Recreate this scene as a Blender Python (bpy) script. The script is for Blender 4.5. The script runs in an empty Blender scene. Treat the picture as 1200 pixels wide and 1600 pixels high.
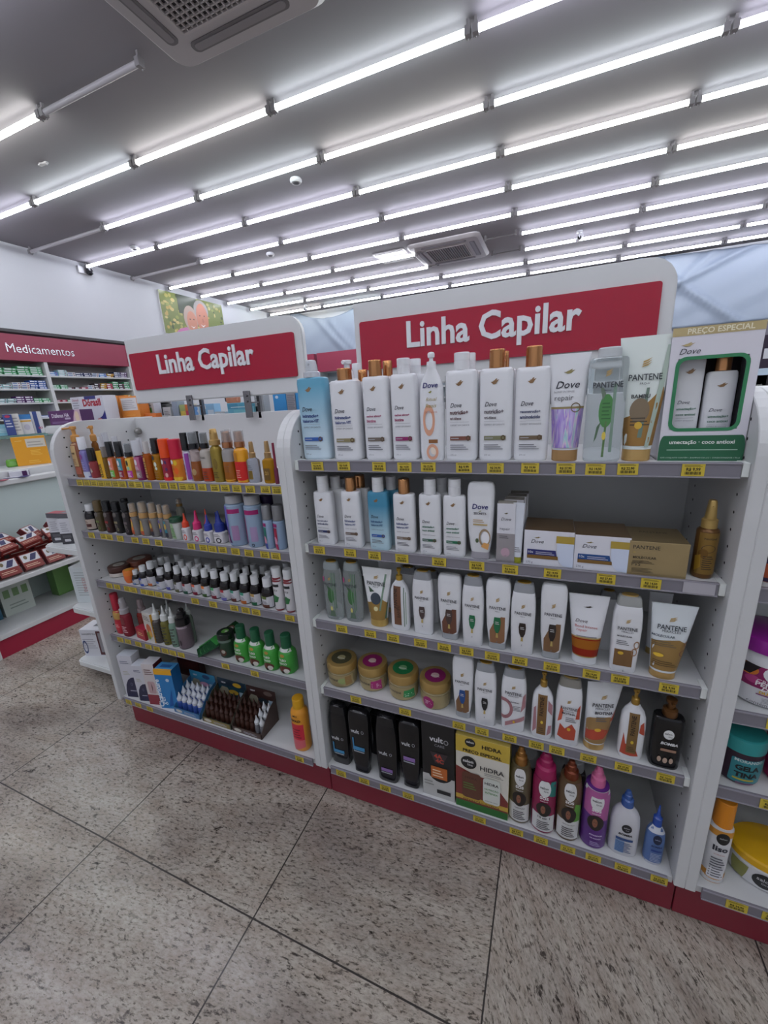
import bpy, bmesh, math, random
from mathutils import Vector, Matrix, Euler
R = math.radians
scene = bpy.context.scene
col = scene.collection
random.seed(7)

# ---------------------------------------------------------------- camera, light, exposure
cam_d = bpy.data.cameras.new('camera'); cam = bpy.data.objects.new('camera', cam_d); col.objects.link(cam)
scene.camera = cam
cam_d.sensor_fit = 'VERTICAL'; cam_d.sensor_height = 32.0
cam_d.lens = 32.0 * 629.42 / 1600.0
cam_d.clip_start = 0.02; cam_d.clip_end = 60
cam.matrix_world = Matrix(((0.925047, -0.052424, 0.376217, 0.651209), (0.375881, 0.269157, -0.886717, -0.880308), (-0.054776, 0.961668, 0.268688, 1.314474), (0.000000, 0.000000, 0.000000, 1.000000)))
world = bpy.data.worlds.new('world'); scene.world = world; world.use_nodes = True
world.node_tree.nodes['Background'].inputs[0].default_value = (0.75, 0.8, 0.9, 1)
world.node_tree.nodes['Background'].inputs[1].default_value = 0.05
scene.view_settings.view_transform = 'Standard'; scene.view_settings.look = 'None'
scene.view_settings.gamma = 1.0; scene.view_settings.exposure = 0.0
scene.view_settings.use_curve_mapping = False
TUBE_POWER = 19.0
CEIL_Z = 3.164

# ---------------------------------------------------------------- materials
def lin(h):
    h = h.lstrip('#'); v = [int(h[i:i+2], 16)/255 for i in (0, 2, 4)]
    return tuple(c/12.92 if c <= .04045 else ((c+.055)/1.055)**2.4 for c in v) + (1,)
_m = {}
def mat(h, rough=.4, metal=0., trans=0., coat=0., emit=0., alpha=1.):
    k = (h, rough, metal, trans, coat, emit, alpha)
    if k in _m: return _m[k]
    m = bpy.data.materials.new('paint_' + h.lstrip('#')); m.use_nodes = True
    b = m.node_tree.nodes['Principled BSDF']
    b.inputs['Base Color'].default_value = lin(h); b.inputs['Roughness'].default_value = rough
    b.inputs['Metallic'].default_value = metal; b.inputs['Transmission Weight'].default_value = trans
    b.inputs['Coat Weight'].default_value = coat
    if trans: b.inputs['IOR'].default_value = 1.25
    if emit: b.inputs['Emission Color'].default_value = lin(h); b.inputs['Emission Strength'].default_value = emit
    _m[k] = m; return m
def M(s):
    if not isinstance(s, str): return s
    p = s.split(':'); h = p[0]; t = p[1] if len(p) > 1 else 'p'
    return {'p': lambda: mat(h, .38), 'g': lambda: mat(h, .16), 'f': lambda: mat(h, .6), 'm': lambda: mat(h, .22, .9),
            'c': lambda: mat(h, .05, 0, .8), 't': lambda: mat(h, .25, 0, .4), 'x': lambda: mat(h, .85), 's': lambda: mat(h, .3, .5)}[t]()
def nodes_mat(name):
    m = bpy.data.materials.new(name); m.use_nodes = True
    nt = m.node_tree; return m, nt, nt.nodes['Principled BSDF']
def holo():
    m, nt, b = nodes_mat('holographic_film')
    tc = nt.nodes.new('ShaderNodeTexCoord'); w = nt.nodes.new('ShaderNodeTexNoise'); w.inputs['Scale'].default_value = 9; w.inputs['Distortion'].default_value = 2
    mp = nt.nodes.new('ShaderNodeMapping'); mp.inputs['Scale'].default_value = (6, 6, .6)
    r = nt.nodes.new('ShaderNodeValToRGB'); e = r.color_ramp.elements; e[0].position = .3; e[0].color = lin('8fb8d8'); e[1].position = .7; e[1].color = lin('a9a0cc')
    for p, c in ((.4, 'c8b8e0'), (.5, '9a7fd0'), (.57, 'e2c4d8'), (.63, 'a8dcd8')): x = e.new(p); x.color = lin(c)
    nt.links.new(tc.outputs['Object'], mp.inputs[0]); nt.links.new(mp.outputs[0], w.inputs['Vector']); nt.links.new(w.outputs['Fac'], r.inputs[0]); nt.links.new(r.outputs[0], b.inputs['Base Color'])
    b.inputs['Metallic'].default_value = .6; b.inputs['Roughness'].default_value = .25
    return m
def grad(name, c0, c1, z0, z1):           # a bottle really dyed from one colour to another over its height
    m, nt, b = nodes_mat(name)
    tc = nt.nodes.new('ShaderNodeTexCoord'); s = nt.nodes.new('ShaderNodeSeparateXYZ'); mr = nt.nodes.new('ShaderNodeMapRange'); mx = nt.nodes.new('ShaderNodeMix'); mx.data_type = 'RGBA'
    mr.inputs[1].default_value = z0; mr.inputs[2].default_value = z1
    mx.inputs[6].default_value = lin(c0); mx.inputs[7].default_value = lin(c1)
    nt.links.new(tc.outputs['Object'], s.inputs[0]); nt.links.new(s.outputs[2], mr.inputs[0]); nt.links.new(mr.outputs[0], mx.inputs[0]); nt.links.new(mx.outputs[2], b.inputs['Base Color'])
    b.inputs['Roughness'].default_value = .3
    return m
HOLO = holo()

# ---------------------------------------------------------------- mesh helpers
def link(name, bm, mats, parent=None, smooth=None):
    me = bpy.data.meshes.new(name); bm.to_mesh(me); bm.free()
    for m in (mats if isinstance(mats, (list, tuple)) else [mats]): me.materials.append(M(m))
    o = bpy.data.objects.new(name, me); col.objects.link(o)
    if parent: o.parent = parent
    return o
def tag(o, label, cat, group=None, kind=None):
    if label: o['label'] = label
    if cat: o['category'] = cat
    if group: o['group'] = group
    if kind: o['kind'] = kind
    return o
def empty(name, loc=(0, 0, 0), rz=0.):
    o = bpy.data.objects.new(name, None); col.objects.link(o); o.empty_display_size = .02
    o.location = loc; o.rotation_euler = (0, 0, rz); return o
def struct(o): o['kind'] = 'structure'; return o
def copy_tree(o, parent=None):
    c = o.copy(); col.objects.link(c); c.parent = parent
    for ch in list(o.children): copy_tree(ch, c)
    return c
def box(bm, x0, x1, y0, y1, z0, z1, mi=0, bev=0., mtx=None):
    r = bmesh.ops.create_cube(bm, size=1)
    vs = r['verts']
    for v in vs:
        v.co = Vector(((x0+x1)/2 + v.co.x*(x1-x0), (y0+y1)/2 + v.co.y*(y1-y0), (z0+z1)/2 + v.co.z*(z1-z0)))
    fs = list({f for v in vs for f in v.link_faces})
    for f in fs: f.material_index = mi
    if mtx is not None: bmesh.ops.transform(bm, matrix=mtx, verts=vs)
    if bev:
        r2 = bmesh.ops.bevel(bm, geom=list({e for v in vs for e in v.link_edges}), offset=bev, segments=2, affect='EDGES', profile=.5)
        for f in r2['faces']: f.material_index = mi
def sharpen(bm, ang=27):
    a = R(ang); bm.normal_update()
    for f in bm.faces: f.smooth = True
    for e in bm.edges:
        if len(e.link_faces) == 2:
            if e.calc_face_angle(0) > a: e.smooth = False
def ring_pts(a, b, n, N):
    o = []
    for i in range(N):
        t = 2*math.pi*i/N + math.pi/N; c, s = math.cos(t), math.sin(t)
        o.append((a*math.copysign(abs(c)**(2/n), c), b*math.copysign(abs(s)**(2/n), s)))
    return o
def loft(bm, rings, N=28, mi=0, cx=0., cy=0., mtx=None):
    """rings: (z, half width, half depth, exponent[, x shift, y shift])"""
    prev = None; new = []
    for k, g in enumerate(rings):
        z, a, b, n = g[:4]; sx = g[4] if len(g) > 4 else 0; sy = g[5] if len(g) > 5 else 0
        vs = [bm.verts.new((cx+sx+x, cy+sy+y, z)) for x, y in ring_pts(max(a, 1e-5), max(b, 1e-5), n, N)]
        new += vs
        if prev:
            for i in range(N):
                f = bm.faces.new((prev[i], prev[(i+1) % N], vs[(i+1) % N], vs[i])); f.material_index = mi
        else:
            f = bm.faces.new(list(reversed(vs))); f.material_index = mi
        prev = vs
    f = bm.faces.new(prev); f.material_index = mi
    if mtx is not None: bmesh.ops.transform(bm, matrix=mtx, verts=new)
    return new
def lathe(bm, prof, N=24, mi=0, **k): return loft(bm, [(z, r, r, 2) for r, z in prof], N, mi, **k)
def prism(bm, pts, y0, y1, mi=0, axis='y'):
    f = {'y': lambda a, b, d: (a, d, b), 'x': lambda a, b, d: (d, a, b), 'z': lambda a, b, d: (a, b, d)}[axis]
    A = [bm.verts.new(f(a, b, y0)) for a, b in pts]; B = [bm.verts.new(f(a, b, y1)) for a, b in pts]
    n = len(pts); fs = [bm.faces.new(A), bm.faces.new(list(reversed(B)))]
    for i in range(n): fs.append(bm.faces.new((A[i], B[i], B[(i+1) % n], A[(i+1) % n])))
    for q in fs: q.material_index = mi
    bmesh.ops.recalc_face_normals(bm, faces=fs)
def tube(bm, p0, p1, r, N=10, mi=0):
    p0, p1 = Vector(p0), Vector(p1); d = p1-p0
    q = d.to_track_quat('Z', 'Y').to_matrix().to_4x4()
    loft(bm, [(0, r, r, 2), (d.length, r, r, 2)], N, mi, mtx=Matrix.Translation(p0) @ q)
def rrect(x0, y0, x1, y1, r, corners='1111', k=6):
    o = []
    for i, (cx, cy, a0) in enumerate(((x1-r, y1-r, 0), (x0+r, y1-r, 90), (x0+r, y0+r, 180), (x1-r, y0+r, 270))):
        if corners[i] == '1':
            for j in range(k+1):
                a = R(a0+90*j/k); o.append((cx+r*math.cos(a), cy+r*math.sin(a)))
        else: o.append(((x1, y1), (x0, y1), (x0, y0), (x1, y0))[i])
    return o

# ---------------------------------------------------------------- flat artwork (lettering, bands, emblems)
_t = {}
def text_geo(s, bold=0., italic=0.):
    k = (s, bold, italic)
    if k in _t: return _t[k]
    c = bpy.data.curves.new('txt', 'FONT'); c.body = s; c.size = 1; c.resolution_u = 2; c.offset = bold; c.shear = italic
    c.fill_mode = 'FRONT' if hasattr(c, 'fill_mode') else c.fill_mode
    o = bpy.data.objects.new('txt', c); me = o.to_mesh()
    vs = [(v.co.x, v.co.y) for v in me.vertices]; fs = [tuple(p.vertices) for p in me.polygons]
    o.to_mesh_clear(); bpy.data.objects.remove(o); bpy.data.curves.remove(c)
    if not vs: vs = [(0, 0)]
    x0 = min(v[0] for v in vs); x1 = max(v[0] for v in vs)
    r = ([((x-(x0+x1)/2), y) for x, y in vs], fs, max(x1-x0, .01)); _t[k] = r; return r
def flat(op, W, H):
    """one artwork operation -> (verts, faces) in metres, x in -W..W, y in 0..H"""
    t = op[0]
    if t == 'r': x0, y0, x1, y1 = op[1:5]; P = [(x0*W, y0*H), (x1*W, y0*H), (x1*W, y1*H), (x0*W, y1*H)]; return P, [(0, 1, 2, 3)], op[5]
    if t == 'rr':
        x0, y0, x1, y1, rad = op[1:6]; P = rrect(x0*W, y0*H, x1*W, y1*H, rad*W, k=4); return P, [tuple(range(len(P)))], op[6]
    if t == 'e':
        cx, cy, rx, ry = op[1:5]; P = [(cx*W+rx*W*math.cos(a*math.pi/10), cy*H+ry*H*math.sin(a*math.pi/10)) for a in range(20)]; return P, [tuple(range(20))], op[5]
    if t == 'o':            # ring
        cx, cy, rx, ry, w = op[1:6]; P = []
        for a in range(24):
            c, s = math.cos(a*math.pi/12), math.sin(a*math.pi/12); P += [((cx+rx*c)*W, cy*H+ry*H*s), ((cx+rx*w*c)*W, cy*H+ry*w*H*s)]
        return P, [(2*i, (2*i+2) % 48, (2*i+3) % 48, 2*i+1) for i in range(24)], op[6]
    if t == 'p': P = [(x*W, y*H) for x, y in op[1]]; return P, [tuple(range(len(P)))], op[2]
    if t in ('t', 'v'):      # text, centre x, baseline y, max half width, colour, bold, italic
        s, cx, cy, hw, c = op[1:6]; b = op[6] if len(op) > 6 else 0; it = op[7] if len(op) > 7 else 0
        vs, fs, tw = text_geo(s, b, it); k = 2*hw*(W if t == 't' else H)/tw
        asp = op[8] if len(op) > 8 else 1
        if t == 't': P = [(cx*W+x*k, cy*H+y*k*asp) for x, y in vs]
        else: P = [(cx*W-y*k*asp, cy*H+x*k) for x, y in vs]
        return P, fs, c
    if t == 'l':
        x0, y0, x1, y1, n, c = op[1:7]; P = []; F = []; h = (y1-y0)*H/n
        for i in range(n):
            e = x1 - ((i*37) % 5)*.06*(x1-x0); y = y0*H+i*h; P += [(x0*W, y), (e*W, y), (e*W, y+h*.38), (x0*W, y+h*.38)]; F.append(tuple(range(4*i, 4*i+4)))
        return P, F, c
    if t == 'bars':
        x0, y0, x1, y1, n, c = op[1:7]; P = []; F = []; w = (x1-x0)*W/n
        for i in range(n):
            x = x0*W+i*w; ww = w*(.35+.12*((i*7) % 4)); P += [(x, y0*H), (x+ww, y0*H), (x+ww, y1*H), (x, y1*H)]; F.append(tuple(range(4*i, 4*i+4)))
        return P, F, c
def expand(ops):
    out = []
    for o in ops:
        if o[0] == 'bird':
            cx, cy, s, c = o[1:5]; a = o[5] if len(o) > 5 else .4
            for pts in ([(-1, -.1), (-.3, -.75), (.3, -.6), (.62, -.05), (1, .45), (.55, .3), (.1, .15), (-.4, -.1)], [(-.6, .05), (-.1, .25), (.2, .6), (.5, .75), (.45, .35), (.1, .1), (-.3, -.1)]):
                out.append(('p', [(cx+x*s, cy+y*s*a) for x, y in pts], c))
        elif o[0] == 'swoosh':
            cx, cy, s, c, a = o[1:6]
            for k in range(3):
                d = (k-1)*.42*a*s
                out.append(('p', [(cx-s*.7+k*.1*s, cy+d-.3*s*a), (cx+s*.2, cy+d), (cx+s*.8, cy+d+.65*s*a), (cx+s*.1, cy+d+.25*s*a), (cx-s*.5, cy+d)], c))
        else: out.append(o)
    return out
def art(bm, ops, W, H, mapf, mats, cuts=7, eps=.0003, base=0):
    """flat artwork laid on a surface: mapf(x, z, lift) -> world point"""
    for i, op in enumerate(expand(ops)):
        P, F, c = flat(op, W, H)
        mm = M(c)
        if mm not in mats: mats.append(mm)
        mi = mats.index(mm)
        t = bmesh.new(); vs = [t.verts.new((x, y, 0)) for x, y in P]
        for f in F:
            try: t.faces.new([vs[j] for j in f])
            except ValueError: pass
        if cuts and op[0] not in ('t', 'v', 'l', 'bars'):
            for k in range(1, cuts*2):
                x = -W + W*k/cuts
                bmesh.ops.bisect_plane(t, geom=t.verts[:]+t.edges[:]+t.faces[:], plane_co=(x, 0, 0), plane_no=(1, 0, 0))
            for k in range(1, 8):
                bmesh.ops.bisect_plane(t, geom=t.verts[:]+t.edges[:]+t.faces[:], plane_co=(0, H*k/8, 0), plane_no=(0, 1, 0))
        elif cuts and op[0] in ('l', 'bars'):
            for k in (-.6, -.3, 0, .3, .6):
                bmesh.ops.bisect_plane(t, geom=t.verts[:]+t.edges[:]+t.faces[:], plane_co=(W*k, 0, 0), plane_no=(1, 0, 0))
        t.verts.index_update(); m = [bm.verts.new(mapf(v.co.x, v.co.y, eps*(1+.6*i))) for v in t.verts]
        for f in t.faces:
            try: q = bm.faces.new([m[v.index] for v in f.verts]); q.material_index = mi
            except ValueError: pass
        t.free()
def on_loft(rings, x_shift=0.):
    rs = sorted(rings, key=lambda g: g[0])
    def f(x, z, e):
        z = min(max(z, rs[0][0]), rs[-1][0]); k = 0
        while k < len(rs)-2 and rs[k+1][0] < z: k += 1
        g, h = rs[k], rs[k+1]; t = 0 if h[0] == g[0] else (z-g[0])/(h[0]-g[0])
        a, b, n = (g[i]+(h[i]-g[i])*t for i in (1, 2, 3)); sx = (g[4] if len(g) > 4 else 0)*(1-t)+(h[4] if len(h) > 4 else 0)*t
        u = max(-.97, min(.97, x/a)); return (u*a+sx, -b*(1-abs(u)**n)**(1/n)-e, z)
    return f
def on_plane(y0): return lambda x, z, e: (x, y0-e, z)
# ---------------------------------------------------------------- packaging builders
def fin(parts, root, lab=None):
    for name, bm, mats in parts:
        sharpen(bm); o = link(name, bm, mats, root)
def head(kind, r, z0, z1, colr, cy=0., sp=0.):
    """closures; returns [(part name, bmesh, materials)]"""
    H = z1-z0; out = []
    if kind == 'flip':
        bm = bmesh.new(); loft(bm, [(z0, r, r, 2), (z0+H*.52, r, r, 2), (z0+H*.53, r*.97, r*.97, 2), (z0+H*.55, r*.97, r*.97, 2), (z0+H*.56, r, r, 2), (z1-H*.05, r, r, 2), (z1, r*.94, r*.94, 2)]); out.append(('cap', bm, [colr]))
    elif kind == 'tall':
        bm = bmesh.new(); loft(bm, [(z0, r, r, 2), (z1-.002, r*.97, r*.97, 2), (z1, r*.9, r*.9, 2)]); out.append(('cap', bm, [colr]))
    elif kind == 'spray':
        bm = bmesh.new(); loft(bm, [(z0, r, r, 2), (z0+H*.3, r, r, 2), (z0+H*.34, r*.8, r*.8, 2), (z0+H*.36, r*.8, r*.8, 2)])
        out.append(('collar', bm, [colr])); bm = bmesh.new()
        loft(bm, [(z0+H*.36, r*.72, r*.72, 2.3), (z0+H*.6, r*.62, r*.7, 2.6), (z1-H*.06, r*.5, r*.62, 2.8), (z1, r*.42, r*.5, 2.6)])
        tube(bm, (0, -r*.5, z1-H*.22), (0, -r*.85, z1-H*.22), r*.16); out.append(('spray_head', bm, [colr]))
    elif kind == 'mist':          # spray head under a clear overcap
        bm = bmesh.new(); loft(bm, [(z0, r, r, 2), (z0+H*.32, r, r, 2), (z0+H*.36, r*.62, r*.62, 2), (z1-H*.1, r*.55, r*.55, 2.3), (z1-H*.05, r*.45, r*.45, 2.3)]); out.append(('spray_head', bm, [colr]))
        bm = bmesh.new(); loft(bm, [(z0+H*.33, r*.93, r*.93, 2), (z1-.001, r*.9, r*.9, 2), (z1, r*.85, r*.85, 2)]); out.append(('overcap', bm, ['e8eef2:c']))
    elif kind == 'pump':
        bm = bmesh.new(); loft(bm, [(z0, r*.9, r*.9, 2), (z0+H*.08, r, r, 2), (z0+H*.38, r*.95, r*.95, 2), (z0+H*.45, r*.6, r*.6, 2)]); out.append(('collar', bm, [colr]))
        bm = bmesh.new(); loft(bm, [(z0+H*.45, r*.42, r*.42, 2), (z1-H*.22, r*.42, r*.42, 2), (z1-H*.2, r*.7, r*.7, 2), (z1-H*.03, r*.72, r*.72, 2), (z1, r*.6, r*.6, 2)])
        d = Vector((math.sin(sp), -math.cos(sp), 0)); p = Vector((0, 0, z1-H*.11))
        tube(bm, p, p+d*r*(2.2 if sp else 1.25)+Vector((0, 0, -H*.02)), r*.24); out.append(('pump_nozzle', bm, [colr]))
    elif kind == 'ball':
        bm = bmesh.new(); loft(bm, [(z0, r*1.1, r*1.1, 2), (z0+H*.42, r, r, 2), (z0+H*.46, r*.45, r*.45, 2), (z0+H*.62, r*.42, r*.42, 2), (z0+H*.68, r*.75, r*.7, 2), (z1-H*.13, r*.8, r*.72, 2), (z1-H*.03, r*.6, r*.5, 2), (z1, r*.25, r*.2, 2)]); out.append(('pump_nozzle', bm, [colr]))
    elif kind == 'nozzle':
        bm = bmesh.new(); loft(bm, [(z0, r, r, 2), (z0+H*.36, r*.95, r*.95, 2), (z0+H*.42, r*.62, r*.62, 2), (z0+H*.6, r*.34, r*.34, 2), (z1-H*.03, r*.16, r*.16, 2), (z1, r*.1, r*.1, 2)]); out.append(('nozzle_cap', bm, [colr]))
    elif kind == 'disctop':       # collar, stepped twist spout
        bm = bmesh.new(); loft(bm, [(z0, r, r, 2), (z0+H*.1, r*1.02, r*1.02, 2), (z0+H*.42, r*.95, r*.95, 2), (z0+H*.48, r*.66, r*.66, 2), (z0+H*.72, r*.62, r*.62, 2), (z0+H*.76, r*.48, r*.48, 2), (z1-H*.06, r*.42, r*.42, 2), (z1, r*.28, r*.28, 2)]); out.append(('cap', bm, [colr]))
    elif kind == 'none': pass
    return out
def shape(style, w, h, hs, dep, n, q):
    a = w/2; b = a*dep
    if style == 'flat':
        return [(0, a*.9, b*.88, n), (.003, a*.97, b*.96, n), (.008, a, b, n), (hs-.012, a, b, n), (hs-.004, a*.965, b*.95, n), (hs-.001, a*.88, b*.85, n), (hs, a*.6, min(b*.6, a*.6), 3)]
    if style == 'soft':          # soft shouldered lotion bottle
        return [(0, a*.86, b*.86, n), (.004, a*.95, b*.95, n), (hs*.1, a, b, n), (hs*.62, a, b, n), (hs*.8, a*.93, b*.93, n), (hs*.9, a*.74, b*.78, 2.2), (hs*.96, a*.5, min(b*.7, a*.5), 2), (hs, a*.38, a*.38, 2)]
    if style == 'oval':
        return [(0, a*.84, b*.86, n), (h*.015, a*.9, b*.93, n), (h*.3, a*.96, b, n), (h*.6, a, b, n), (h*.76, a*.96, b*.96, n), (h*.86, a*.86, b*.88, n), (h*.865, a*.84, b*.86, n)]
    if style == 'cond':
        return [(h*.1, a*.68, b*.8, n), (h*.14, a*.75, b*.86, n), (h*.35, a*.9, b*.95, n), (h*.65, a*.98, b, n), (h*.88, a, b*.9, n), (h*.95, a*.95, b*.82, n), (h*.985, a*.84, b*.66, n), (h, a*.6, b*.4, n)]
    if style == 'tube':
        wt = q.get('wt', 1.4); lean = q.get('lean', 0); c = q.get('ch', .11)
        R_ = []
        for t in (0, .12, .3, .5, .7, .85, .95, 1): R_.append((h*(c+(1-c)*t), a*(1+(wt-1)*t), max(b*(1-t**1.4)+.0012, .0014), 2.2+1.2*t, lean*t))
        return R_
    if style == 'round':
        sh = q.get('sh', .16); nk = q.get('nk', .5)
        return [(0, a*.88, b*.88, n), (.002, a*.96, b*.96, n), (.005, a, b, n), (hs*(1-sh), a, b, n), (hs*(1-sh*.55), a*.93, b*.93, n), (hs*(1-sh*.22), a*(.45+.5*nk), b*(.45+.5*nk), 2), (hs, a*nk, a*nk, 2)]
    if style == 'waist':
        return [(0, a*.8, b*.85, n), (.004, a*.9, b*.95, n), (hs*.25, a, b, n), (hs*.5, a*.85, b*.9, n), (hs*.72, a*.72, b*.85, n), (hs*.9, a*.8, b*.85, 2.2), (hs, a*.5, a*.5, 2)]
def B(style, name, label, cat, pos, body, cap, ops=(), ck='flip', dep=.52, n=4, cr=.48, rot=0., group=None, lev=None, sp=0., ext=(), **q):
    x, y, z, w, h, hs = pos
    if not hs: hs = h*.82
    y += max(0, dep-(.5 if x > 0 else .8))*w/2 if z < 1.19 else 0
    root = empty(name, (x, y, z), rot); tag(root, label, cat, group)
    rings = shape(style, w, h, hs, dep, n, q); parts = []
    bm = bmesh.new(); loft(bm, rings, 32); parts.append((q.get('bn', 'bottle_body'), bm, [body]))
    a = w/2; b = a*dep
    if style == 'oval':
        bm = bmesh.new(); loft(bm, [(h*.865, a*.84, b*.86, n), (h*.93, a*.8, b*.82, n), (h*.975, a*.72, b*.74, n), (h*.985, a*.6, b*.62, 2)], 32); parts.append(('cap', bm, [cap]))
        bm = bmesh.new(); loft(bm, [(h*.975, a*.56, b*.62, 2), (h*.997, a*.55, b*.6, 2), (h, a*.5, b*.55, 2)], 28); parts.append(('cap_lid', bm, [q.get('lid', 'c9a24a:m')]))
        hs = h*.865
    elif style == 'cond':
        bm = bmesh.new(); loft(bm, [(0, a*.6, b*.68, n), (h*.012, a*.7, b*.78, n), (h*.1, a*.68, b*.8, n)], 32); parts.append(('cap', bm, [cap])); hs = h
    elif style == 'tube':
        c = q.get('ch', .11)
        bm = bmesh.new(); loft(bm, [(0, a*.93, b*.93, 2.2), (h*.01, a, b, 2.2), (h*c, a, b, 2.2)], 32); parts.append(('cap', bm, [cap])); hs = h
    else: parts += head(ck, a*cr, hs-.0005, h, cap, sp=sp)
    if lev:                      # coloured liquid standing in a clear bottle
        t0, t1, lc = lev
        f = []
        for g in rings:
            if t0*hs < g[0] < t1*hs: f.append((g[0], g[1]+.0003, g[2]+.0003, g[3]))
        def at(zz):
            k = 0
            while k < len(rings)-2 and rings[k+1][0] < zz: k += 1
            g, hh = rings[k], rings[k+1]; t = (zz-g[0])/max(hh[0]-g[0], 1e-6); return (zz, g[1]+(hh[1]-g[1])*t+.0003, g[2]+(hh[2]-g[2])*t+.0003, g[3])
        bm = bmesh.new(); loft(bm, [at(max(t0*hs, .001))]+f+[at(t1*hs)], 32); parts.append(('liquid', bm, [lc]))
    if ops:
        bm = bmesh.new(); ms = []
        top = q.get('ltop', 1.)
        wref = max(g[1] for g in rings)
        mp = on_loft([(g[0], g[1]+.0006, g[2]+.0006)+tuple(g[3:]) for g in rings])
        art(bm, ops, wref, hs*top, mp, ms); 
        parts.append((q.get('ln', 'label'), bm, ms))
    parts += list(ext)
    fin(parts, root); return root
def jar(name, label, pos, body, lid, ops=(), lid_ops=(), lh=.28, cat='jar', rot=0., ov=1., group=None, clear=None, taper=.94, r_l=1.04):
    x, y, z, w, h, hs = pos; a = w/2/r_l; b = a*ov
    root = empty(name, (x, y, z), rot); tag(root, label, cat, group)
    hb = h*(1-lh)
    rings = [(0, a*.86*taper, b*.86*taper, 2), (h*.05, a*taper, b*taper, 2), (hb*.5, a, b, 2), (hb*.9, a, b, 2), (hb, a*.93, b*.93, 2), (hb+h*.04, a*.93, b*.93, 2)]
    bm = bmesh.new(); loft(bm, rings, 40); parts = [('jar_body', bm, [body])]
    L = a*r_l; Lb = b*r_l
    bm = bmesh.new(); loft(bm, [(hb+.001, L, Lb, 2), (h*.93, L, Lb, 2), (h*.985, L*.96, Lb*.96, 2), (h, L*.88, Lb*.88, 2)], 40)
    ms = [lid]; parts.append(('lid', bm, ms))
    if lid_ops:
        b2 = bmesh.new(); m2 = []
        art(b2, lid_ops, L*.86, Lb*1.72, lambda px, pz, e: (px, pz-Lb*.86, h+e), m2, cuts=0); parts.append(('lid_label', b2, m2))
    if ops:
        b2 = bmesh.new(); m2 = []
        art(b2, ops, a, hb, on_loft([(g[0], g[1]+.0006, g[2]+.0006, 2) for g in rings]), m2); parts.append(('label', b2, m2))
    fin(parts, root); return root
def carton(name, label, cat, pos, cols, ops=(), d=None, rot=0., group=None, side=(), top=(), bev=.0008, parent=None, tilt=0.):
    """a printed carton: one mesh; pos = centre x, front y, base z, width, height, depth"""
    x, y, z, w, h, hd = pos; d = d or hd or w*.5
    if rot and name == 'box': y += w/2*abs(math.sin(rot))+.002
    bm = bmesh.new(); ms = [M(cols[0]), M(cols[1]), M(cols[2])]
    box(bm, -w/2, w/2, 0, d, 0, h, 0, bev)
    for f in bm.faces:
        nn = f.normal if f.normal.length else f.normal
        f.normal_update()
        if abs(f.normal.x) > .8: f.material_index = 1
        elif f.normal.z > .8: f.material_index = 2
    if ops: art(bm, ops, w/2, h, on_plane(0), ms, cuts=0)
    if side: art(bm, side, d/2, h, lambda px, pz, e: (-w/2-e, d/2-px, pz), ms, cuts=0)
    if top: art(bm, top, w/2, d, lambda px, pz, e: (px, pz, h+e), ms, cuts=0)
    o = link(name, bm, ms, parent); o.location = (x, y, z); o.rotation_euler = (tilt, 0, rot)
    if label: tag(o, label, cat, group)
    return o
# ---------------------------------------------------------------- the room
XL, XR, YB, YF = -4.9, 5.6, 7.15, -4.4
m, nt, b = nodes_mat('granite_floor'); N = nt.nodes; L = nt.links
def nd(t, **k):
    n_ = N.new(t)
    for a, v in k.items(): setattr(n_, a, v)
    return n_
def mathn(op, a, b_=None):
    n_ = nd('ShaderNodeMath', operation=op)
    for i, v in enumerate((a, b_)):
        if v is None: continue
        if isinstance(v, (int, float)): n_.inputs[i].default_value = v
        else: L.new(v, n_.inputs[i])
    return n_.outputs[0]
tc = nd('ShaderNodeTexCoord'); sx = nd('ShaderNodeSeparateXYZ'); L.new(tc.outputs['Object'], sx.inputs[0])
mapA = nd('ShaderNodeMapping'); mapA.inputs['Rotation'].default_value = (0, 0, R(-6)); L.new(tc.outputs['Object'], mapA.inputs[0])
mapB = nd('ShaderNodeMapping'); mapB.inputs['Rotation'].default_value = (0, 0, R(62)); L.new(tc.outputs['Object'], mapB.inputs[0])
isB = mathn('GREATER_THAN', sx.outputs[0], .575)
mv = nd('ShaderNodeMix', data_type='VECTOR'); L.new(isB, mv.inputs[0]); L.new(mapA.outputs[0], mv.inputs[4]); L.new(mapB.outputs[0], mv.inputs[5])
st = nd('ShaderNodeMapping'); st.inputs['Scale'].default_value = (1, 2.5, 1); L.new(mv.outputs[1], st.inputs[0]); P_ = st.outputs[0]
def noise(scale, det=4, rough=.6, dist=0., vec=P_):
    n_ = nd('ShaderNodeTexNoise'); n_.inputs['Scale'].default_value = scale; n_.inputs['Detail'].default_value = det; n_.inputs['Roughness'].default_value = rough; n_.inputs['Distortion'].default_value = dist
    L.new(vec, n_.inputs['Vector']); return n_.outputs['Fac']
def ramp(fac, stops, interp='LINEAR'):
    r = nd('ShaderNodeValToRGB'); r.color_ramp.interpolation = interp; e = r.color_ramp.elements
    e[0].position, e[0].color = stops[0][0], lin(stops[0][1]); e[1].position, e[1].color = stops[-1][0], lin(stops[-1][1])
    for p, c in stops[1:-1]: q = e.new(p); q.color = lin(c)
    L.new(fac, r.inputs[0]); return r.outputs[0]
def mixc(f, a, b_, mode='MIX'):
    n_ = nd('ShaderNodeMix', data_type='RGBA', blend_type=mode)
    for i, v in ((0, f), (6, a), (7, b_)):
        if isinstance(v, (int, float, tuple)): n_.inputs[i].default_value = v
        else: L.new(v, n_.inputs[i])
    return n_.outputs[2]
base = ramp(noise(60, 5, .7), [(.3, '7b746b'), (.45, 'a59d92'), (.6, 'b8afa4'), (.8, '989088')])
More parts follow.
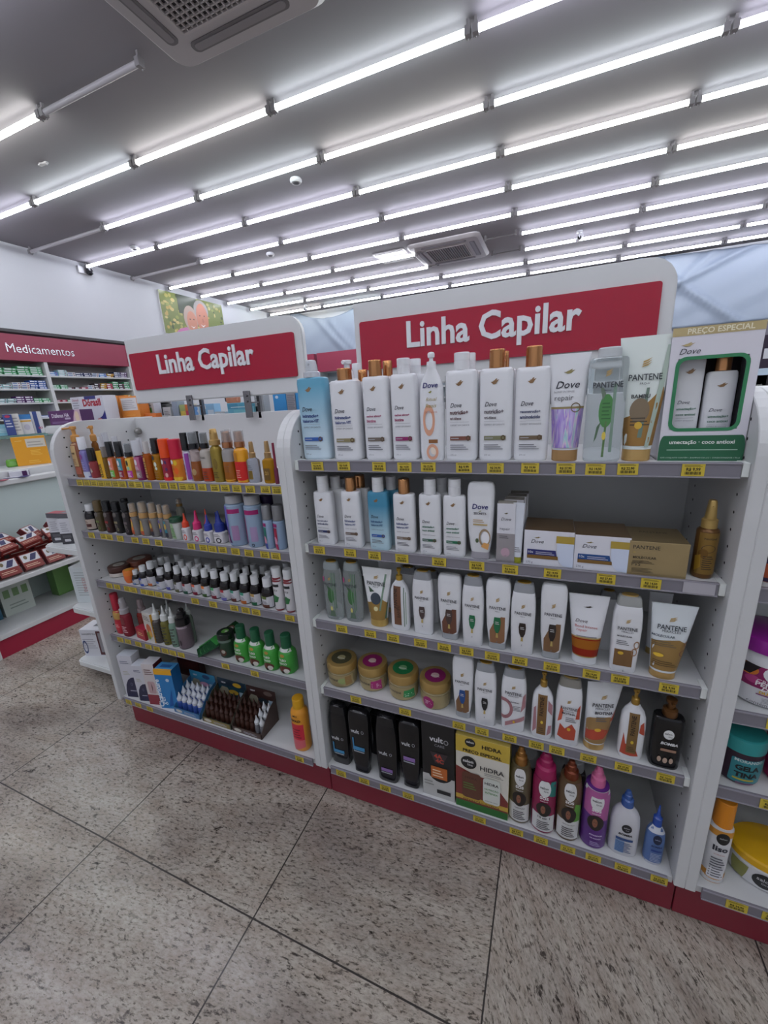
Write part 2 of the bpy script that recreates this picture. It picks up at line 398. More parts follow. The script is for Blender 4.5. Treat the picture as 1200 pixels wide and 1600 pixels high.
warm = ramp(noise(9, 3), [(.4, 'ffffff'), (.75, 'e2dad6')])
base = mixc(1., base, warm, 'MULTIPLY')
fine = ramp(noise(55, 4, .65), [(.55, 'ffffff'), (.62, '8f8c88'), (.7, '4a4845')])
base = mixc(.85, base, fine, 'MULTIPLY')
dark = ramp(noise(22, 6, .75, .5), [(.575, 'ffffff'), (.62, '7a7675'), (.69, '2e2c2d')])
cl = ramp(noise(4, 3, .5), [(.3, '606060'), (.6, 'ffffff')])
base = mixc(cl, base, mixc(1., base, dark, 'MULTIPLY'))
blot = ramp(noise(1.6, 3, .5), [(.45, 'ffffff'), (.7, 'c4c0c2')]); base = mixc(1., base, blot, 'MULTIPLY')
# joints between the slabs
def joint(src, off, pitch, wd=.004):
    s_ = mathn('ADD', src, off+pitch*50); r_ = mathn('MODULO', s_, pitch); r_ = mathn('SUBTRACT', r_, pitch/2); return mathn('GREATER_THAN', mathn('ABSOLUTE', r_), pitch/2-wd/2)
j = mathn('MAXIMUM', joint(sx.outputs[0], .0205, .5965), joint(sx.outputs[1], .35, 1.2))
base = mixc(j, base, lin('3a3634'))
L.new(base, b.inputs['Base Color']); b.inputs['Roughness'].default_value = .17
bm = bmesh.new(); box(bm, XL-.2, XR+.2, YF-.2, YB+.2, -.1, 0); struct(link('floor', bm, [m]))

def plaster(name, c, rough=.8):
    m, nt, b = nodes_mat(name); n_ = nt.nodes.new('ShaderNodeTexNoise'); n_.inputs['Scale'].default_value = 1.3; n_.inputs['Detail'].default_value = 5
    r = nt.nodes.new('ShaderNodeValToRGB'); k = lin(c); r.color_ramp.elements[0].color = tuple(v*.93 for v in k[:3])+(1,); r.color_ramp.elements[1].color = k
    t = nt.nodes.new('ShaderNodeTexCoord'); nt.links.new(t.outputs['Object'], n_.inputs['Vector']); nt.links.new(n_.outputs['Fac'], r.inputs[0]); nt.links.new(r.outputs[0], b.inputs['Base Color'])
    b.inputs['Roughness'].default_value = rough; return m
CEIL = plaster('ceiling_paint', '8a868c'); WALL = plaster('wall_paint', 'd3d5da')
bm = bmesh.new(); box(bm, XL-.2, XR+.2, YF-.2, YB+.2, CEIL_Z, CEIL_Z+.1); struct(link('ceiling', bm, [CEIL]))
bm = bmesh.new(); box(bm, XL-.15, XL, YF-.2, YB+.2, 0, CEIL_Z); struct(link('wall_left', bm, [WALL]))
bm = bmesh.new(); box(bm, XR, XR+.15, YF-.2, YB+.2, 0, CEIL_Z); struct(link('wall_right', bm, [WALL]))
bm = bmesh.new(); box(bm, XL, XR, YB, YB+.15, 0, CEIL_Z); struct(link('wall_back', bm, [WALL]))
bm = bmesh.new(); box(bm, XL, XR, YF-.15, YF, 0, CEIL_Z); struct(link('wall_front', bm, [WALL]))

# ceiling tube lights: bare tubes butted end to end in rows across the ceiling
GLOW = [mat(c, .5, emit=TUBE_POWER) for c in ('ebeefc', 'eef1fa', 'f5f6ee', 'e9f5f5')]; OFF = mat('b9b6ba', .35); CLIP = mat('8d8a8c', .4)
def mk_tube(ln, lit, g=0):
    root = empty('ceiling_tube_light')
    bm = bmesh.new(); tube(bm, (.035, 0, 0), (ln-.035, 0, 0), .016, 16); sharpen(bm)
    for f in bm.faces: f.material_index = 1 if f.normal.z > .9 else 0     # the aluminium back of the tube
    link('tube', bm, [GLOW[g] if lit else OFF, OFF], root)
    for x in (.02, ln-.02):
        bm = bmesh.new(); box(bm, x-.016, x+.016, -.02, .02, -.022, .02, 0, .003); box(bm, x-.007, x+.007, -.008, .008, .018, .05); tube(bm, (x, .012, -.03), (x, .012, -.02), .004, 8)
        link('tube_clip', bm, [CLIP], root)
    return root
TZ = CEIL_Z-.05
ORD = ['first', 'second', 'third', 'fourth', 'fifth', 'sixth', 'seventh', 'eighth', 'ninth', 'tenth', 'eleventh', 'twelfth', 'thirteenth', 'fourteenth', 'fifteenth', 'sixteenth', 'seventeenth', 'eighteenth', 'nineteenth', 'twentieth', 'next-to-last', 'last', 'very last', 'endmost', 'farthest', 'outermost']
ROWY = [1.18+.611*k for k in range(-7, 10)]
ROWY = [y for y in ROWY if y > YF+.2]
K0 = min(range(len(ROWY)), key=lambda i: abs(ROWY[i]-1.18))
J0, PITCH = -4.86, 1.255
protos = {}
def tl(row, j, x0, ln, lit):
    g = (0, 1, 2, 0, 1, 3, 0, 1, 0, 3)[(row*7+j*3) % 10]; k = (round(ln, 3), lit, g)
    if k in protos: o = copy_tree(protos[k])
    else: o = protos[k] = mk_tube(ln, lit, g)
    o.location = (x0, ROWY[row], TZ)
    tag(o, '%s ceiling tube, %s from the left wall, in the %s row from the back wall' % ('glowing' if lit else 'unlit', ORD[j], ORD[len(ROWY)-1-row]), 'ceiling light', 'tube lights in rows on the ceiling')
for r_ in range(len(ROWY)):
    k = r_-K0
    for j in range(8):
        x0 = J0+PITCH*j; ln = PITCH; lit = True
        if k < -1 and j in (0, 7): continue
        if k == 0:
            if j == 2: ln = .88; lit = False
            if j == 3: continue
        if k == -1 and j == 3: continue
        if k in (2, 4) and j == 0: lit = False
        if k in (6, 7) and j == 3: continue
        if k == 6 and j == 2: lit = True
        if k == 8 and j == 3: pass
        tl(r_, j, x0, ln, lit)
# thin unlit rails stopping at the far cassette
for n_, (xa, xb, k, lb) in enumerate(((-1.09, -.98, 6, 'left'), (-.23, .13, 6, 'right'), (-1.09, -.98, 7, 'left'), (-.23, .13, 7, 'right'))):
    bm = bmesh.new(); tube(bm, (xa, 0, 0), (xb, 0, 0), .009, 8); box(bm, xa-.01, xa+.015, -.015, .015, -.02, .05, 0); box(bm, xb-.015, xb+.01, -.015, .015, -.02, .05, 0)
    o = link('conduit', bm, ['7f7b7d:p']); o.location = (0, ROWY[K0+k], TZ+.01)
    tag(o, 'thin grey empty lamp rail %s of the far ceiling air conditioner, %s row' % (lb, 'nearer' if k == 6 else 'farther'), 'lamp rail')

def cassette(x, y, s, label, slats):
    root = empty('ceiling_air_conditioner', (x, y, CEIL_Z)); tag(root, label, 'air conditioner')
    bm = bmesh.new(); pts = rrect(-s/2, -s/2, s/2, s/2, .09); p2 = rrect(-s/2+.035, -s/2+.035, s/2-.035, s/2-.035, .07)
    A = [bm.verts.new((u, v, .0)) for u, v in pts]; B_ = [bm.verts.new((u, v, -.012)) for u, v in pts]; C_ = [bm.verts.new((u, v, -.04)) for u, v in p2]
    n = len(A)
    for i in range(n):
        bm.faces.new((A[i], A[(i+1) % n], B_[(i+1) % n], B_[i])); bm.faces.new((B_[i], B_[(i+1) % n], C_[(i+1) % n], C_[i]))
    bm.faces.new(list(reversed(C_))); bmesh.ops.recalc_face_normals(bm, faces=bm.faces); 
    for f in bm.faces: f.smooth = True
    sharpen(bm, 25); link('casing', bm, ['b3aeb0:p'], root)
    for a in range(4):
        bm = bmesh.new(); q = rrect(-s*.31, -s*.405, s*.31, -s*.335, s*.03); prism(bm, q, -.044, -.036, 0, 'z'); q = rrect(-s*.29, -s*.392, s*.29, -s*.35, s*.02); prism(bm, q, -.047, -.043, 1, 'z')
        bmesh.ops.transform(bm, matrix=Matrix.Rotation(a*math.pi/2, 4, 'Z'), verts=bm.verts); link('air_flap', bm, ['6e6a6d:p', '8a8588:p'], root)
    g = .27*s; bm = bmesh.new(); prism(bm, rrect(-g, -g, g, g, .04), -.0405, -.0385, 1, 'z')
    k = -g
    stp = .03 if slats else .031
    while k <= g+.001:
        box(bm, k-.003, k+.003, -g, g, -.05, -.04); 
        if not slats: box(bm, -g, g, k-.003, k+.003, -.05, -.04)
        k += stp
    for a0, a1, b0, b1 in ((-g-.012, -g, -g, g), (g, g+.012, -g, g)): box(bm, a0, a1, b0, b1, -.052, -.04); box(bm, b0, b1, a0, a1, -.052, -.04)
    link('intake_grille', bm, ['b9b3b3:p', '252325:p'], root)
cassette(-.885, .90, .95, 'large white ceiling cassette air conditioner with a square lattice grille, nearest the camera', False)
cassette(-.73, 5.08, .92, 'white ceiling cassette air conditioner with slatted grille far back among the tube lights', True)
bm = bmesh.new(); box(bm, -.22, .22, -.22, .22, -.012, 0, 0, .003); box(bm, -.19, .19, -.19, .19, -.016, -.01, 1, .002); o = link('ceiling_hatch', bm, ['a39fa1:p', 'b0acae:p']); o.location = (-1.45, 4.9, CEIL_Z)
tag(o, 'square grey ceiling access hatch left of the far air conditioner', 'hatch')
def detector(x, y, lb):
    root = empty('smoke_detector', (x, y, CEIL_Z)); tag(root, lb, 'smoke detector')
    bm = bmesh.new(); lathe(bm, [(.045, 0), (.05, -.008), (.05, -.02), (.04, -.032)][::-1], 24); bmesh.ops.recalc_face_normals(bm, faces=bm.faces); sharpen(bm); link('casing', bm, ['d9d9dc:p'], root)
    bm = bmesh.new(); lathe(bm, [(.012, -.042), (.026, -.036), (.028, -.031)], 20); bmesh.ops.recalc_face_normals(bm, faces=bm.faces); sharpen(bm); link('sensor', bm, ['4a4a50:p'], root)
detector(-1.485, 2.644, 'round white smoke detector between the tube rows, nearest the camera')
detector(-3.91, 2.977, 'small round detector above the left end of the fourth tube row')
detector(-2.75, 3.95, 'faint round detector farther back over the left sign')
bm = bmesh.new(); box(bm, -.045, .045, -.012, .012, -.008, 0); box(bm, -.02, .03, -.02, .0, -.012, -.004, 0, 0, Matrix.Rotation(.5, 4, 'Z')); o = link('ceiling_scar', bm, ['c9c6c8:x']); o.location = (-3.0, 1.55, CEIL_Z); tag(o, 'small torn flake of paint on the bare ceiling at far left', 'paint flake')
# cameras
def cctv(x, y, z, lb, wall=False):
    root = empty('security_camera', (x, y, z)); tag(root, lb, 'security camera')
    bm = bmesh.new(); lathe(bm, [(.035, 0), (.035, -.02), (.012, -.022), (.012, -.06)][::-1], 16); bmesh.ops.recalc_face_normals(bm, faces=bm.faces); link('mount', bm, ['cfcfd4:p'], root)
    bm = bmesh.new(); loft(bm, [(-.05, .028, .028, 2), (.05, .03, .03, 2)], 18, mtx=Matrix.Translation((0, -.02, -.08)) @ Matrix.Rotation(R(80), 4, 'X') @ Matrix.Rotation(.4, 4, 'Y')); sharpen(bm); link('camera_body', bm, ['e3e3e8:p'], root)
    bm = bmesh.new(); loft(bm, [(-.001, .022, .022, 2), (.002, .02, .02, 2)], 18, mtx=Matrix.Translation((0, -.072, -.09)) @ Matrix.Rotation(R(80), 4, 'X')); link('lens', bm, ['101014:g'], root)
cctv(.83, 5.3, CEIL_Z, 'small white bullet camera hanging from the ceiling above the right sign')
cctv(-3.9, 6.55, CEIL_Z, 'tiny white camera hanging at the far end above the left sign')
root = empty('security_camera', (XL+.02, 2.98, CEIL_Z-.1)); tag(root, 'dark dome camera with a white plate high on the left wall', 'security camera')
bm = bmesh.new(); box(bm, -.02, .01, -.06, .06, -.03, .05, 0, .004); link('mount', bm, ['dcdce0:p'], root)
bm = bmesh.new(); loft(bm, [(-.045, .015, .015, 2), (-.03, .035, .035, 2), (0, .042, .042, 2), (.03, .03, .03, 2)], 18, cx=.045, cy=.05); sharpen(bm); link('dome', bm, ['222226:g'], root)

# the big pale sheet hung over the whole back wall, sagging where a corner has come loose
def sheet():
    bm = bmesh.new(); x0, x1 = -4.6, 5.4; nx, nz = 170, 34; g = []
    for i in range(nx+1):
        x = x0+(x1-x0)*i/nx; c = []
        top = CEIL_Z-.02
        if x < -3.02: t = min(1, max(0, (x+4.35)/1.33)); top -= .17*math.sin(math.pi*t)**.7 if 0 < t < 1 else 0
        if x > 1.9: top -= .05*(x-1.9)/1.4
        for k in range(nz+1):
            s_ = k/nz; z = 2.12+(top-2.12)*s_
            f = .016*math.sin(4.5*(x+.8*z))*(.3+.7*s_)+.004*math.sin(15*(x*.6-z*1.1)+1)+.05*math.exp(-((x+3.95-.9*(top-z))/.07)**2)+.045*math.exp(-((x+3.7-.75*(top-z))/.05)**2)
            f += .07*math.exp(-((x-2.7+1.3*(z-2.4))/.06)**2)+.05*math.exp(-((x-2.1-1.1*(z-2.6))/.05)**2)+.04*math.exp(-((x-2.2-2.2*(z-2.7))/.08)**2)
            c.append(bm.verts.new((x, YB-.12-f, z)))
        g.append(c)
    for i in range(nx):
        for k in range(nz): f = bm.faces.new((g[i][k], g[i+1][k], g[i+1][k+1], g[i][k+1])); f.smooth = True
    o = link('plastic_sheet', bm, ['8c97a8:p']); md = o.modifiers.new('solid', 'SOLIDIFY'); md.thickness = .002
    tag(o, 'wrinkled pale blue white sheet hung across the far wall below the ceiling', 'sheet')
sheet()
# picture of an elderly couple on the left wall
def poster():
    bm = bmesh.new(); ms = [M('d8d8d8:p')]; W, H = .64, .6
    box(bm, 0, .03, -W, W, 0, H)
    ops = [('r', -1, 0, 1, 1, '6f7a35:p')]
    rnd = random.Random(3); cs = ['a8a05a', '5c6b2c', 'b59a4a', '3d4a22', 'c2b06a', '8a9440']
    for i in range(110):
        x, z = rnd.uniform(-.94, .94), rnd.uniform(.05, .95); ops.append(('e', x, z, rnd.uniform(.02, .06), rnd.uniform(.02, .05), rnd.choice(cs)+':p'))
    ops += [('r', -.5, .55, .1, 1., '33402a:p'), ('p', [(-.75, 0), (-.55, .16), (-.35, .22), (-.1, .2), (.1, 0)], 'c479a8:p'), ('p', [(.1, 0), (.15, .25), (.3, .35), (.5, .3), (.75, .12), (.85, 0)], '9db4d4:p'),
            ('e', -.16, .45, .22, .33, 'b09a8c:p'), ('e', -.13, .38, .16, .27, 'c08068:p'), ('e', .22, .72, .24, .26, 'a09a98:p'), ('e', .23, .52, .2, .38, 'c07860:p'),
            ('p', [(-.2, .28), (-.12, .22), (-.04, .28), (-.12, .25)], 'e8e0dc:p'), ('e', -.19, .44, .02, .018, '3a2a22:p'), ('e', -.07, .45, .02, .018, '3a2a22:p'), ('p', [(.13, .36), (.22, .29), (.31, .37), (.22, .33)], 'ece4e0:p'), ('e', .15, .58, .02, .018, '3a2a22:p'), ('e', .3, .59, .02, .018, '3a2a22:p'), ('e', .235, .46, .035, .06, 'b06a52:p')]
    art(bm, ops, W, H, lambda px, pz, e: (.03+e, px, pz), ms, cuts=0, eps=.00005)
    for mm_ in ms[1:]: mm_.node_tree.nodes['Principled BSDF'].inputs['Roughness'].default_value = .3
    o = link('wall_picture', bm, ms); o.location = (XL+.002, 4.68, 2.47); tag(o, 'glossy picture of a smiling elderly couple before foliage, high on the left wall', 'picture')
poster()
bm = bmesh.new(); box(bm, XL, XL+.16, -1.5, 3.55, 2.225, 2.255); o = link('trim_1', bm, ['3c3a3c:p']); struct(o)
# ---------------------------------------------------------------- shelving
WH = 'c9cacb:p'; RAIL = '77747d:p'; RED = 'a01030:g'; PL = '7d1c30:p'
PT = .022; DEP = .345; PH = 1.30
def panel_pts(full=True):
    r = .115; o = []
    for j in range(9):
        a = R(90+90*j/8); o.append((r+r*math.cos(a), PH-r+r*math.sin(a)))
    o += [(0, .152), (2*DEP, .152)]
    for j in range(9):
        a = R(0+90*j/8); o.append((2*DEP-r+r*math.cos(a), PH-r+r*math.sin(a)))
    return o
def side_panel(x0, inner, root, holes):
    bm = bmesh.new(); prism(bm, panel_pts(), x0, x0+PT, 0, 'x')
    bmesh.ops.bevel(bm, geom=[e for e in bm.edges if abs((e.verts[0].co-e.verts[1].co).x) < 1e-5], offset=.0015, segments=1, affect='EDGES')
    for yc in (.047, .285):
        z = 1.245
        while z > .2:
            if holes[0]:
                vs = [bm.verts.new((x0+PT+.0004, yc+.0032*math.cos(a*math.pi/4), z+.0032*math.sin(a*math.pi/4))) for a in range(8)]; bm.faces.new(vs).material_index = 1
            if holes[1]:
                vs = [bm.verts.new((x0-.0004, yc+.0032*math.cos(-a*math.pi/4), z+.0032*math.sin(-a*math.pi/4))) for a in range(8)]; bm.faces.new(vs).material_index = 1
            z -= .0345
    link('side_panel', bm, [WH, '1c1c1e:x'], root)
_tags = []
def tag_meshes():
    rnd = random.Random(5)
    for pr in ('R$ 34,90', 'R$ 19,99', 'R$ 27,90', 'R$ 14,50', 'R$ 22,90', 'R$ 9,99'):
        bm = bmesh.new(); ms = [M('c9b23a:p')]; box(bm, -.5, .5, -.0006, .0006, 0, 1)
        art(bm, [('l', -.8, .8, .75, .98, 2, '4a4320:p'), ('t', pr, 0, .46, .62, '2c2814:p', .03, 0, .036/.021), ('bars', -.72, .14, .72, .38, 15, '2c2814:p')], .5, 1, lambda x, z, e: (x, -.0007-e, z), ms, cuts=0)
        me = bpy.data.meshes.new('price_tag'); bm.to_mesh(me); bm.free()
        for m_ in ms: me.materials.append(m_)
        _tags.append(me)
tag_meshes()
def price_tag(parent, x, y, z, w, h, i):
    o = bpy.data.objects.new('price_tag', _tags[i % 6]); col.objects.link(o); o.parent = parent; o.location = (x, y, z-h/2+.0008*((i*5) % 3-1)); o.scale = (w, 1, h); o.rotation_euler = (0, R(((i*7) % 5-2)*.5), 0)
def shelf(root, x0, x1, z, yf, tags, lh, tw, basep=False, brackets=True, blank=None):
    bm = bmesh.new(); box(bm, x0, x1, yf+.006, DEP-.012, z-.022, z-.003, 0, .001)
    s = link('shelf', bm, [WH], root)
    ex = .012 if brackets else .001
    if basep: ex = .012
    bm = bmesh.new(); box(bm, x0+ex, x1-ex, yf-.0015, yf+.004, z-lh, z, 0, .0008)
    box(bm, x0+ex, x1-ex, yf-.0035, yf-.0015, z-.0028, z, 1); box(bm, x0+ex, x1-ex, yf-.0035, yf-.0015, z-lh, z-lh+.0025, 1)
    link('price_rail', bm, [RAIL, '8f8c95:p'], s)
    if brackets:
        for a, b_ in ((x0, x0+.011), (x1-.011, x1)):
            bm = bmesh.new(); box(bm, a, b_, yf-.001, yf+.03, z-lh+.002, z-.001, 0, .001); link('shelf_bracket', bm, ['d8dcd9:p'], s)
    for i, x in enumerate(tags): price_tag(s, x, yf-.0026, z-lh/2, tw, lh-.006, i)
    if blank: 
        bm = bmesh.new(); box(bm, blank-.026, blank+.026, yf-.004, yf-.002, z-lh+.003, z-.003); link('blank_tag', bm, ['a9a6ad:p'], s)
def gondola(name, label, x0, zs, yfs, tags, lh, tw, holes, sign=None, blank=None, brackets=True, rail_mid=None):
    root = empty(name, (0, 0, 0)); tag(root, label, 'shelving unit')
    side_panel(x0, None, root, (True, False)); side_panel(x0+1-PT, None, root, (False, True))
    bm = bmesh.new(); box(bm, x0+PT, x0+1-PT, DEP-.012, DEP+.012, .15, PH-.004, 0, .001); link('back_panel', bm, ['b9b6b2:p' if False else WH], root)
    bm = bmesh.new(); box(bm, x0+.0015, x0+.9985, .046, 2*DEP-.046, 0.002, .15, 0, .001); link('plinth', bm, [PL], root)
    xa, xb = x0+PT+.0005, x0+1-PT-.0005
    for i, z in enumerate(zs):
        shelf(root, xa, xb, z, yfs[i], tags[i], lh, tw, i == 4, brackets and i < 4, blank if i == 1 else None)
    # rear side shelves
    for z in (1.2885, .8, .4, .168):
        bm = bmesh.new(); box(bm, xa, xb, DEP+.012, 2*DEP-.02, z-.022, z-.003); link('shelf', bm, [WH], root)
    if sign:
        a, b_ = sign; y0, y1 = DEP-.033, DEP-.013
        bm = bmesh.new(); prism(bm, rrect(a, 1.285 if False else 1.352, b_, 1.592, .06, '1000'), y0, y1, 0, 'y')
        bmesh.ops.bevel(bm, geom=[e for e in bm.edges if abs((e.verts[0].co-e.verts[1].co).y) < 1e-5], offset=.003, segments=2, affect='EDGES')
        h = link('header_board', bm, [WH], root)
        bm = bmesh.new(); prism(bm, rrect(a+.02, 1.4035, b_-.03, 1.539, .007), y0-.006, y0, 0, 'y'); link('sign_plate', bm, [RED], h)
        v, f, tw_ = text_geo('Linha Capilar', .024)
        bm = bmesh.new(); W_ = .452; k = W_/tw_; cx = (a+b_)/2+.0
        vv = [bm.verts.new((cx-.012+x*k, y0-.0095, 1.4565+y*k*1.12)) for x, y in v]
        for q in f:
            try: bm.faces.new([vv[i] for i in q])
            except ValueError: pass
        r_ = bmesh.ops.extrude_face_region(bm, geom=bm.faces[:]); 
        for g in r_['geom']:
            if isinstance(g, bmesh.types.BMVert): g.co.y += .0034
        bmesh.ops.recalc_face_normals(bm, faces=bm.faces); link('lettering', bm, ['d5d6da:p'], h)
        for bx in (a+.335*(b_-a)+.02, a+.335*(b_-a)+.02+.272):
            bm = bmesh.new(); box(bm, bx-.014, bx+.014, DEP-.04, DEP-.034, 1.278, 1.37, 0, .001); box(bm, bx+.02, bx+.032, DEP-.012, DEP-.0, 1.275, 1.355); tube(bm, (bx, DEP-.045, 1.355), (bx, DEP-.03, 1.355), .005); tube(bm, (bx, DEP-.045, 1.335), (bx, DEP-.03, 1.335), .004)
            tube(bm, (bx, DEP-.036, 1.33), (bx+.03, DEP-.006, 1.33), .003)
            link('sign_bracket', bm, ['8c8a8c:m'], root)
    return root
def xr(us): return us
gondola('shelving_unit', 'white double-sided shelving unit with the smaller-looking sign at left, filled with small bottles', -1.0, (1.101, .90, .695, .453, .168), (.023, .024, .027, .027, .003),
        ((-0.9083, -0.8693, -0.8311, -0.7936, -0.7568, -0.7176, -0.6823, -0.6384, -0.6046, -0.5625, -0.4899, -0.4477, -0.4065, -0.3717, -0.3272, -0.2763, -0.2368, -0.1934, -0.1443, -0.09, -0.0506), (-0.9235, -0.8549, -0.8232, -0.7647, -0.6884, -0.6338, -0.5717, -0.4222, -0.3696, -0.3318, -0.2896, -0.2384, -0.1862, -0.1262, -0.0866), (-0.9006, -0.8567, -0.801, -0.7647, -0.7101, -0.6734, -0.6342, -0.5894, -0.4581, -0.3773, -0.2865, -0.2389, -0.1976, -0.0677), (-0.9209, -0.8756, -0.8167, -0.7594, -0.7139, -0.6695, -0.6293, -0.5866, -0.3731, -0.2452), (-0.9325, -0.8747, -0.8072, -0.086)), .027, .033, (True, True), (-.917, -.103), None, False)
gondola('shelving_unit', 'white double-sided shelving unit with the large sign at centre, filled with shampoo bottles', 0.0, (1.1725, .937, .702, .465, .167), (.014, .018, .013, .014, .003),
        ((0.0934, 0.17, 0.2662, 0.332, 0.39, 0.4728, 0.5409, 0.6115, 0.6804, 0.7339, 0.7902, 0.8944), (0.0701, 0.1656, 0.2369, 0.3134, 0.4103, 0.502, 0.5777, 0.6676, 0.7728, 0.8537), (0.121, 0.2109, 0.2786, 0.3568, 0.4209, 0.4788, 0.5422, 0.6071, 0.6787, 0.7621, 0.8193, 0.91), (0.1461, 0.3031, 0.4579, 0.5195, 0.5898, 0.6552, 0.703, 0.773, 0.8473, 0.931), (0.0738, 0.1565, 0.2289, 0.3044, 0.5172, 0.6176, 0.6799, 0.7458, 0.8058, 0.8717, 0.949)), .0285, .035, (True, True), (.082, .895), 0.934, True)
gondola('shelving_unit', 'white double-sided shelving unit cut by the right edge of the photo, no sign', 1.0, (1.15, 0.939, 0.663, 0.464, .167), (.014, .014, .014, .014, .003),
        ((1.1, 1.2, 1.3), (1.09, 1.18, 1.29), (1.10, 1.19, 1.28), (1.12, 1.167, 1.25), (1.10, 1.165, 1.25)), .031, .04, (True, True), None, None, False)

# little grey hook on the back panel of the left unit
_gL = bpy.data.objects['shelving_unit']
bm = bmesh.new(); lathe(bm, [(.013, 0), (.014, .012), (.009, .03), (.003, .034)], 16)
bmesh.ops.transform(bm, matrix=Matrix.Translation((-0.965, .332, 1.243)) @ Matrix.Rotation(R(90), 4, 'X') @ Matrix.Rotation(R(35), 4, 'Y'), verts=bm.verts); sharpen(bm); link('hook', bm, ['8e8c88:s'], _gL)

# trays fixed to the free end of the left unit
tr = empty('display_rack', (-1.0, .17, 0)); tag(tr, 'white rack of small trays fixed to the free end of the left shelving', 'display rack')
bm = bmesh.new(); box(bm, -.016, -.002, .04, .34, .02, 1.26); link('back_board', bm, [WH], tr)
for z in (.1, .42, .735, 1.285):
    bm = bmesh.new()
    pts = rrect({.1: -.58, .42: -.5, .735: -.575, 1.285: -.33}[z], 0, -.017, .36, .03, '0110', 4)
    prism(bm, pts, z-.035, z, 0, 'z'); bmesh.ops.bevel(bm, geom=[e for e in bm.edges if abs((e.verts[0].co-e.verts[1].co).z) < 1e-5], offset=.006, segments=2, affect='EDGES'); link('tray', bm, ['d3d6d6:p'], tr)

# ---- white display unit at the far left, facing right
isl = empty('display_counter', (-2.2, .1, 0)); tag(isl, 'low white display counter with dark red kick board at far left', 'counter')
Y0, Y1 = 0, 1.5
bm = bmesh.new(); box(bm, -.4, 0, .02, Y1, .0, .112); link('plinth', bm, ['9a1c3a:p'], isl)
bm = bmesh.new(); box(bm, -.42, .004, 0, .02, 0, .94); link('end_panel', bm, [WH], isl)
bm = bmesh.new(); box(bm, -.42, .0, Y1, Y1+.02, 0, .94); link('end_panel', bm, [WH], isl)
bm = bmesh.new(); box(bm, -.38, .012, .02, Y1, .112, .14, 0, .002); link('shelf', bm, [WH], isl)
bm = bmesh.new(); box(bm, -.38, .012, .02, Y1, .405, .432, 0, .002); link('shelf', bm, [WH], isl)
bm = bmesh.new(); box(bm, -.40, -.38, .02, Y1, .112, .93); link('back_panel', bm, ['bccac8:g'], isl)
bm = bmesh.new(); box(bm, -.42, -.34, .0, Y1, .92, .955, 0, .006); link('counter_top', bm, [WH], isl)
bm = bmesh.new(); box(bm, -.38, -.004, .60, .618, .14, .405); link('divider', bm, [WH], isl)
# stepped display behind it
st_ = empty('display_stand', (-3.06, .35, 0)); tag(st_, 'white stepped display stand holding medicine packs behind the low counter', 'display stand')
bm = bmesh.new(); box(bm, 0, .42, 0, 1.3, 0, 1.0, 0, .004); link('body', bm, [WH], st_)
bm = bmesh.new(); box(bm, -.12, .10, 0, 1.3, 1.19, 1.21, 0, .003); link('glass_shelf', bm, [mat('9cc4c0', .08, 0, .6)], st_)
bm = bmesh.new(); box(bm, -.14, -.12, 0, 1.3, 0, 1.21, 0, .002); link('back_panel', bm, [WH], st_)

# ---- medicine shelves along the left wall
def bays():
    root = empty('wall_shelving', (XL, 0, 0)); tag(root, 'white wall shelving full of medicine boxes under a dark red fascia', 'shelving')
    ys = [-.98, .06, 1.09, 2.12, 3.12, 3.5]
    for y in ys:
        bm = bmesh.new(); box(bm, .0, .3, y-.018, y+.018, 0, 1.93, 0, .001); link('upright', bm, [WH], root)
    bm = bmesh.new(); box(bm, .0, .012, ys[0], ys[-1], 0, 1.93); link('back_panel', bm, ['bdb9b6:p'], root)
    for i in range(5):
        for z in (1.778, 1.635, 1.492, 1.33, 1.15, .95, .7, .4, .12):
            bm = bmesh.new(); box(bm, .012, .29, ys[i]+.018, ys[i+1]-.018, z-.016, z, 0, .001); link('shelf', bm, [WH], root)
    for a, b_ in ((-1.5, 3.1), (3.104, 3.5)):
        bm = bmesh.new(); box(bm, .0, .31, a, b_, 1.92, 2.18, 0, .001); f = link('fascia', bm, ['93304a:p'], root)
        if a < 0:
            v, q, tw_ = text_geo('Medicamentos', .0); bm = bmesh.new(); k = .66/tw_
            vv = [bm.verts.new((.314, 2.115+x*k, 2.0+y*k*1.1)) for x, y in v]
            for w_ in q:
                try: bm.faces.new([vv[i] for i in w_])
                except ValueError: pass
            r_ = bmesh.ops.extrude_face_region(bm, geom=bm.faces[:])
            for g in r_['geom']:
                if isinstance(g, bmesh.types.BMVert): g.co.x -= .004
            bmesh.ops.recalc_face_normals(bm, faces=bm.faces); link('lettering', bm, ['b9b7ba:m'], f)
bays()
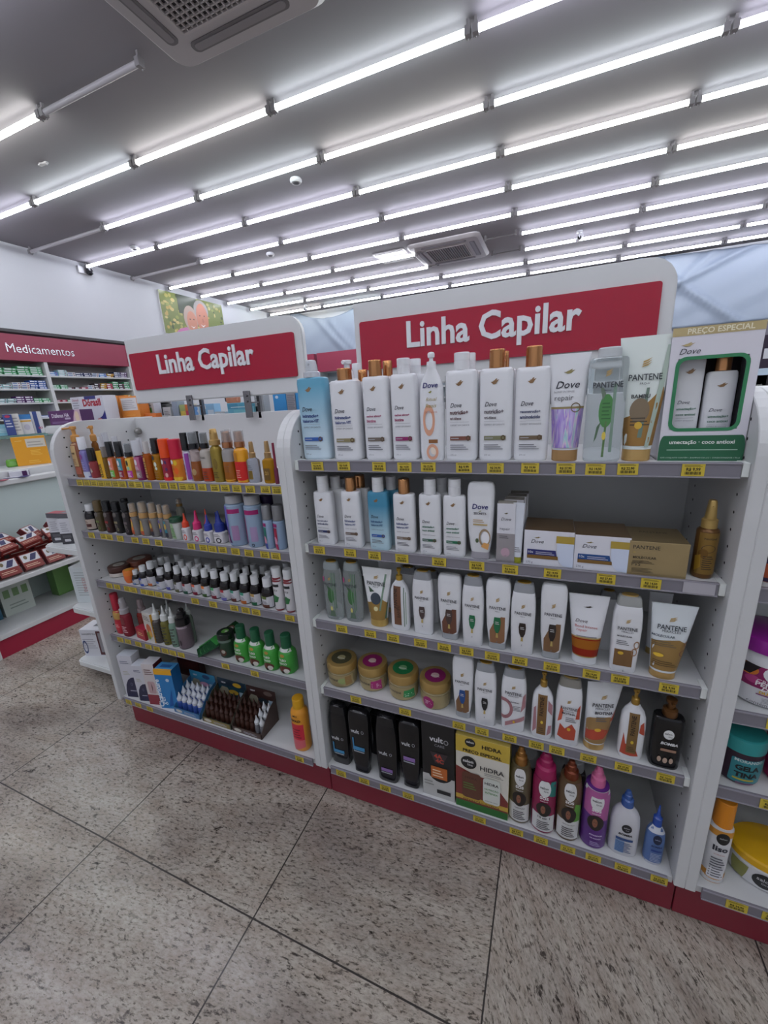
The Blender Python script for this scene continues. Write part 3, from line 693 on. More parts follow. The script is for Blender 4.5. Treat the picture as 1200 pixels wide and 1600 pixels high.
def med_boxes():
    rnd = random.Random(11)
    C = {'g': ('4f9f6d', 'green'), 'w': ('c9ccd0', 'white'), 'b': ('3c5fa8', 'blue'), 'n': ('2c3560', 'navy'), 'p': ('5a2f6c', 'purple'), 'r': ('a83a52', 'red'), 'o': ('c86a3a', 'orange'), 'y': ('c9a02c', 'yellow'), 't': ('a9cdd0', 'pale teal'), 'l': ('5a90cc', 'light blue'), 'k': ('3a2a30', 'dark')}
    rows = {  # bay, shelf: runs of (colour, how many, stack)
        (1, 1.778): 'w3w3g4', (1, 1.635): 'b4w3n3', (1, 1.492): 'w5p4p3', (1, 1.33): 'l3n4b2', (1, 1.15): 'w4l3',
        (2, 1.778): 'k1w5g3g4', (2, 1.635): 'b3b2t2t2w3b5', (2, 1.492): 'r2w5p4t2p3g2', (2, 1.33): 'l2n1b1', (2, 1.15): 'w3',
        (3, 1.778): 'l2t3w2n2n2w2l2y2n3p3', (3, 1.635): 'g2g2k1k1r1w2k3y3r3g4k3g4', (3, 1.492): 'r1g1r2n1l1y2y2y3', (3, 1.33): 'y3y2r1w1', (3, 1.15): 'b2w2',
        (4, 1.778): 'n3n3', (4, 1.635): 'o3o4', (4, 1.492): 'y2y2', (4, 1.33): 'g2w2'}
    ys = {0: -.98, 1: .06, 2: 1.09, 3: 2.12, 4: 3.12}; ye = {0: .06, 1: 1.09, 2: 2.12, 3: 3.12, 4: 3.5}
    SN = {1.778: 'top shelf', 1.635: 'second shelf', 1.492: 'third shelf', 1.33: 'fourth shelf', 1.15: 'fifth shelf'}
    BN = {1: 'leftmost', 2: 'second', 3: 'third', 4: 'rightmost'}
    meshes = {}
    for (bay, z), s in rows.items():
        n = len(s)//2; y = ys[bay]+.03; span = (ye[bay]-ys[bay]-.06)/n
        for i in range(n):
            c, k = s[2*i], int(s[2*i+1]); k = min(k, 4)
            two = 2 if span > .1 else 1
            for cc in range(two):
                w = span/two*.93; h = (.088/4 if k >= 3 else .024)
                yy = y+span*i+span/two*cc
                for q in range(k):
                    key = (c, round(w, 3))
                    if key not in meshes:
                        bm = bmesh.new(); ms = [M(C[c][0]+':p')]; box(bm, 0, .1, 0, w, 0, .022, 0, .001)
                        art(bm, [('r', -.9, .25, .2, .75, 'd9dbdf:p' if c != 'w' else '6b7fa8:p'), ('r', .4, .3, .8, .7, ('e2e4e8' if c in 'gbnp' else '8a4a5a')+':p')], w/2, .022, lambda px, pz, e: (.1+e, px+w/2, pz), ms, cuts=0)
                        o = link('medicine_box', bm, ms); meshes[key] = o
                    else:
                        o = meshes[key].copy(); col.objects.link(o)
                    o.location = (XL+.17+rnd.uniform(-.01, .01), yy, z+q*.0225); o.rotation_euler = (0, 0, rnd.uniform(-.03, .03))
                    tag(o, '%s medicine box, %s of the %s bay, %s stack from the left' % (C[c][1], SN[z], BN[bay], ORD[i*2+cc]), 'medicine box', '%s medicine boxes, %s, %s bay, %s stack' % (C[c][1], SN[z], BN[bay], ORD[i*2+cc]))
med_boxes()

# ---- back wall: red fascia over white cabinets and shelving
def backwall():
    root = empty('wall_shelving', (0, YB, 0)); tag(root, 'white shelving along the far wall under a dark red fascia, seen between the signs', 'shelving')
    xs = [-4.6, -3.88, -2.9, -1.9, -.9, .1, 1.1, 2.1, 3.1, 4.1, 5.1]
    for i, x in enumerate(xs):
        bm = bmesh.new(); box(bm, x-.02, x+.02, -.5, 0, 0, 1.94); link('upright', bm, [WH], root)
    for a, b_ in zip(xs, xs[1:]):
        if a > 2: continue
        bm = bmesh.new(); box(bm, a+.03 if a != -3.88 else a+.06, b_-.01, -.5, -.38, 1.92, 2.28, 0, .002); link('fascia', bm, ['93304a:p'], root)
        bm = bmesh.new(); box(bm, a+.02, b_-.02, -.4, 0, 1.925, 1.945); link('shelf', bm, [WH], root)
        for z in (1.7, 1.5, 1.3, 1.1, .8, .45):
            bm = bmesh.new(); box(bm, a+.02, b_-.02, -.45, 0, z-.018, z); link('shelf', bm, [WH], root)
    bm = bmesh.new(); box(bm, xs[0], xs[-1], -.02, 0, 0, 1.94); link('back_panel', bm, ['a9b4bc:p'], root)
backwall()
# ---------------------------------------------------------------- artwork families
BZ = '8a6a48:p'
def dove(l1, l2, c, band, vt=.60, tm=True):
    s = len(l2) > 9
    o = [('bird', -.05, .86, .25, BZ, .17), ('t', 'Dove', -.28, vt, .36, '2c2c38:p', .005, .35, 1.2), ('t', l1, -.08, vt-.075, .58, c, .03, 0, 1.1), ('t', l2, -.08 if s else -.3, vt-.135, .58 if s else .36, c, .03, 0, 1.1), ('t', 'EXPERT EM DANOS', -.03, vt-.205, .6, '7a7a82:p'),
         ('r', -.66, .235, .66, .28, band), ('o', .5, .258, .14, .03, .5, '5a4630:p'), ('r', -.6, .252, -.1, .262, 'a8a8ac:p'), ('l', -.66, .13, .5, .2, 3, '6a6a72:p'), ('t', '275 ml', -.45, .06, .18, '6a6a72:p')]
    if tm: o.insert(5, ('r', -.66, vt-.163, .55, vt-.16, '9a9aa2:p'))
    return o
def pant(extra=(), y=.62, c='30303a:p', s=.62, gold='b09050:p', sub='PRO-V'):
    return [('swoosh', 0, y+.13, .24, gold, .17), ('t', 'PANTENE', 0, y, s, c, .012, 0, 1.25), ('t', sub, 0, y-.035, .18 if sub == 'PRO-V' else .4, c)] + list(extra)
def drop(c, y=.36):
    return [('p', [(-.24, y+.17), (.24, y+.17), (.3, y+.1), (.24, y), (.1, y-.06), (-.1, y-.06), (-.24, y), (-.3, y+.1)], c), ('l', -.16, y+.07, .16, y+.12, 2, 'c8c8c8:p'), ('p', [(-.06, y-.06), (.06, y-.06), (.1, y-.13), (-.1, y-.13)], 'b8a060:p'), ('t', 'g', 0, y-.2, .05, '75757c:p')]
def curl(c):
    return [('o', -.15, .45, .5, .17, .62, c), ('r', -.2, .2, .55, .24, '8a5a30:p'), ('e', .25, .12, .3, .05, 'e8d8c8:p'), ('o', .1, .1, .5, .09, .6, c)]
def panel(c, x0, y0, x1, y1): return [('rr', x0, y0, x1, y1, .12, c)]
def salon(y=.8, s=.5, bg='d8d8d8:p', fg='222226:p', ry=None):
    return [('e', 0, y, s, ry or s*.3, bg), ('t', 'salon', -.04, y+.0, s*.68, fg, .02), ('t', 'line', .12, y-.05, s*.36, fg)]
def face(c='8a5a44:p', y=.42, hair='1e1614:p'):
    return [('e', 0, y, .62, .13, hair), ('e', -.05, y, .2, .075, c), ('e', -.11, y+.015, .03, .008, hair), ('e', .03, y+.015, .03, .008, hair), ('p', [(-.1, y-.035), (-.04, y-.045), (.02, y-.035), (-.04, y-.03)], '8a3038:p')]
def sos(c1, l, c2='222226:p', cy=.62):
    return [('r', -.9, .05, .9, .36, 'cfcfcf:p')] + salon(.85) + [('t', 'SOS', 0, .66, .36, 'e6e6e6:p', .04), ('t', 'CACHOS', 0, .615, .32, 'e6e6e6:p', .02)] + face(y=.47) + [('t', l, .05, .3, .5, c1, .02), ('l', -.5, .1, .6, .27, 5, c2)]
WHT = 'd9dade:g'; GOLDC = 'c08a5c:m'; GLD = 'c9a24a:m'
TEAL = grad('teal_to_white_bottle', 'c9dbe6', '5fa0bd', .03, .19)
TEAL2 = grad('teal_to_white_small_bottle', 'b4d0dc', '3f86a6', .03, .12)

# ================= right unit, top shelf
B('flat', 'spray_bottle', 'tall light blue bottle with translucent spray head, leftmost on the centre unit top shelf', 'bottle', (0.0683, 0.0684, 1.1697, 0.0837, 0.2517, 0.2096), TEAL, 'dfe3ea:t', dove('hidratação+', 'hialuron-VIT', '2a3c78:p', '2c5aa8:p'), 'spray', cr=.52)
B('flat', 'shampoo_bottle', 'white bottle with short copper cap and dark blue lettering, second on the centre top shelf', 'bottle', (0.1671, 0.0584, 1.1697, 0.0778, 0.2235, 0.1964), WHT, GOLDC, dove('hidratação+', 'hialuron-VIT', '2a3c78:p', '8a805c:p'), 'tall')
B('flat', 'shampoo_bottle', 'white bottle with tall copper cap and small magenta lettering, third on the top shelf', 'bottle', (0.2510, 0.0577, 1.1697, 0.0665, 0.2357, 0.1995), WHT, GOLDC, dove('cachos ativos+', 'biotina', '9a2a5c:p', '6a6058:p'), 'tall')
B('flat', 'conditioner_bottle', 'white bottle with white flip cap and a magenta band, fourth on the top shelf', 'bottle', (0.3225, 0.0589, 1.1697, 0.0641, 0.2339, 0.2002), WHT, WHT, dove('cachos ativos+', 'biotina', '9a2a5c:p', '8a1c60:p'))
B('soft', 'pump_bottle', 'white round-shouldered bottle with ball pump and salmon curl drawing', 'bottle', (0.3920, 0.0491, 1.1697, 0.0567, 0.2407, 0.2057), WHT, WHT, curl('d8a084:p')+[('t', 'Dove', 0, .8, .62, '2a2a6a:p', .02, .15), ('bird', 0, .755, .16, '8a8a3c:p', .12), ('t', 'Ritual', .1, .66, .45, 'a89a60:p', 0, .3), ('t', 'Reais', .05, .59, .45, 'a89a60:p', 0, .3), ('t', 'DEFINIDOS', .05, .53, .5, 'c07860:p')], 'ball', n=3, cr=.36)
B('flat', 'shampoo_bottle', 'white bottle with white flip cap and brown-red lettering nutrição, sixth on the top shelf', 'bottle', (0.4597, 0.0546, 1.1697, 0.0706, 0.2337, 0.1981), WHT, WHT, dove('nutrição+', 'tri-óleos', '5a3438:p', '7a4a3c:p'))
B('flat', 'conditioner_bottle', 'white bottle with copper cap and grey lettering nutrição, seventh on the top shelf', 'bottle', (0.5349, 0.0566, 1.1697, 0.0702, 0.2334, 0.1964), WHT, GOLDC, dove('nutrição+', 'tri-óleos', '5a5058:p', '7a7a5a:p'), 'tall')
B('flat', 'shampoo_bottle', 'white bottle with copper cap and navy lettering reconstrução, eighth on the top shelf', 'bottle', (0.6087, 0.0586, 1.1697, 0.0695, 0.2329, 0.1932), WHT, GOLDC, dove('reconstrução+', 'aminoácido', '22305e:p', '6a5a44:p'), 'tall')
B('flat', 'shampoo_bottle', 'white pump bottle standing behind the short copper cap', 'bottle', (0.1445, 0.1200, 1.1697, 0.0732, 0.2484, 0.2024), WHT, WHT, (), 'pump', cr=0.5)
B('flat', 'shampoo_bottle', 'copper-capped bottle right behind the second bottle of the top shelf', 'bottle', (0.1978, 0.1000, 1.1697, 0.0597, 0.2199, 0.1921), WHT, GOLDC, (), 'tall', cr=0.42)
B('flat', 'shampoo_bottle', 'white-capped bottle far behind the third one of the top shelf', 'bottle', (0.1447, 0.1800, 1.1697, 0.0649, 0.2438, 0.2004), WHT, WHT, (), 'flip', cr=0.42)
B('flat', 'shampoo_bottle', 'copper-capped bottle just behind the third bottle of the top shelf', 'bottle', (0.2667, 0.1000, 1.1697, 0.0576, 0.2355, 0.1996), WHT, GOLDC, (), 'tall', cr=0.42)
B('flat', 'conditioner_bottle', 'white-capped bottle just behind the fourth bottle of the top shelf', 'bottle', (0.3376, 0.1000, 1.1697, 0.0587, 0.2339, 0.1990), WHT, WHT, (), 'flip', cr=0.48)
B('flat', 'shampoo_bottle', 'white-capped bottle just behind the sixth bottle of the top shelf', 'bottle', (0.4671, 0.1000, 1.1697, 0.0603, 0.2352, 0.1980), WHT, WHT, (), 'flip', cr=0.48)
B('flat', 'conditioner_bottle', 'copper-capped bottle just behind the seventh bottle of the top shelf', 'bottle', (0.5428, 0.1000, 1.1697, 0.0602, 0.2323, 0.1950), WHT, GOLDC, (), 'tall', cr=0.42)
B('tube', 'squeeze_tube', 'white tube with iridescent purple-blue lower half and copper cap on the top shelf', 'tube', (0.6768, 0.0472, 1.1697, 0.0502, 0.2124, 0.0000), 'd6d7db:p', 'b08a5c:s', [('bird', 0, .84, .28, '8a8050:p', .1), ('t', 'Dove', -.05, .69, .58, '2a2a36:p', .01, .3), ('t', 'BOND INTENSE', -.2, .65, .5, '8a8a90:p'), ('t', 'repair', -.2, .58, .46, '5a5a60:p'), ('p', [(-1.25, .13), (1.25, .13), (1.35, .5), (-1.35, .5)], HOLO), ('r', -1.2, .5, 1.2, .52, '8a7a50:p'), ('o', .4, .51, .24, .045, .8, '6a5a3c:p')], wt=1.5, dep=.75)
B('flat', 'clear_bottle', 'clear flat bottle with a green oval and leaf drawing, gold lid, top shelf', 'bottle', (0.7451, 0.0458, 1.1697, 0.0683, 0.2164, 0.1993), 'dfe6e8:c', 'd8dde0:t', [('e', .02, .5, .38, .16, '4f8a4c:p'), ('l', -.2, .42, .26, .6, 5, '3a6a3c:p'), ('p', [(-.05,.05),(.07,.05),(.1,.4),(0,.4)], '5a7a4c:p'), ('p', [(.3,.1),(.45,.1),(.45,.75),(.3,.75)], '7a9484:p'), ('p', [(-.35,.72),(-.2,.6),(-.05,.66),(-.2,.72)], '6a7a6a:p'), ('p', [(-.5,.2),(-.4,.35),(-.2,.4),(-.38,.24)], '4f6a50:p'), ('e', 0, .26, .1, .04, 'd8c050:p')]+pant((), .72, '3a3f46:p', .75), 'tall', cr=.6, dep=.45, n=3.2)
B('tube', 'squeeze_tube', 'large clear-and-gold tube with bamboo stems and gold cap beside the gift box', 'tube', (0.8081, 0.0512, 1.1697, 0.0492, 0.2319, 0.0000), 'd4dcd8:p', 'c8a468:s', [('p', [(-1.05, .13), (1.05, .13), (1.15, .42), (.7, .6), (-.2, .4), (-1.1, .32)], 'a07a44:s'), ('p', [(.2,.12),(.36,.12),(.9,.92),(.7,.92)], 'a8b8ac:p'), ('p', [(.55,.12),(.72,.12),(1.3,.92),(1.1,.92)], '5a7060:p'), ('p', [(-.1,.2),(.06,.2),(.2,.6),(.1,.6)], '6a7e70:p'), ('e', -.1, .42, .36, .1, '7a6a54:p'), ('t', 'BAMBU', -.1, .52, .34, '2a2e30:p', .02), ('l', -.4, .3, .3, .38, 3, '4a4030:p'), ('e', -.1, .3, .14, .03, 'd0a838:p')]+pant((), .66, '2c3438:p', .6), wt=1.85, dep=.8, lean=.0, ch=.1)
# the gift box with a window onto two bottles
def gift():
    x, y, z, w, h, _ = (0.9103, 0.0502, 1.1697, 0.1324, 0.2387, 0.0000)
    root = empty('gift_box', (x, y, z)); tag(root, 'tall white gift box with green-framed window showing two bottles, right end of the top shelf', 'gift box')
    D = .075; wx0, wx1, wz0, wz1 = -.4*w, .38*w, .245*h, .78*h
    bm = bmesh.new(); ms = [M('d5d3dc:p'), M('a9aab4:p'), M('b9a779:p'), M('2a1c20:p')]
    out = [(-w/2, 0), (w/2, 0), (w/2, h*.94), (-w/2, h*.94)]
    for a, b_, c, d in ((-w/2, wx0, 0, h*.94), (wx1, w/2, 0, h*.94), (wx0, wx1, 0, wz0), (wx0, wx1, wz1, h*.94)): box(bm, a, b_, 0, .0015, c, d)
    box(bm, -w/2, w/2, -.0005, .001, h*.94, h, 2); box(bm, -w/2, -w/2+.0015, .0015, D, 0, h*.94, 1); box(bm, w/2-.0015, w/2, .0015, D, 0, h*.94, 1); box(bm, -w/2, w/2, D-.0015, D, 0, h*.94, 3); box(bm, -w/2, w/2, .0015, D, .0005, .002, 0); box(bm, -w/2, w/2, .0015, D, h*.935, h*.94, 0)
    fr = rrect(wx0-.003, wz0-.003, wx1+.003, wz1+.003, .016, k=5); fi = rrect(wx0+.003, wz0+.003, wx1-.003, wz1-.003, .012, k=5)
    ms.append(M('2f7d52:p')); A = [bm.verts.new((p, -.001, q)) for p, q in fr]; I = [bm.verts.new((p, -.001, q)) for p, q in fi]
    for i in range(len(A)): f = bm.faces.new((A[i], A[(i+1) % len(A)], I[(i+1) % len(I)], I[i])); f.material_index = 4
    art(bm, [('t', 'PREÇO ESPECIAL', .05, .952, .72, 'e6dfc4:p', .02), ('bird', -.62, .88, .16, 'b9a779:p', .12), ('t', 'Dove', -.56, .81, .24, '3a3a44:p', 0, .35),
             ('p', rrect(-1, 0, 1, .2, .1, '1100'), '235f40:p'), ('t', 'umectação · coco antioxi', .0, .135, .76, 'e4e8e4:p', .02), ('l', -.8, .085, .85, .098, 1, 'a8c8b4:p'), ('t', 'ESTE CONJUNTO CONTÉM 1 SHAMPOO 350 ml E 1 CONDICIONADOR 175 ml', 0, .02, .93, 'b8d0c0:p')], w/2, h, on_plane(-.0008), ms, cuts=0)
    link('carton', bm, ms, root)
    for (cx, bw, bh, gold, nm) in ((-.19*w, .36*w, .80*h, False, 'inner_bottle'), (.2*w, .36*w, .665*h, True, 'inner_bottle')):
        bm = bmesh.new(); rg = shape('flat', bw, bh, bh, .5, 4, {}); loft(bm, [(g[0]+.003,)+tuple(g[1:]) for g in rg]); ms2 = [M(WHT)]
        hh = .7*h
        art(bm, [('bird', 0, bh*.86/bh if not gold else .86, .34, BZ, .1), ('t', 'Dove', -.2, .55 if not gold else .56, .42, '3a3a48:p', 0, .35), ('t', 'umectação+', .03, .49 if not gold else .49, .66, '2a6a50:p', .02), ('t', 'coco antioxi', .03, .435, .66, '2a6a50:p', .02), ('r', -.6, .41, .6, .413, '9a9aa2:p'), ('t', 'EXPERT EM DANOS', 0, .38, .62, '8a8a92:p')], bw/2, bh, on_loft([(g[0]+.003, g[1]+.0006, g[2]+.0006, g[3]) for g in rg]), ms2)
        sharpen(bm); o = link(nm, bm, ms2, root); o.location = (cx, D/2, 0)
        if gold:
            bm = bmesh.new(); loft(bm, [(bh+.003, bw*.27, bw*.24, 2), (bh+.05, bw*.27, bw*.24, 2)]); sharpen(bm); c = link('cap', bm, [GOLDC], o)
gift()
# ================= right unit, second shelf
B('flat', 'shampoo_bottle', 'slim white bottle with white cap and navy band, leftmost of the second shelf', 'bottle', (0.0821, 0.0463, 0.9342, 0.0573, 0.1924, 0.1499), WHT, WHT, dove('reconstrução+', 'aminoácido', '22305e:p', '22305e:p', .52, False), cr=.55)
B('flat', 'conditioner_bottle', 'slim white bottle with copper cap, second on the second shelf', 'bottle', (0.1692, 0.0412, 0.9342, 0.0549, 0.1899, 0.1557), WHT, GOLDC, dove('hidratação+', 'hialuron-VIT', '2a3c78:p', '6a5a50:p', .54, False), 'tall', cr=.52)
B('flat', 'conditioner_bottle', 'slim teal-blue bottle with white cap on the second shelf', 'bottle', (0.2469, 0.0412, 0.9342, 0.0563, 0.1932, 0.1566), TEAL2, WHT, dove('hidratação+', 'hialuron-VIT', '2a4c78:p', '2c5aa8:p', .56, False), cr=.52)
B('flat', 'conditioner_bottle', 'slim white bottle with copper cap, right of the teal bottle', 'bottle', (0.3175, 0.0400, 0.9342, 0.0559, 0.1900, 0.1544), WHT, GOLDC, dove('hidratação+', 'hialuron-VIT', '2a3c78:p', '7a6a5c:p', .56, False), 'tall', cr=.52)
B('flat', 'shampoo_bottle', 'slim white bottle with white cap and green band, left one of two', 'bottle', (0.3843, 0.0395, 0.9342, 0.0539, 0.1915, 0.1553), WHT, WHT, dove('umectação+', 'coco antioxi', '2a6a50:p', '2f5a48:p', .54, False), cr=.55)
B('flat', 'shampoo_bottle', 'slim white bottle with white cap and green band, right one of two', 'bottle', (0.4447, 0.0394, 0.9342, 0.0536, 0.1929, 0.1544), WHT, WHT, dove('umectação+', 'coco antioxi', '2a6a50:p', '1f6a4c:p', .54, False), cr=.55)
B('cond', 'conditioner_bottle', 'white upside-down bottle with split coconut drawing and clear base with red lid', 'bottle', (0.5067, 0.0415, 0.9342, 0.0622, 0.1878, 0.0000), WHT, 'c8c4cc:t', [('t', 'Dove', 0, .67, .58, '26266a:p', .02, .15), ('bird', 0, .645, .14, '8a8a3c:p', .07), ('t', 'SECRETS', 0, .6, .46, '3a3a44:p', .02), ('l', -.5, .5, .3, .55, 2, 'c0a070:p'), ('r', -.5, .46, .55, .48, 'b8a06c:p'), ('o', .35, .3, .42, .12, .75, '9a8468:p'), ('e', .4, .3, .3, .085, 'e8e8ec:p'), ('p', [(.1,.18),(.6,.14),(.7,.22),(.3,.24)], 'd8a060:p'), ('e', -.2, .26, .12, .03, '4a5a3c:p')], lid='a83c3c:p')
B('flat', 'shampoo_bottle', 'white-capped slim bottle right behind the leftmost of the second shelf', 'bottle', (0.0997, 0.0850, 0.9342, 0.0579, 0.1835, 0.1509), WHT, WHT, (), 'flip', cr=0.5)
B('flat', 'shampoo_bottle', 'white-capped slim bottle third deep behind the leftmost of the second shelf', 'bottle', (0.0855, 0.1500, 0.9342, 0.0608, 0.1650, 0.1322), WHT, WHT, (), 'flip', cr=0.5)
B('flat', 'shampoo_bottle', 'copper-capped slim bottle behind the second one of the second shelf', 'bottle', (0.1748, 0.0850, 0.9342, 0.0559, 0.1885, 0.1549), WHT, GOLDC, (), 'tall', cr=0.5)
B('flat', 'shampoo_bottle', 'bluish slim bottle behind the teal one', 'bottle', (0.2656, 0.0850, 0.9342, 0.0534, 0.1867, 0.1525), TEAL2, WHT, (), 'flip', cr=0.5)
B('flat', 'shampoo_bottle', 'white-capped slim bottle behind the green-banded pair', 'bottle', (0.4023, 0.0850, 0.9342, 0.0495, 0.1861, 0.1502), WHT, WHT, (), 'flip', cr=0.5)
carton('box', 'thin white and silver-pink box standing on end, right of the coconut bottle', 'box', (0.5650, 0.0260, 0.9342, 0.0402, 0.1414, 0.0000), ('d3d3da:p', 'a8a8b0:p', 'a9a49c:p'), [('r', -1, 0, 1, .5, 'a8a4a8:s'), ('bird', 0, .84, .25, '6a6450:p', .08), ('t', 'Dove', 0, .72, .55, '34343e:p', 0, .3), ('t', 'repair', -.1, .56, .55, '6a6a72:p'), ('l', -.7, .42, .3, .48, 2, '6a6a70:p'), ('e', 0, .18, .5, .08, 'b89aa8:p'), ('bird', 0, .12, .2, '8a8a90:p', .06)], d=.03)
for k in range(3): 
    x, y, z, w, h, _ = (0.5762, 0.0281, 0.9342, 0.0428, 0.1414, 0.0000)
    carton('box', 'thin pale box %s behind the silver-pink box' % ('first', 'second', 'third')[k] + ' in the row', 'box', (x+.002+.003*k, y+.036+.033*k, z, w, h*1.0, .03), ('cfcfd6:p', 'c4c4cc:p', '8f8a84:p'), d=.03)
B('tube', 'squeeze_tube', 'slim clear-white tube with yellow-green cap squeezed between two boxes', 'tube', (0.5917, 0.0302, 0.9342, 0.0167, 0.1431, 0.0000), 'cfd3dc:p', '9a9a2c:p', [('l', -.5, .2, .5, .3, 3, '8a8a90:p')], wt=1.5, dep=.6)
def creambox(lb, pos, band):
    carton('cream_box', lb, 'box', pos, ('d6d6de:p', 'c8c8d0:p', '7a6248:s'), [('bird', -.45, .8, .15, '8a7a50:p', .22), ('t', 'Dove', -.45, .64, .26, '34343e:p', .0, .35), ('p', [(-.85,.3),(.35,.3),(.3,.46),(-.85,.46)], band), ('t', '10x', -.7, .35, .1, 'd8d8e0:p'), ('l', -.5, .33, .25, .43, 2, 'b8b8c8:p'), ('r', -.85, .2, .4, .3, '8a6a3c:s'), ('t', '270 g', -.75, .06, .14, '6a6a72:p'),
            ('p', [(.34, .7), (.34, .4), (.45, .15), (.62, .04), (1, .02), (1, .7)], 'c9d2e6:p'), ('r', .3, .68, 1, .88, 'c2a850:s')], d=.1, top=[('r', -.9, .1, .9, .9, '7f674a:s')])
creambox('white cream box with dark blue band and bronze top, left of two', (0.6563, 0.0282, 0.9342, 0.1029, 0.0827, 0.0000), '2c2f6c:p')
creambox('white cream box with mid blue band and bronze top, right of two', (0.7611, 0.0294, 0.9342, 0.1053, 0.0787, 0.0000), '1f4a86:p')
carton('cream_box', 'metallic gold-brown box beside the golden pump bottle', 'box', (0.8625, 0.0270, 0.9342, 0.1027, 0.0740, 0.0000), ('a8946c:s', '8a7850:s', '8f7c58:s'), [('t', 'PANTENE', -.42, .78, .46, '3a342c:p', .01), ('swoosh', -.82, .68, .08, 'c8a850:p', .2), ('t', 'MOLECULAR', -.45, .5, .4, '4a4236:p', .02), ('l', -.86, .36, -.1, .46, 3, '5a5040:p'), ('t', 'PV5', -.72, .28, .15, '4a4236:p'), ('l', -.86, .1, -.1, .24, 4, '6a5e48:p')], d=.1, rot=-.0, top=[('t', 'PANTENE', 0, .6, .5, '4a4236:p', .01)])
B('round', 'pump_bottle', 'small golden brown bottle with gold pump cap, right end of the second shelf', 'bottle', (0.9460, 0.0461, 0.9342, 0.0372, 0.1589, 0.1035), '6a4a28:s', 'b89a5c:s', [('r', -.85, .1, .9, .93, '8f7038:s'), ('t', 'PANTENE', .05, .8, .55, '2a2018:p', .02), ('o', 0, .62, .6, .08, .9, '4a3420:p'), ('e', -.4, .52, .4, .09, '7a5a2c:s'), ('l', -.4, .2, .5, .5, 7, '3a2c1c:p'), ('p', [(-.9,.15),(-.5,.25),(-.6,.5),(-.95,.45)], 'b08a34:s')], 'spray', dep=1, n=2, cr=.72, sh=.06, nk=.74)
# ================= right unit, third shelf
for (u, v, vt, lb), _q in zip(((524.6,969,875.5,'left one of two clear bottles with green bamboo drawing on the third shelf'), (555,972.7,877,'right one of two clear bottles with green bamboo drawing on the third shelf')), (((0.0837, 0.0444, 0.6992, 0.0586, 0.1823, 0.0000),), ((0.1459, 0.0491, 0.6992, 0.0572, 0.1840, 0.0000),),)):
    B('oval', 'clear_bottle', lb, 'bottle', _q[0], 'dfe6e6:c', 'b9c2c4:t', [('e', 0, .5, .34, .15, '3c6a3e:p'), ('r', .3, .2, .38, .95, '5f8466:p'), ('r', .5, .25, .57, .95, '4a6e52:p'), ('r', .1, .3, .17, .95, '6e9474:p'), ('p', [(-.4,.7),(-.1,.58),(0,.66)], '3a5a3c:p'), ('e', 0, .24, .12, .05, 'd0c878:p'), ('p', [(-.25,.08),(.4,.08),(.3,.2),(-.1,.2)], '5a6e5c:p'), ('e', -.7, .82, .14, .05, 'b04c7c:p')]+pant((), .7, '2c3238:p', .72), dep=.6, n=2.6)
B('tube', 'squeeze_tube', 'white tube with green bamboo and gold lower part, third shelf left', 'tube', (0.2231, 0.0449, 0.6992, 0.0513, 0.1713, 0.0000), 'dcdee0:p', 'c8a860:s', [('p', [(-1.05,.13),(1.05,.13),(1.1,.35),(.4,.5),(-.5,.42),(-1.15,.4)], 'a8884c:s'), ('p', [(.5,.15),(.62,.15),(1.15,.92),(1.0,.92)], '4a6650:p'), ('p', [(.2,.3),(.3,.3),(.7,.92),(.58,.92)], '7a9480:p'), ('e', -.02, .5, .34, .1, '3a4450:p'), ('p', [(-.5,.7),(-.1,.62),(-.4,.6)], '3a5240:p'), ('e', 0, .33, .14, .04, 'd8d0a0:p')]+pant((), .72, '2c3238:p', .6), wt=1.75, dep=.8, ch=.13)
LI = [('r', -.5, .12, .28, .9, '6e4a34:p'), ('v', 'PANTENE', -.12, .66, .2, '2c1e18:p', .02), ('v', 'BAMBU', .12, .4, .12, '2c1e18:p')]
B('soft', 'pump_bottle', 'white leave-in bottle with brown label panel and gold pump, third shelf', 'bottle', (0.2901, 0.0469, 0.6992, 0.0533, 0.1806, 0.1465), WHT, 'b8953c:s', LI+[('r', .55, .1, .62, .88, '4a6e52:p'), ('r', .75, .15, .8, .8, '6e9474:p')], 'pump', dep=.6, n=3, cr=.34)
PSH = lambda c: pant(drop(c), .66, '34343c:p', .66)
PCO = lambda c, d: [('p', [(-.6, .1), (.2, .08), (.62, .14), (.62, .5), (.3, .5), (-.3, .4), (-.62, .28)], c)]+pant(drop(d, .32), .6, '34343c:p', .66)
B('oval', 'shampoo_bottle', 'white shampoo bottle with dark grey drop emblem, third shelf, beside the white pump bottle', 'bottle', (0.3567, 0.0473, 0.6992, 0.0567, 0.1838, 0.0000), WHT, 'b9bcc2:t', PSH('4a3c3a:p'))
B('cond', 'conditioner_bottle', 'white conditioner with brown wave panel and dark drop, third shelf', 'bottle', (0.4302, 0.0430, 0.6992, 0.0610, 0.1836, 0.0000), WHT, 'c4c8cc:t', PCO('6a4434:p', '4a3a36:p'))
B('oval', 'shampoo_bottle', 'white shampoo bottle with green drop emblem', 'bottle', (0.4906, 0.0345, 0.6992, 0.0538, 0.1918, 0.0000), WHT, 'b9bcc2:t', PSH('1f6a44:p'))
B('cond', 'conditioner_bottle', 'white conditioner with tan wave panel and green drop', 'bottle', (0.5512, 0.0355, 0.6992, 0.0582, 0.1880, 0.0000), WHT, 'c4c8cc:t', PCO('8a6244:p', '1f6a44:p'))
B('oval', 'shampoo_bottle', 'white shampoo bottle with black-brown drop emblem, third shelf', 'bottle', (0.6094, 0.0350, 0.6992, 0.0561, 0.1889, 0.0000), WHT, 'b9bcc2:t', PSH('2e2420:p'))
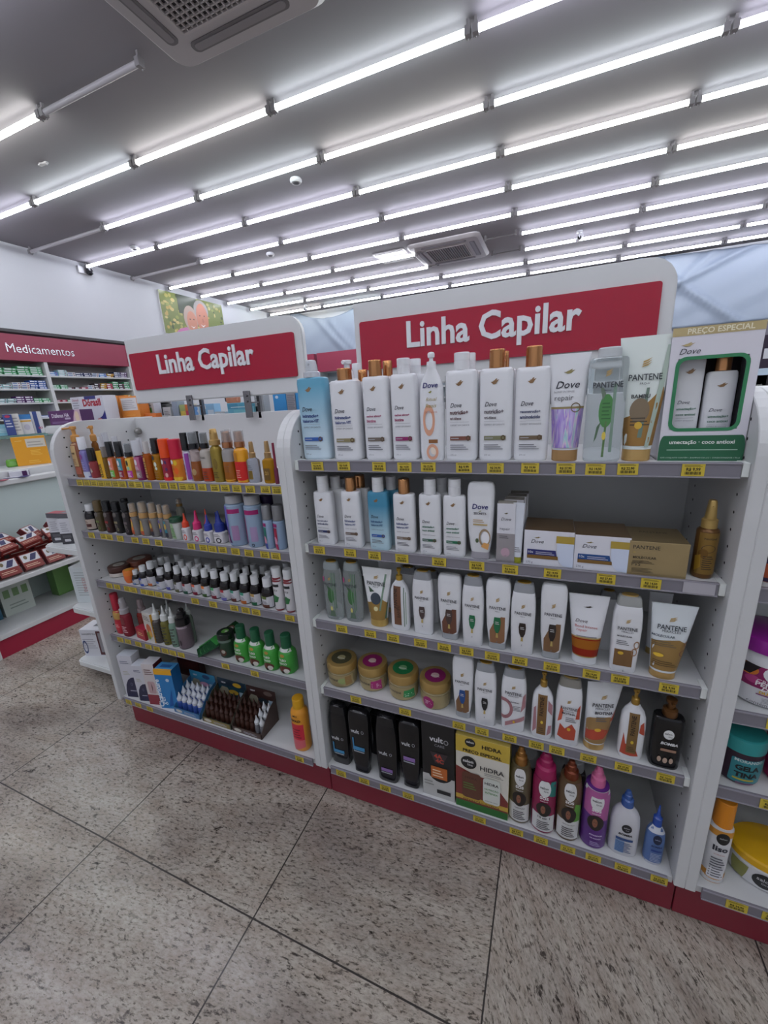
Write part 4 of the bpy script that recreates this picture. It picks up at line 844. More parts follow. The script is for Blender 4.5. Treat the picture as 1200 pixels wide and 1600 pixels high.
B('cond', 'conditioner_bottle', 'white conditioner with brown wave panel and black drop, third shelf', 'bottle', (0.6751, 0.0351, 0.6992, 0.0564, 0.1925, 0.0000), WHT, 'c4c8cc:t', PCO('7a5a3e:p', '2a2220:p'))
B('tube', 'squeeze_tube', 'white tube with glossy amber-red middle band and white cap', 'tube', (0.7471, 0.0366, 0.6992, 0.0517, 0.1700, 0.0000), 'dadbe0:p', 'd4d6da:p', [('bird', 0, .84, .25, '4a4440:p', .08), ('t', 'Dove', -.3, .62, .3, '5a4a50:p', 0, .3), ('t', 'Bond Intense', -.05, .55, .55, 'c06060:p'), ('t', 'repair', -.25, .5, .26, 'c06060:p'), ('l', -.5, .42, .5, .46, 1, '8a8a90:p'), ('p', [(-1.2, .13), (1.2, .13), (1.35, .4), (-1.35, .4)], '9c2c18:s'), ('p', [(-.9, .25), (.9, .25), (1.0, .38), (-1.0, .38)], 'b06a20:s'), ('r', -1.3, .4, 1.3, .42, 'c0a060:s'), ('r', -1.2, .13, 1.2, .145, 'c0a060:s')], wt=1.6, dep=.7, ch=.13)
DNA = [('o', .72, .45, .2, .06, .7, 'a07a5c:p'), ('o', .6, .34, .2, .06, .7, 'a07a5c:p')]
B('oval', 'shampoo_bottle', 'white shampoo bottle with gold lid, brown square and DNA spiral, third shelf right', 'bottle', (0.8240, 0.0352, 0.6992, 0.0567, 0.1864, 0.0000), WHT, 'c4c6c4:t', [('r', -.72, .1, .55, .36, '8a6a48:s')]+DNA+pant([('t', 'MOLECULAR', -.15, .56, .5, '2c2c36:p', .03), ('l', -.65, .44, .2, .52, 3, '6a6a70:p'), ('e', -.3, .31, .2, .025, 'd0a838:p'), ('t', 'g', 0, .03, .05, '75757c:p')], .66, '2c2c34:p', .66, sub='MIRACLES'), lid='c0a060:s')
B('tube', 'squeeze_tube', 'large white-to-gold tube with DNA spiral at the right end of the third shelf', 'tube', (0.9006, 0.0330, 0.6992, 0.0479, 0.1720, 0.0000), 'd2d8dc:p', 'c8a468:s', [('p', [(-1.05, .13), (1.05, .13), (1.2, .45), (.4, .56), (-1.2, .5)], 'a48450:s')]+[('o', .85, .5, .22, .05, .75, '8a6244:p'), ('o', .7, .38, .22, .05, .75, '8a6244:p')]+pant([('t', 'MOLECULAR', -.3, .58, .5, '4a5460:p', .02), ('l', -.8, .46, .3, .54, 3, '7a6a50:p'), ('e', -.4, .34, .22, .025, 'e0b83c:p'), ('l', -.6, .2, .5, .28, 3, '6a5434:p')],   .68, '2c343c:p', .62, sub='MIRACLES'), wt=1.72, dep=.75, ch=.1, lean=.006)
B('tube', 'squeeze_tube', 'white tube standing behind the bamboo tube of the third shelf', 'bottle', (0.2297, 0.1300, 0.6992, 0.0513, 0.1560, 0.1194), WHT, 'c0a468:s', (), 'none', cr=0.5)
B('oval', 'shampoo_bottle', 'clear-capped bottle behind the white pump bottle of the third shelf', 'bottle', (0.2904, 0.1200, 0.6992, 0.0571, 0.1568, 0.1211), WHT, 'b9bcc2:t', (), 'none', cr=0.5)
B('oval', 'shampoo_bottle', 'white bottle behind the grey-drop shampoo', 'bottle', (0.3591, 0.1100, 0.6992, 0.0547, 0.1572, 0.1225), WHT, 'b9bcc2:t', (), 'none', cr=0.5)
B('cond', 'shampoo_bottle', 'white bottle behind the tan-wave conditioner', 'bottle', (0.5484, 0.1100, 0.6992, 0.0492, 0.1611, 0.1285), WHT, 'b9bcc2:t', (), 'none', cr=0.5)
B('oval', 'shampoo_bottle', 'shadowed bottle left behind the gold-lidded DNA bottle', 'bottle', (0.7945, 0.1100, 0.6992, 0.0412, 0.1567, 0.1267), WHT, 'b9bcc2:t', (), 'none', cr=0.5)
B('tube', 'squeeze_tube', 'shadowed tube behind the large white-to-gold tube', 'bottle', (0.9005, 0.1200, 0.6992, 0.0330, 0.1584, 0.1293), WHT, 'c0a468:s', (), 'none', cr=0.5)
# ================= right unit, fourth shelf
def tmask(lb, pos, lidc, lab, opsx):
    jar('hair_mask_jar', lb, pos, 'c3b48c:t', 'b09258:s', [('r', -.92, .12, .95, .86, 'b5a57c:s'), ('t', 'PANTENE', -.25, .5, .42, '2c2c30:p', .02)]+opsx, [('e', 0, .5, .78, .39, lidc), ('e', 0, .5, .3, .14, lab), ('l', -.3, .42, .35, .5, 2, 'd8d8d0:p')], lh=.34)
tmask('golden jar with olive-black lid disc, leftmost of four jars on the fourth shelf', (0.0753, 0.0698, 0.4622, 0.0956, 0.0801, 0.0000), '4c4a34:p', 'a8a078:p', [('e', .45, .5, .3, .2, '9aa86c:p'), ('r', .6, .2, .9, .8, '9a7a48:p')])
tmask('golden jar with magenta lid disc and magenta label at its side, second of four jars', (0.1761, 0.0821, 0.4622, 0.0918, 0.0823, 0.0000), '8a1c5c:p', 'd8b8b0:p', [('p', [(.2,.3),(.85,.15),(.85,.8),(.25,.75)], 'a82c74:p'), ('l', .3, .35, .8, .65, 3, 'e0c0d0:p')])
tmask('golden jar with green lid disc, third of four jars', (0.2782, 0.0762, 0.4622, 0.0923, 0.0848, 0.0000), '1a6a3c:p', '78a878:p', [('p', [(.3,.3),(.9,.2),(.9,.75),(.35,.7)], '2c8a4c:p'), ('l', .4, .35, .85, .6, 2, 'c0e0c8:p')])
tmask('golden jar with magenta lid disc and round magenta label, rightmost of four jars', (0.3778, 0.0707, 0.4622, 0.0902, 0.0860, 0.0000), '801c58:p', 'c8a8a8:p', [('e', -.25, .42, .38, .36, '9a2468:p'), ('l', -.45, .35, 0, .6, 3, 'e0c0d0:p')])
B('cond', 'conditioner_bottle', 'white conditioner with brown wave panel and blue drop, fourth shelf', 'bottle', (0.4643, 0.0402, 0.4622, 0.0565, 0.1908, 0.0000), WHT, 'c4c8cc:t', PCO('7a5a3e:p', '234c8a:p'))
B('oval', 'shampoo_bottle', 'white shampoo bottle with tall black drop emblem, fourth shelf', 'bottle', (0.5240, 0.0361, 0.4622, 0.0562, 0.1898, 0.0000), WHT, 'b9bcc2:t', PSH('1c1c20:p'))
B('oval', 'shampoo_bottle', 'white shampoo bottle with dusty pink ribbon swirls, fourth shelf', 'bottle', (0.5949, 0.0402, 0.4622, 0.0623, 0.1872, 0.0000), WHT, 'b9bcc2:t', [('o', -.75, .42, .75, .2, .68, '9c6a70:p'), ('p', [(-.6,.08),(.9,.25),(.9,.33),(-.6,.16)], 'a87a80:p'), ('p', [(.6,.4),(.95,.5),(.95,.75),(.75,.7)], 'a87a80:p')]+pant([('t', 'COLÁGENO', .05, .56, .42, '2c2c36:p', .03), ('l', 0, .42, .6, .52, 4, '6a6a70:p'), ('e', .1, .2, .1, .025, 'd0a838:p')], .7, '34343c:p', .66, sub='MIRACLES'))
B('soft', 'pump_bottle', 'white gold-pump bottle with brown panel and pink ribbons on the fourth shelf', 'bottle', (0.6646, 0.0356, 0.4622, 0.0503, 0.1900, 0.1493), WHT, 'a8843c:s', [('p', [(-.85,.1),(-.5,.2),(-.6,.65),(-.8,.6)], 'a87880:p'), ('p', [(.5,.1),(.85,.15),(.9,.3),(.6,.3)], 'a87880:p'), ('p', [(.5,.6),(.9,.5),(.9,.7),(.5,.8)], 'a87880:p'), ('r', -.45, .1, .4, .88, '8a6a44:s'), ('v', 'PANTENE', .1, .66, .18, '2c2018:p', .02), ('e', 0, .35, .12, .03, 'd8b83c:p'), ('l', -.3, .14, .3, .26, 3, '5a4630:p')], 'pump', dep=.6, n=3, cr=.34)
RRIB = [('p', [(-.75,.15),(-.2,.1),(.6,.12),(.65,.3),(.3,.4),(-.2,.3),(-.6,.38)], 'b04834:p'), ('p', [(-.8,.4),(-.5,.45),(-.4,.6),(-.6,.7)], 'c05840:p'), ('p', [(.55,.5),(.85,.5),(.85,.75),(.65,.68)], 'b04834:p'), ('e', .1, .3, .14, .03, 'd8a838:p')]
B('oval', 'shampoo_bottle', 'white shampoo bottle with red ribbon shapes, fourth shelf', 'bottle', (0.7232, 0.0368, 0.4622, 0.0582, 0.1931, 0.0000), WHT, 'b0aca4:t', RRIB+pant([('t', 'BIOTINA', 0, .56, .5, '2c2c36:p', .03), ('l', -.2, .44, .6, .53, 3, '6a6a70:p')], .64, '34343c:p', .62, sub='MIRACLES'), lid='b09458:s')
B('tube', 'squeeze_tube', 'slanting white and gold tube with red ribbons, fourth shelf', 'tube', (0.7853, 0.0395, 0.4622, 0.0471, 0.1841, 0.0000), 'd6d8dc:p', 'c8a468:s', [('p', [(-1.05,.12),(1.05,.12),(1.2,.35),(.5,.52),(-.6,.5),(-1.1,.4)], 'a8885c:s'), ('p', [(-.9,.15),(.3,.2),(.6,.32),(0,.35),(-.7,.3)], 'b04834:p'), ('p', [(.5,.45),(1.4,.5),(1.5,.7),(.8,.62)], 'c05840:p'), ('e', -.1, .33, .18, .025, 'd8a838:p')]+pant([('t', 'BIOTINA', .1, .56, .5, '2c2c36:p', .03), ('l', -.3, .46, .3, .54, 3, '6a6a70:p')], .66, '34343c:p', .58, sub='MIRACLES'), wt=1.7, dep=.8, ch=.1, lean=.014, rot=.25)
B('soft', 'pump_bottle', 'white gold-pump bottle with brown panel and red ribbons on the fourth shelf', 'bottle', (0.8606, 0.0387, 0.4622, 0.0519, 0.1881, 0.1480), WHT, 'a8843c:s', [('p', [(-.85,.1),(0,.08),(.6,.1),(.3,.25),(-.5,.3),(-.7,.5)], 'b04834:p'), ('p', [(.45,.55),(.9,.5),(.75,.75),(.5,.7)], 'b04834:p'), ('r', -.42, .14, .38, .88, '8a6e48:s'), ('v', 'PANTENE', .12, .66, .18, '2c2018:p', .02), ('e', 0, .35, .12, .03, 'd8b83c:p'), ('l', -.3, .18, .3, .28, 3, '5a4630:p')], 'pump', dep=.6, n=3, cr=.34)
B('flat', 'pump_bottle', 'black bottle with amber pump and white round emblem, right end of fourth shelf', 'bottle', (0.9278, 0.0384, 0.4622, 0.0599, 0.1805, 0.1377), '131315:g', '6a4624:s', salon(.7, .34, ry=.09)+[('t', 'BOMBA', .1, .5, .55, 'd8d8da:p', .04, .25), ('rr', -.4, .37, .6, .42, .05, '9a7864:p'), ('e', -.4, .2, .13, .055, 'b09888:p'), ('e', -.02, .19, .15, .055, 'b09888:p'), ('e', .36, .2, .13, .055, 'b09888:p')], 'pump', dep=.55, n=3.4, cr=.5)
# ================= right unit, bottom shelf
def vult(lb, pos, c, st, lo):
    o = [('t', 'vult', -.25, .5 if st == 'oval' else .68, .4, 'c8c8cc:p', .02), ('o', .45, .53 if st == 'oval' else .71, .12, .025, .7, '9a9aa0:p')]
    o += [('r', -.5, lo, .55, lo+.06, c), ('r', -.5, lo-.03, .5, lo-.01, '9aa0a8:p')] + ([('r', -.55, lo, -.42, lo+.2, c)] if c.startswith('3') else [])
    B(st, 'conditioner_bottle' if st == 'cond' else 'shampoo_bottle', lb, 'bottle', pos, '111114:g', '17171a:g', o, lid='17171a:g')
vult('glossy black bottle with light blue bracket label, leftmost on the bottom shelf', (0.0613, 0.0396, 0.1642, 0.0710, 0.2292, 0.0000), '3f86b4:p', 'oval', .24)
vult('glossy black upside-down bottle with light blue bracket label', (0.1417, 0.0291, 0.1642, 0.0722, 0.2340, 0.0000), '3f86b4:p', 'cond', .4)
vult('glossy black bottle with purple label, third on the bottom shelf', (0.2325, 0.0299, 0.1642, 0.0713, 0.2442, 0.0000), '8a6aa8:p', 'oval', .2)
vult('glossy black upside-down bottle with purple label', (0.3069, 0.0314, 0.1642, 0.0689, 0.2396, 0.0000), '8a6aa8:p', 'cond', .45)
carton('box', 'black box with orange square and white lower part, beside the black bottles', 'box', (0.3957, 0.0176, 0.1642, 0.0958, 0.2676, 0.0000), ('161618:p', '2a2a30:p', '202024:p'), [('r', -1, 0, 1, .3, 'b8b8b6:p'), ('e', .1, .36, .78, .14, '161618:p'), ('t', 'vult', -.1, .76, .42, 'd0d0d4:p', .02), ('o', .5, .78, .14, .03, .7, '9a9aa0:p'), ('t', 'CARE', .1, .7, .3, '9a9aa0:p'), ('p', [(-.5,.62),(.6,.62),(.3,.48),(-.2,.48)], '3a3034:p'), ('t', '4A', 0, .55, .25, 'b04030:p', .03), ('t', '4C', .1, .49, .25, 'b04030:p', .03), ('r', -.45, .27, .55, .43, 'b8642c:p'), ('l', -.35, .3, .3, .41, 3, 'e0c8a8:p'), ('l', -.9, .16, -.3, .24, 2, '8a8a88:p'), ('r', -.1, .07, .75, .12, '2a2a2c:p')], d=.06)
# HIDRA kit
x, y, z, w, h, _ = (0.5201, 0.0149, 0.1642, 0.1442, 0.2533, 0.0000)
carton('box', 'yellow, white and green promotional kit box with round black emblem on the bottom shelf', 'box', (x, y, z, w, h, .07), ('cfcbc0:p', 'b8a850:p', 'c9b25c:p'), [('r', -1, .78, 1, 1, 'c2a640:p'), ('p', [(-1, 0), (-1, .58), (-.2, .5), (.35, .5), (1, .25), (1, 0)], '7a3430:p'), ('r', -1, .12, 1, .18, 'c2a040:p'), ('r', -1, 0, 1, .1, '2f6a30:p'),
        ('e', -.45, .93, .2, .055, '1c1c1c:p'), ('t', 'salon', -.45, .925, .14, 'e0e0e0:p', .02), ('t', 'HIDRA', .35, .89, .36, '2a241c:p', .03), ('t', 'PREÇO ESPECIAL', 0, .8, .72, '2a241c:p', .03), ('e', -.5, .66, .3, .085, '1c1c1c:p'), ('t', 'salon', -.52, .66, .2, 'e0e0e0:p', .02), ('t', 'line', -.44, .62, .1, 'e0e0e0:p'), ('t', 'HIDRA', .38, .6, .44, '26262a:p', .01), ('l', .1, .55, .8, .59, 2, '8a8a88:p'),
        ('rr', -.75, .17, -.02, .53, .14, '5f3a2c:p'), ('t', 'HIDRA', -.4, .44, .22, '3a241c:p'), ('l', -.7, .3, -.2, .4, 3, '5a7a3c:p'), ('rr', .06, .17, .7, .52, .14, 'c9cdc6:p'), ('t', 'HIDRA', .38, .43, .26, '26262a:p', .02), ('t', 'NUTRIÇÃO', .38, .36, .26, '3a8a3c:p', .01), ('t', 'INTENSA', .38, .31, .24, '3a8a3c:p', .01), ('t', 'ÓLEO DE COCO', .38, .2, .24, '4a4a4a:p'), ('t', 'REPARAÇÃO INTENSA', .0, .13, .7, '5a2a20:p', .01)], d=.07, side=[('r', -1, .78, 1, 1, 'c2a640:p')])
B('round', 'shampoo_bottle', 'olive bottle with bronze twist spout and white collar, first of the tall curly-hair bottles', 'bottle', (0.6200, 0.0310, 0.1642, 0.0574, 0.2415, 0.1903), '5f5640:p', 'a07038:s', sos('222226:p', '+ DEFINIÇÃO'), 'disctop', dep=.85, n=2, cr=.55, sh=.14, nk=.8, ext=())
B('round', 'shampoo_bottle', 'crimson bottle with crimson spout and teal detail, second of the tall curly-hair bottles', 'bottle', (0.6820, 0.0260, 0.1642, 0.0599, 0.2478, 0.1802), '8a1c4a:p', '9a1c54:p', [('p', [(.2,.75),(.9,.7),(.9,.95),(.5,.98)], '2a7a74:p')]+sos('222226:p', '10 em 1'), 'disctop', dep=.85, n=2, cr=.85, sh=.1, nk=.88)
B('round', 'shampoo_bottle', 'brown and green bottle with red-brown spout, third of the tall curly-hair bottles', 'bottle', (0.7422, 0.0266, 0.1642, 0.0573, 0.2441, 0.1942), '5f4a34:p', '7a3c24:s', [('p', [(.2,.3),(.95,.3),(.95,.62),(.5,.66)], '5f9a3c:p')]+sos('222226:p', 'LEITE DE COCO'), 'disctop', dep=.85, n=2, cr=.6, sh=.14, nk=.85)
B('round', 'shampoo_bottle', 'purple and pink bottle with pink spout and white collar on the bottom shelf', 'bottle', (0.8041, 0.0295, 0.1642, 0.0607, 0.2440, 0.1903), '5c2c80:p', 'd06c98:p', [('p', [(-.9,.6),(.9,.5),(.95,1),(-.9,1)], 'b05c98:p'), ('r', -.95, .93, .95, 1, 'c9cbd0:p')]+salon(.82)+[('t', 'SOS', 0, .66, .36, 'e6e6e6:p', .04), ('t', 'CACHOS', 0, .615, .32, 'e6e6e6:p', .02)]+face(y=.47)+[('t', 'ATIVADOR', .1, .25, .5, 'd8c8e8:p', .03), ('t', 'DE CACHOS', .1, .2, .42, 'd8c8e8:p', .03), ('l', -.3, .08, .5, .16, 3, 'b0a0d0:p')], 'disctop', dep=.85, n=2, cr=.55, sh=.12, nk=.85)
B('soft', 'lotion_bottle', 'white oval bottle with blue snap cap and black round emblem on the bottom shelf', 'bottle', (0.8719, 0.0355, 0.1642, 0.0649, 0.1950, 0.1515), 'c6c6cc:p', '3a5a9a:g', [('e', .05, .62, .34, .085, '1c1c22:p'), ('t', 'salon', .05, .62, .2, 'c8c8d0:p', .01), ('t', 'line', .1, .58, .1, 'c8c8d0:p'), ('t', 'BOMBA', .0, .47, .46, '26262c:p', .04, .2), ('r', -.6, .36, .55, .41, '2c4a80:p'), ('r', -.6, .1, .0, .35, '6a8ab4:p'), ('l', -.55, .12, .5, .34, 7, '2c4a80:p')], 'disctop', dep=.6, n=2.4, cr=.42)
B('soft', 'lotion_bottle', 'small blue bottle with white shoulder and pointed blue cap, right end of the bottom shelf', 'bottle', (0.9380, 0.0336, 0.1642, 0.0414, 0.1765, 0.1189), '5470a4:p', '2c4ca0:g', [('r', -1, .84, 1, .98, 'c9cdd6:p'), ('r', -1, 0, 1, .08, 'b8bcc8:p'), ('e', .1, .7, .45, .12, '1a2440:p'), ('t', 'salon', .1, .69, .26, 'a8b4d0:p', .01), ('t', 'BOMBA', .1, .5, .55, '1c2c58:p', .04, .2), ('r', -.4, .38, .7, .43, '2c448a:p'), ('l', -.4, .12, .7, .35, 6, 'a8b4d0:p')], 'nozzle', dep=.7, n=2.4, cr=.48)
B('round', 'shampoo_bottle', 'white collar of a second-row bottle between the first and second curly-hair bottles', 'bottle', (0.6363, 0.1200, 0.1642, 0.0644, 0.1502, 0.1177), '3a3034:p', 'c9ccd0:p', (), 'tall', cr=0.8)
B('round', 'shampoo_bottle', 'white collar of a second-row bottle between the third and fourth curly-hair bottles', 'bottle', (0.7580, 0.1300, 0.1642, 0.0602, 0.1622, 0.1307), '3a3034:p', 'c9ccd0:p', (), 'tall', cr=0.8)
B('oval', 'shampoo_bottle', 'black bottle in the dark second row of the bottom shelf, leftmost of four', 'bottle', (0.0878, 0.1100, 0.1642, 0.0746, 0.1617, 0.1293), '111114:g', '17171a:g', (), 'none', lid='17171a:g', cr=0.5)
B('oval', 'shampoo_bottle', 'black bottle in the dark second row of the bottom shelf, second of four', 'bottle', (0.1676, 0.1100, 0.1642, 0.0719, 0.1639, 0.1311), '111114:g', '17171a:g', (), 'none', lid='17171a:g', cr=0.5)
B('oval', 'shampoo_bottle', 'black bottle in the dark second row of the bottom shelf, third of four', 'bottle', (0.2528, 0.1100, 0.1642, 0.0691, 0.1686, 0.1349), '111114:g', '17171a:g', (), 'none', lid='17171a:g', cr=0.5)
B('oval', 'shampoo_bottle', 'black bottle in the dark second row of the bottom shelf, rightmost of four', 'bottle', (0.3212, 0.1100, 0.1642, 0.0668, 0.1693, 0.1355), '111114:g', '17171a:g', (), 'none', lid='17171a:g', cr=0.5)
# ================= third unit (right edge)
jar('hair_cream_jar', 'large white jar with purple lid and magenta label at the right edge of the photo', (1.0950, 0.0910, 0.6604, 0.1300, 0.1550, 0.1318), 'd2d2d6:p', '8a1c8a:g', [('r', -1, .38, 1, .78, '8a1c5c:p'), ('e', -.75, .68, .22, .1, 'd0782c:p'), ('e', -.62, .52, .16, .07, 'b03c7c:p'), ('p', [(-1,.6),(-.7,.6),(-.5,.78),(-1,.8)], '1c1418:p')]+[('e', .06, .68, .5, .18, 'd8d8dc:p'), ('t', 'salon', .08, .68, .34, '1c1c20:p', .03), ('t', 'line', .2, .61, .16, '1c1c20:p'), ('t', 'CREME DE', -.15, .5, .4, 'd8c8d0:p', .02), ('t', 'PENTEAR', -.1, .44, .46, 'e8e0e4:p', .03), ('t', 'Definição', -.02, .36, .4, 'f0e8ec:p', .02, .3), ('t', 'DURADOURA', 0, .3, .44, 'd8a82c:p', .04), ('r', -.5, .27, .5, .29, '7a1c6a:p'), ('l', -.35, .14, .5, .24, 4, '9a9a9e:p'), ('t', 'contém o sistema', -.1, .08, .55, '5a5a60:p')], lh=.2, clear=None)
jar('hair_gel_jar', 'dark jar with teal lid and teal GELATINA lettering panel at right edge', (1.0725, 0.0685, 0.4612, 0.0850, 0.1180, 0.1003), '2c1628:p', '2a8a8a:p', [('rr', -.6, .1, .9, .85, .1, '2f7f88:p'), ('t', 'MORANGO', .1, .76, .6, 'b8c8c8:p', .03), ('t', 'GELA', .08, .52, .52, '14181c:p', .05), ('t', 'TINA', .08, .3, .52, '14181c:p', .05), ('r', -.45, .2, .45, .25, 'b8a83c:p'), ('l', -.3, .08, .5, .16, 2, '9a4c7c:p')], lh=.28)
jar('hair_cream_jar', 'round crimson jar with round white emblem half hidden at the right edge', (1.1780, 0.0850, 0.4612, 0.1100, 0.1400, 0.0000), 'a0205a:p', '8a1c30:p', salon(.6, .4, ry=.2)+[('t', 'CREME', 0, .3, .5, 'e0c0cc:p', .03), ('e', -.7, .3, .2, .14, 'c0982c:p')], lh=.25)
B('round', 'lotion_bottle', 'white bottle with orange cap and black oval emblem at the bottom of the right unit', 'bottle', (1.0607, 0.0382, 0.1642, 0.0462, 0.2399, 0.1711), 'cfcfd2:p', 'd8861c:p', [('r', -1, .0, 1, .2, 'c88a34:p'), ('r', -1, .85, 1, .95, 'c88a34:p'), ('e', .05, .82, .55, .1, '1a1a1c:p'), ('t', 'salon', .05, .815, .3, 'c8c8c8:p', .01), ('t', 'liso', 0, .6, .62, '1c2030:p', .03), ('t', 'brilhante', 0, .53, .44, 'b0746c:p'), ('rr', -.7, .1, .7, .3, .2, 'd6d6da:p'), ('l', -.6, .14, .6, .5, 8, '4a4a56:p')], 'tall', dep=.75, n=2.2, cr=.82, sh=.05, nk=.88)
jar('hair_mask_tub', 'wide oval tub with bright yellow lid at the bottom right corner of the right unit', (1.1850, 0.0950, 0.1645, 0.1650, 0.0850, 0.0000), 'cfcfd2:p', 'dba81c:g', [('e', -.35, .5, .26, .34, '1a1a1c:p'), ('t', 'salon', -.35, .52, .17, 'c8c8c8:p', .01), ('t', 'line', -.32, .36, .08, 'c8c8c8:p'), ('t', 'liso', .25, .4, .28, '1c2030:p', .03), ('l', .02, .15, .5, .3, 3, '5a5a66:p'), ('p', [(-1,.1),(-.75,.1),(-.7,.8),(-1,.8)], '8a8a4c:p')], lh=.26, cat='tub', ov=.72, rot=-.0)
B('round', 'lotion_bottle', 'white and purple container just entering the photo above the yellow-lidded tub', 'bottle', (1.32, .14, .1645, .075, .15, .12), '4a2c70:p', 'c8c8cc:p', [('r', -1, .55, 1, .85, 'c8c8cc:p')], 'tall', dep=1, n=2, cr=.85)
B('round', 'lotion_bottle', 'dark purple and orange bottle on the upper shelf at the right edge', 'bottle', (1.0600, 0.0560, 0.9359, 0.0600, 0.1200, 0.1020), '2a1c40:p', '2a1c40:p', [('r', -1, .0, 1, .38, 'b0502c:p')], 'tall', dep=1, n=2, cr=.9)
# ================= left unit, top shelf
def sm(name, lb, pos, body, cap, ops=(), ck='tall', cr=.7, st='round', **k): return B(st, name, lb, 'bottle', pos, body, cap, ops, ck, dep=k.pop('dep', .8), n=k.pop('n', 2.6), cr=cr, **k)
def lb2(c1, c2, c3='e0e0e0:p', e='dcdce0:p'): return [('r', -.8, .1, .8, .92, c1), ('r', -.8, .1, .8, .4, c2), ('e', -.1, .72, .34, .12, e), ('l', -.55, .45, .5, .58, 3, c3), ('l', -.5, .14, .5, .34, 4, c3)]
sm('pump_bottle', 'amber bottle with beige label and tan pump, leftmost on the left unit\'s top shelf', (-0.9529, 0.0688, 1.0982, 0.0473, 0.1852, 0.1302), '8a5238:g', 'c08a48:p', [('r', -.8, .32, .55, .95, 'c0a070:p'), ('r', -.5, .1, .7, .3, 'a85a44:p'), ('t', 'gold', -.1, .66, .4, '3a2c20:p', .03, .2), ('l', -.6, .38, .3, .55, 4, '8a5a40:p')], 'pump', cr=.62, sp=-.6)
sm('spray_bottle', 'purple and pink small bottle with white square cap beside the tan pump', (-0.9120, 0.0614, 1.0982, 0.0326, 0.1464, 0.1030), '7a74b0:p', 'd4d6dc:p', [('e', -.2, .75, .5, .1, '8a3c8a:p'), ('r', -1, 0, 1, .22, 'c8cede:p'), ('l', -.5, .3, .6, .6, 5, 'a8a4d4:p')], cr=.8)
sm('spray_bottle', 'dark red small bottle with black cap near the left end of the left top shelf', (-0.8734, 0.0607, 1.0982, 0.0301, 0.1074, 0.0625), '8a3034:p', '17171a:g', [('e', -.3, .8, .2, .06, 'c8a8a8:p'), ('p', [(-.4,.4),(0,.6),(.4,.4),(0,.3)], 'b8b0a0:p')], cr=.85)
carton('box', 'narrow bright yellow box among the hair oils', 'box', (-0.8131, 0.0474, 1.0982, 0.0274, 0.0976, 0.0000), ('d8a418:p', 'c09014:p', 'e0b020:p'), [('v', 'ELIXIR', 0, .3, .25, '3a2c10:p', .03)], d=.02)
sm('oil_bottle', 'olive-gold oil bottle with clear top right of the narrow yellow box', (-0.7942, 0.0566, 1.0982, 0.0229, 0.1118, 0.0761), '8a6a2c:t', '9a9490:t', [('l', -.6, .1, .6, .5, 5, '5a4418:p')], cr=.8)
sm('oil_bottle', 'small bottle with coral and lime label and black cap', (-0.7592, 0.0545, 1.0982, 0.0273, 0.1293, 0.0787), 'b05c20:p', '151518:g', lb2('d8765c:p', '6ab04c:p'), cr=.85)
sm('oil_bottle', 'small bottle with teal and crimson label and black cap', (-0.7136, 0.0549, 1.0982, 0.0293, 0.1291, 0.0786), 'b8541c:p', '151518:g', lb2('3c8a98:p', '8a1c38:p'), cr=.85)
sm('oil_bottle', 'small bottle with yellow, mint and magenta label and black mist cap', (-0.6691, 0.0553, 1.0982, 0.0314, 0.1216, 0.0786), 'c07c20:p', '17171c:g', lb2('d8b040:p', 'b83c98:p', e='1c1c20:p')+[('e', .1, .5, .35, .08, '8ac0a0:p')], 'mist', cr=.8)
sm('oil_bottle', 'small magenta-purple bottle with clear white cap', (-0.6184, 0.0500, 1.0982, 0.0310, 0.1321, 0.0837), '7a1c54:p', 'd6d8de:t', lb2('b05c80:p', '8a7078:p'), cr=.9)
sm('oil_bottle', 'orange-amber oil bottle with white cap left of the black-capped amber bottle', (-0.5797, 0.0544, 1.0982, 0.0310, 0.1269, 0.0893), 'b45c1c:t', 'd8d4d2:t', [('r', -.8, .1, .0, .85, 'c09048:p'), ('l', -.7, .2, 0, .75, 6, '5a3c1c:p')], cr=.6)
sm('oil_bottle', 'amber bottle with white lettering and tall black cap beside the orange cap', (-0.5437, 0.0605, 1.0982, 0.0353, 0.1371, 0.0884), 'b47c20:t', '151518:g', [('e', -.2, .84, .3, .08, '1c1c20:p'), ('e', .1, .6, .3, .09, 'c8d0c0:p'), ('e', .2, .45, .25, .06, 'c8d0c0:p'), ('l', -.5, .1, .5, .36, 4, '8a5c1c:p')], cr=.7)
sm('spray_can', 'red bottle with large orange cap on the left top shelf', (-0.5029, 0.0609, 1.0982, 0.0373, 0.1343, 0.0747), '9a1c38:p', 'e04c18:p', [('e', -.3, .82, .3, .1, 'd8d4d8:p'), ('e', .4, .8, .2, .08, '4a2c5c:p'), ('e', .4, .5, .25, .08, '5a2c5c:p'), ('r', -1, 0, 1, .15, 'd01c20:p'), ('e', .3, .25, .3, .1, 'e0a8a0:p')], cr=.96, sh=.04, nk=.9)
sm('spray_can', 'orange-yellow bottle with large crimson cap on the left top shelf', (-0.4581, 0.0618, 1.0982, 0.0392, 0.1325, 0.0716), 'd87c1c:p', 'c01438:p', [('e', -.4, .85, .3, .1, 'd8d4d8:p'), ('e', .3, .82, .35, .12, 'd8b01c:p'), ('e', .3, .45, .4, .15, 'e8641c:p'), ('r', -1, 0, 1, .18, 'e0b428:p'), ('l', -.6, .5, 0, .7, 3, '8a3c1c:p')], cr=.98, sh=.04, nk=.92)
sm('oil_bottle', 'white and purple slim bottle with black cap right of the crimson-capped bottle', (-0.4111, 0.0622, 1.0982, 0.0281, 0.1514, 0.0979), 'c8c4d4:p', '151518:g', [('r', -.1, .05, .9, .9, '8a3c94:p'), ('v', 'SEDA', -.45, .5, .3, '7a3c84:p', .03)], 'tall', cr=.92)
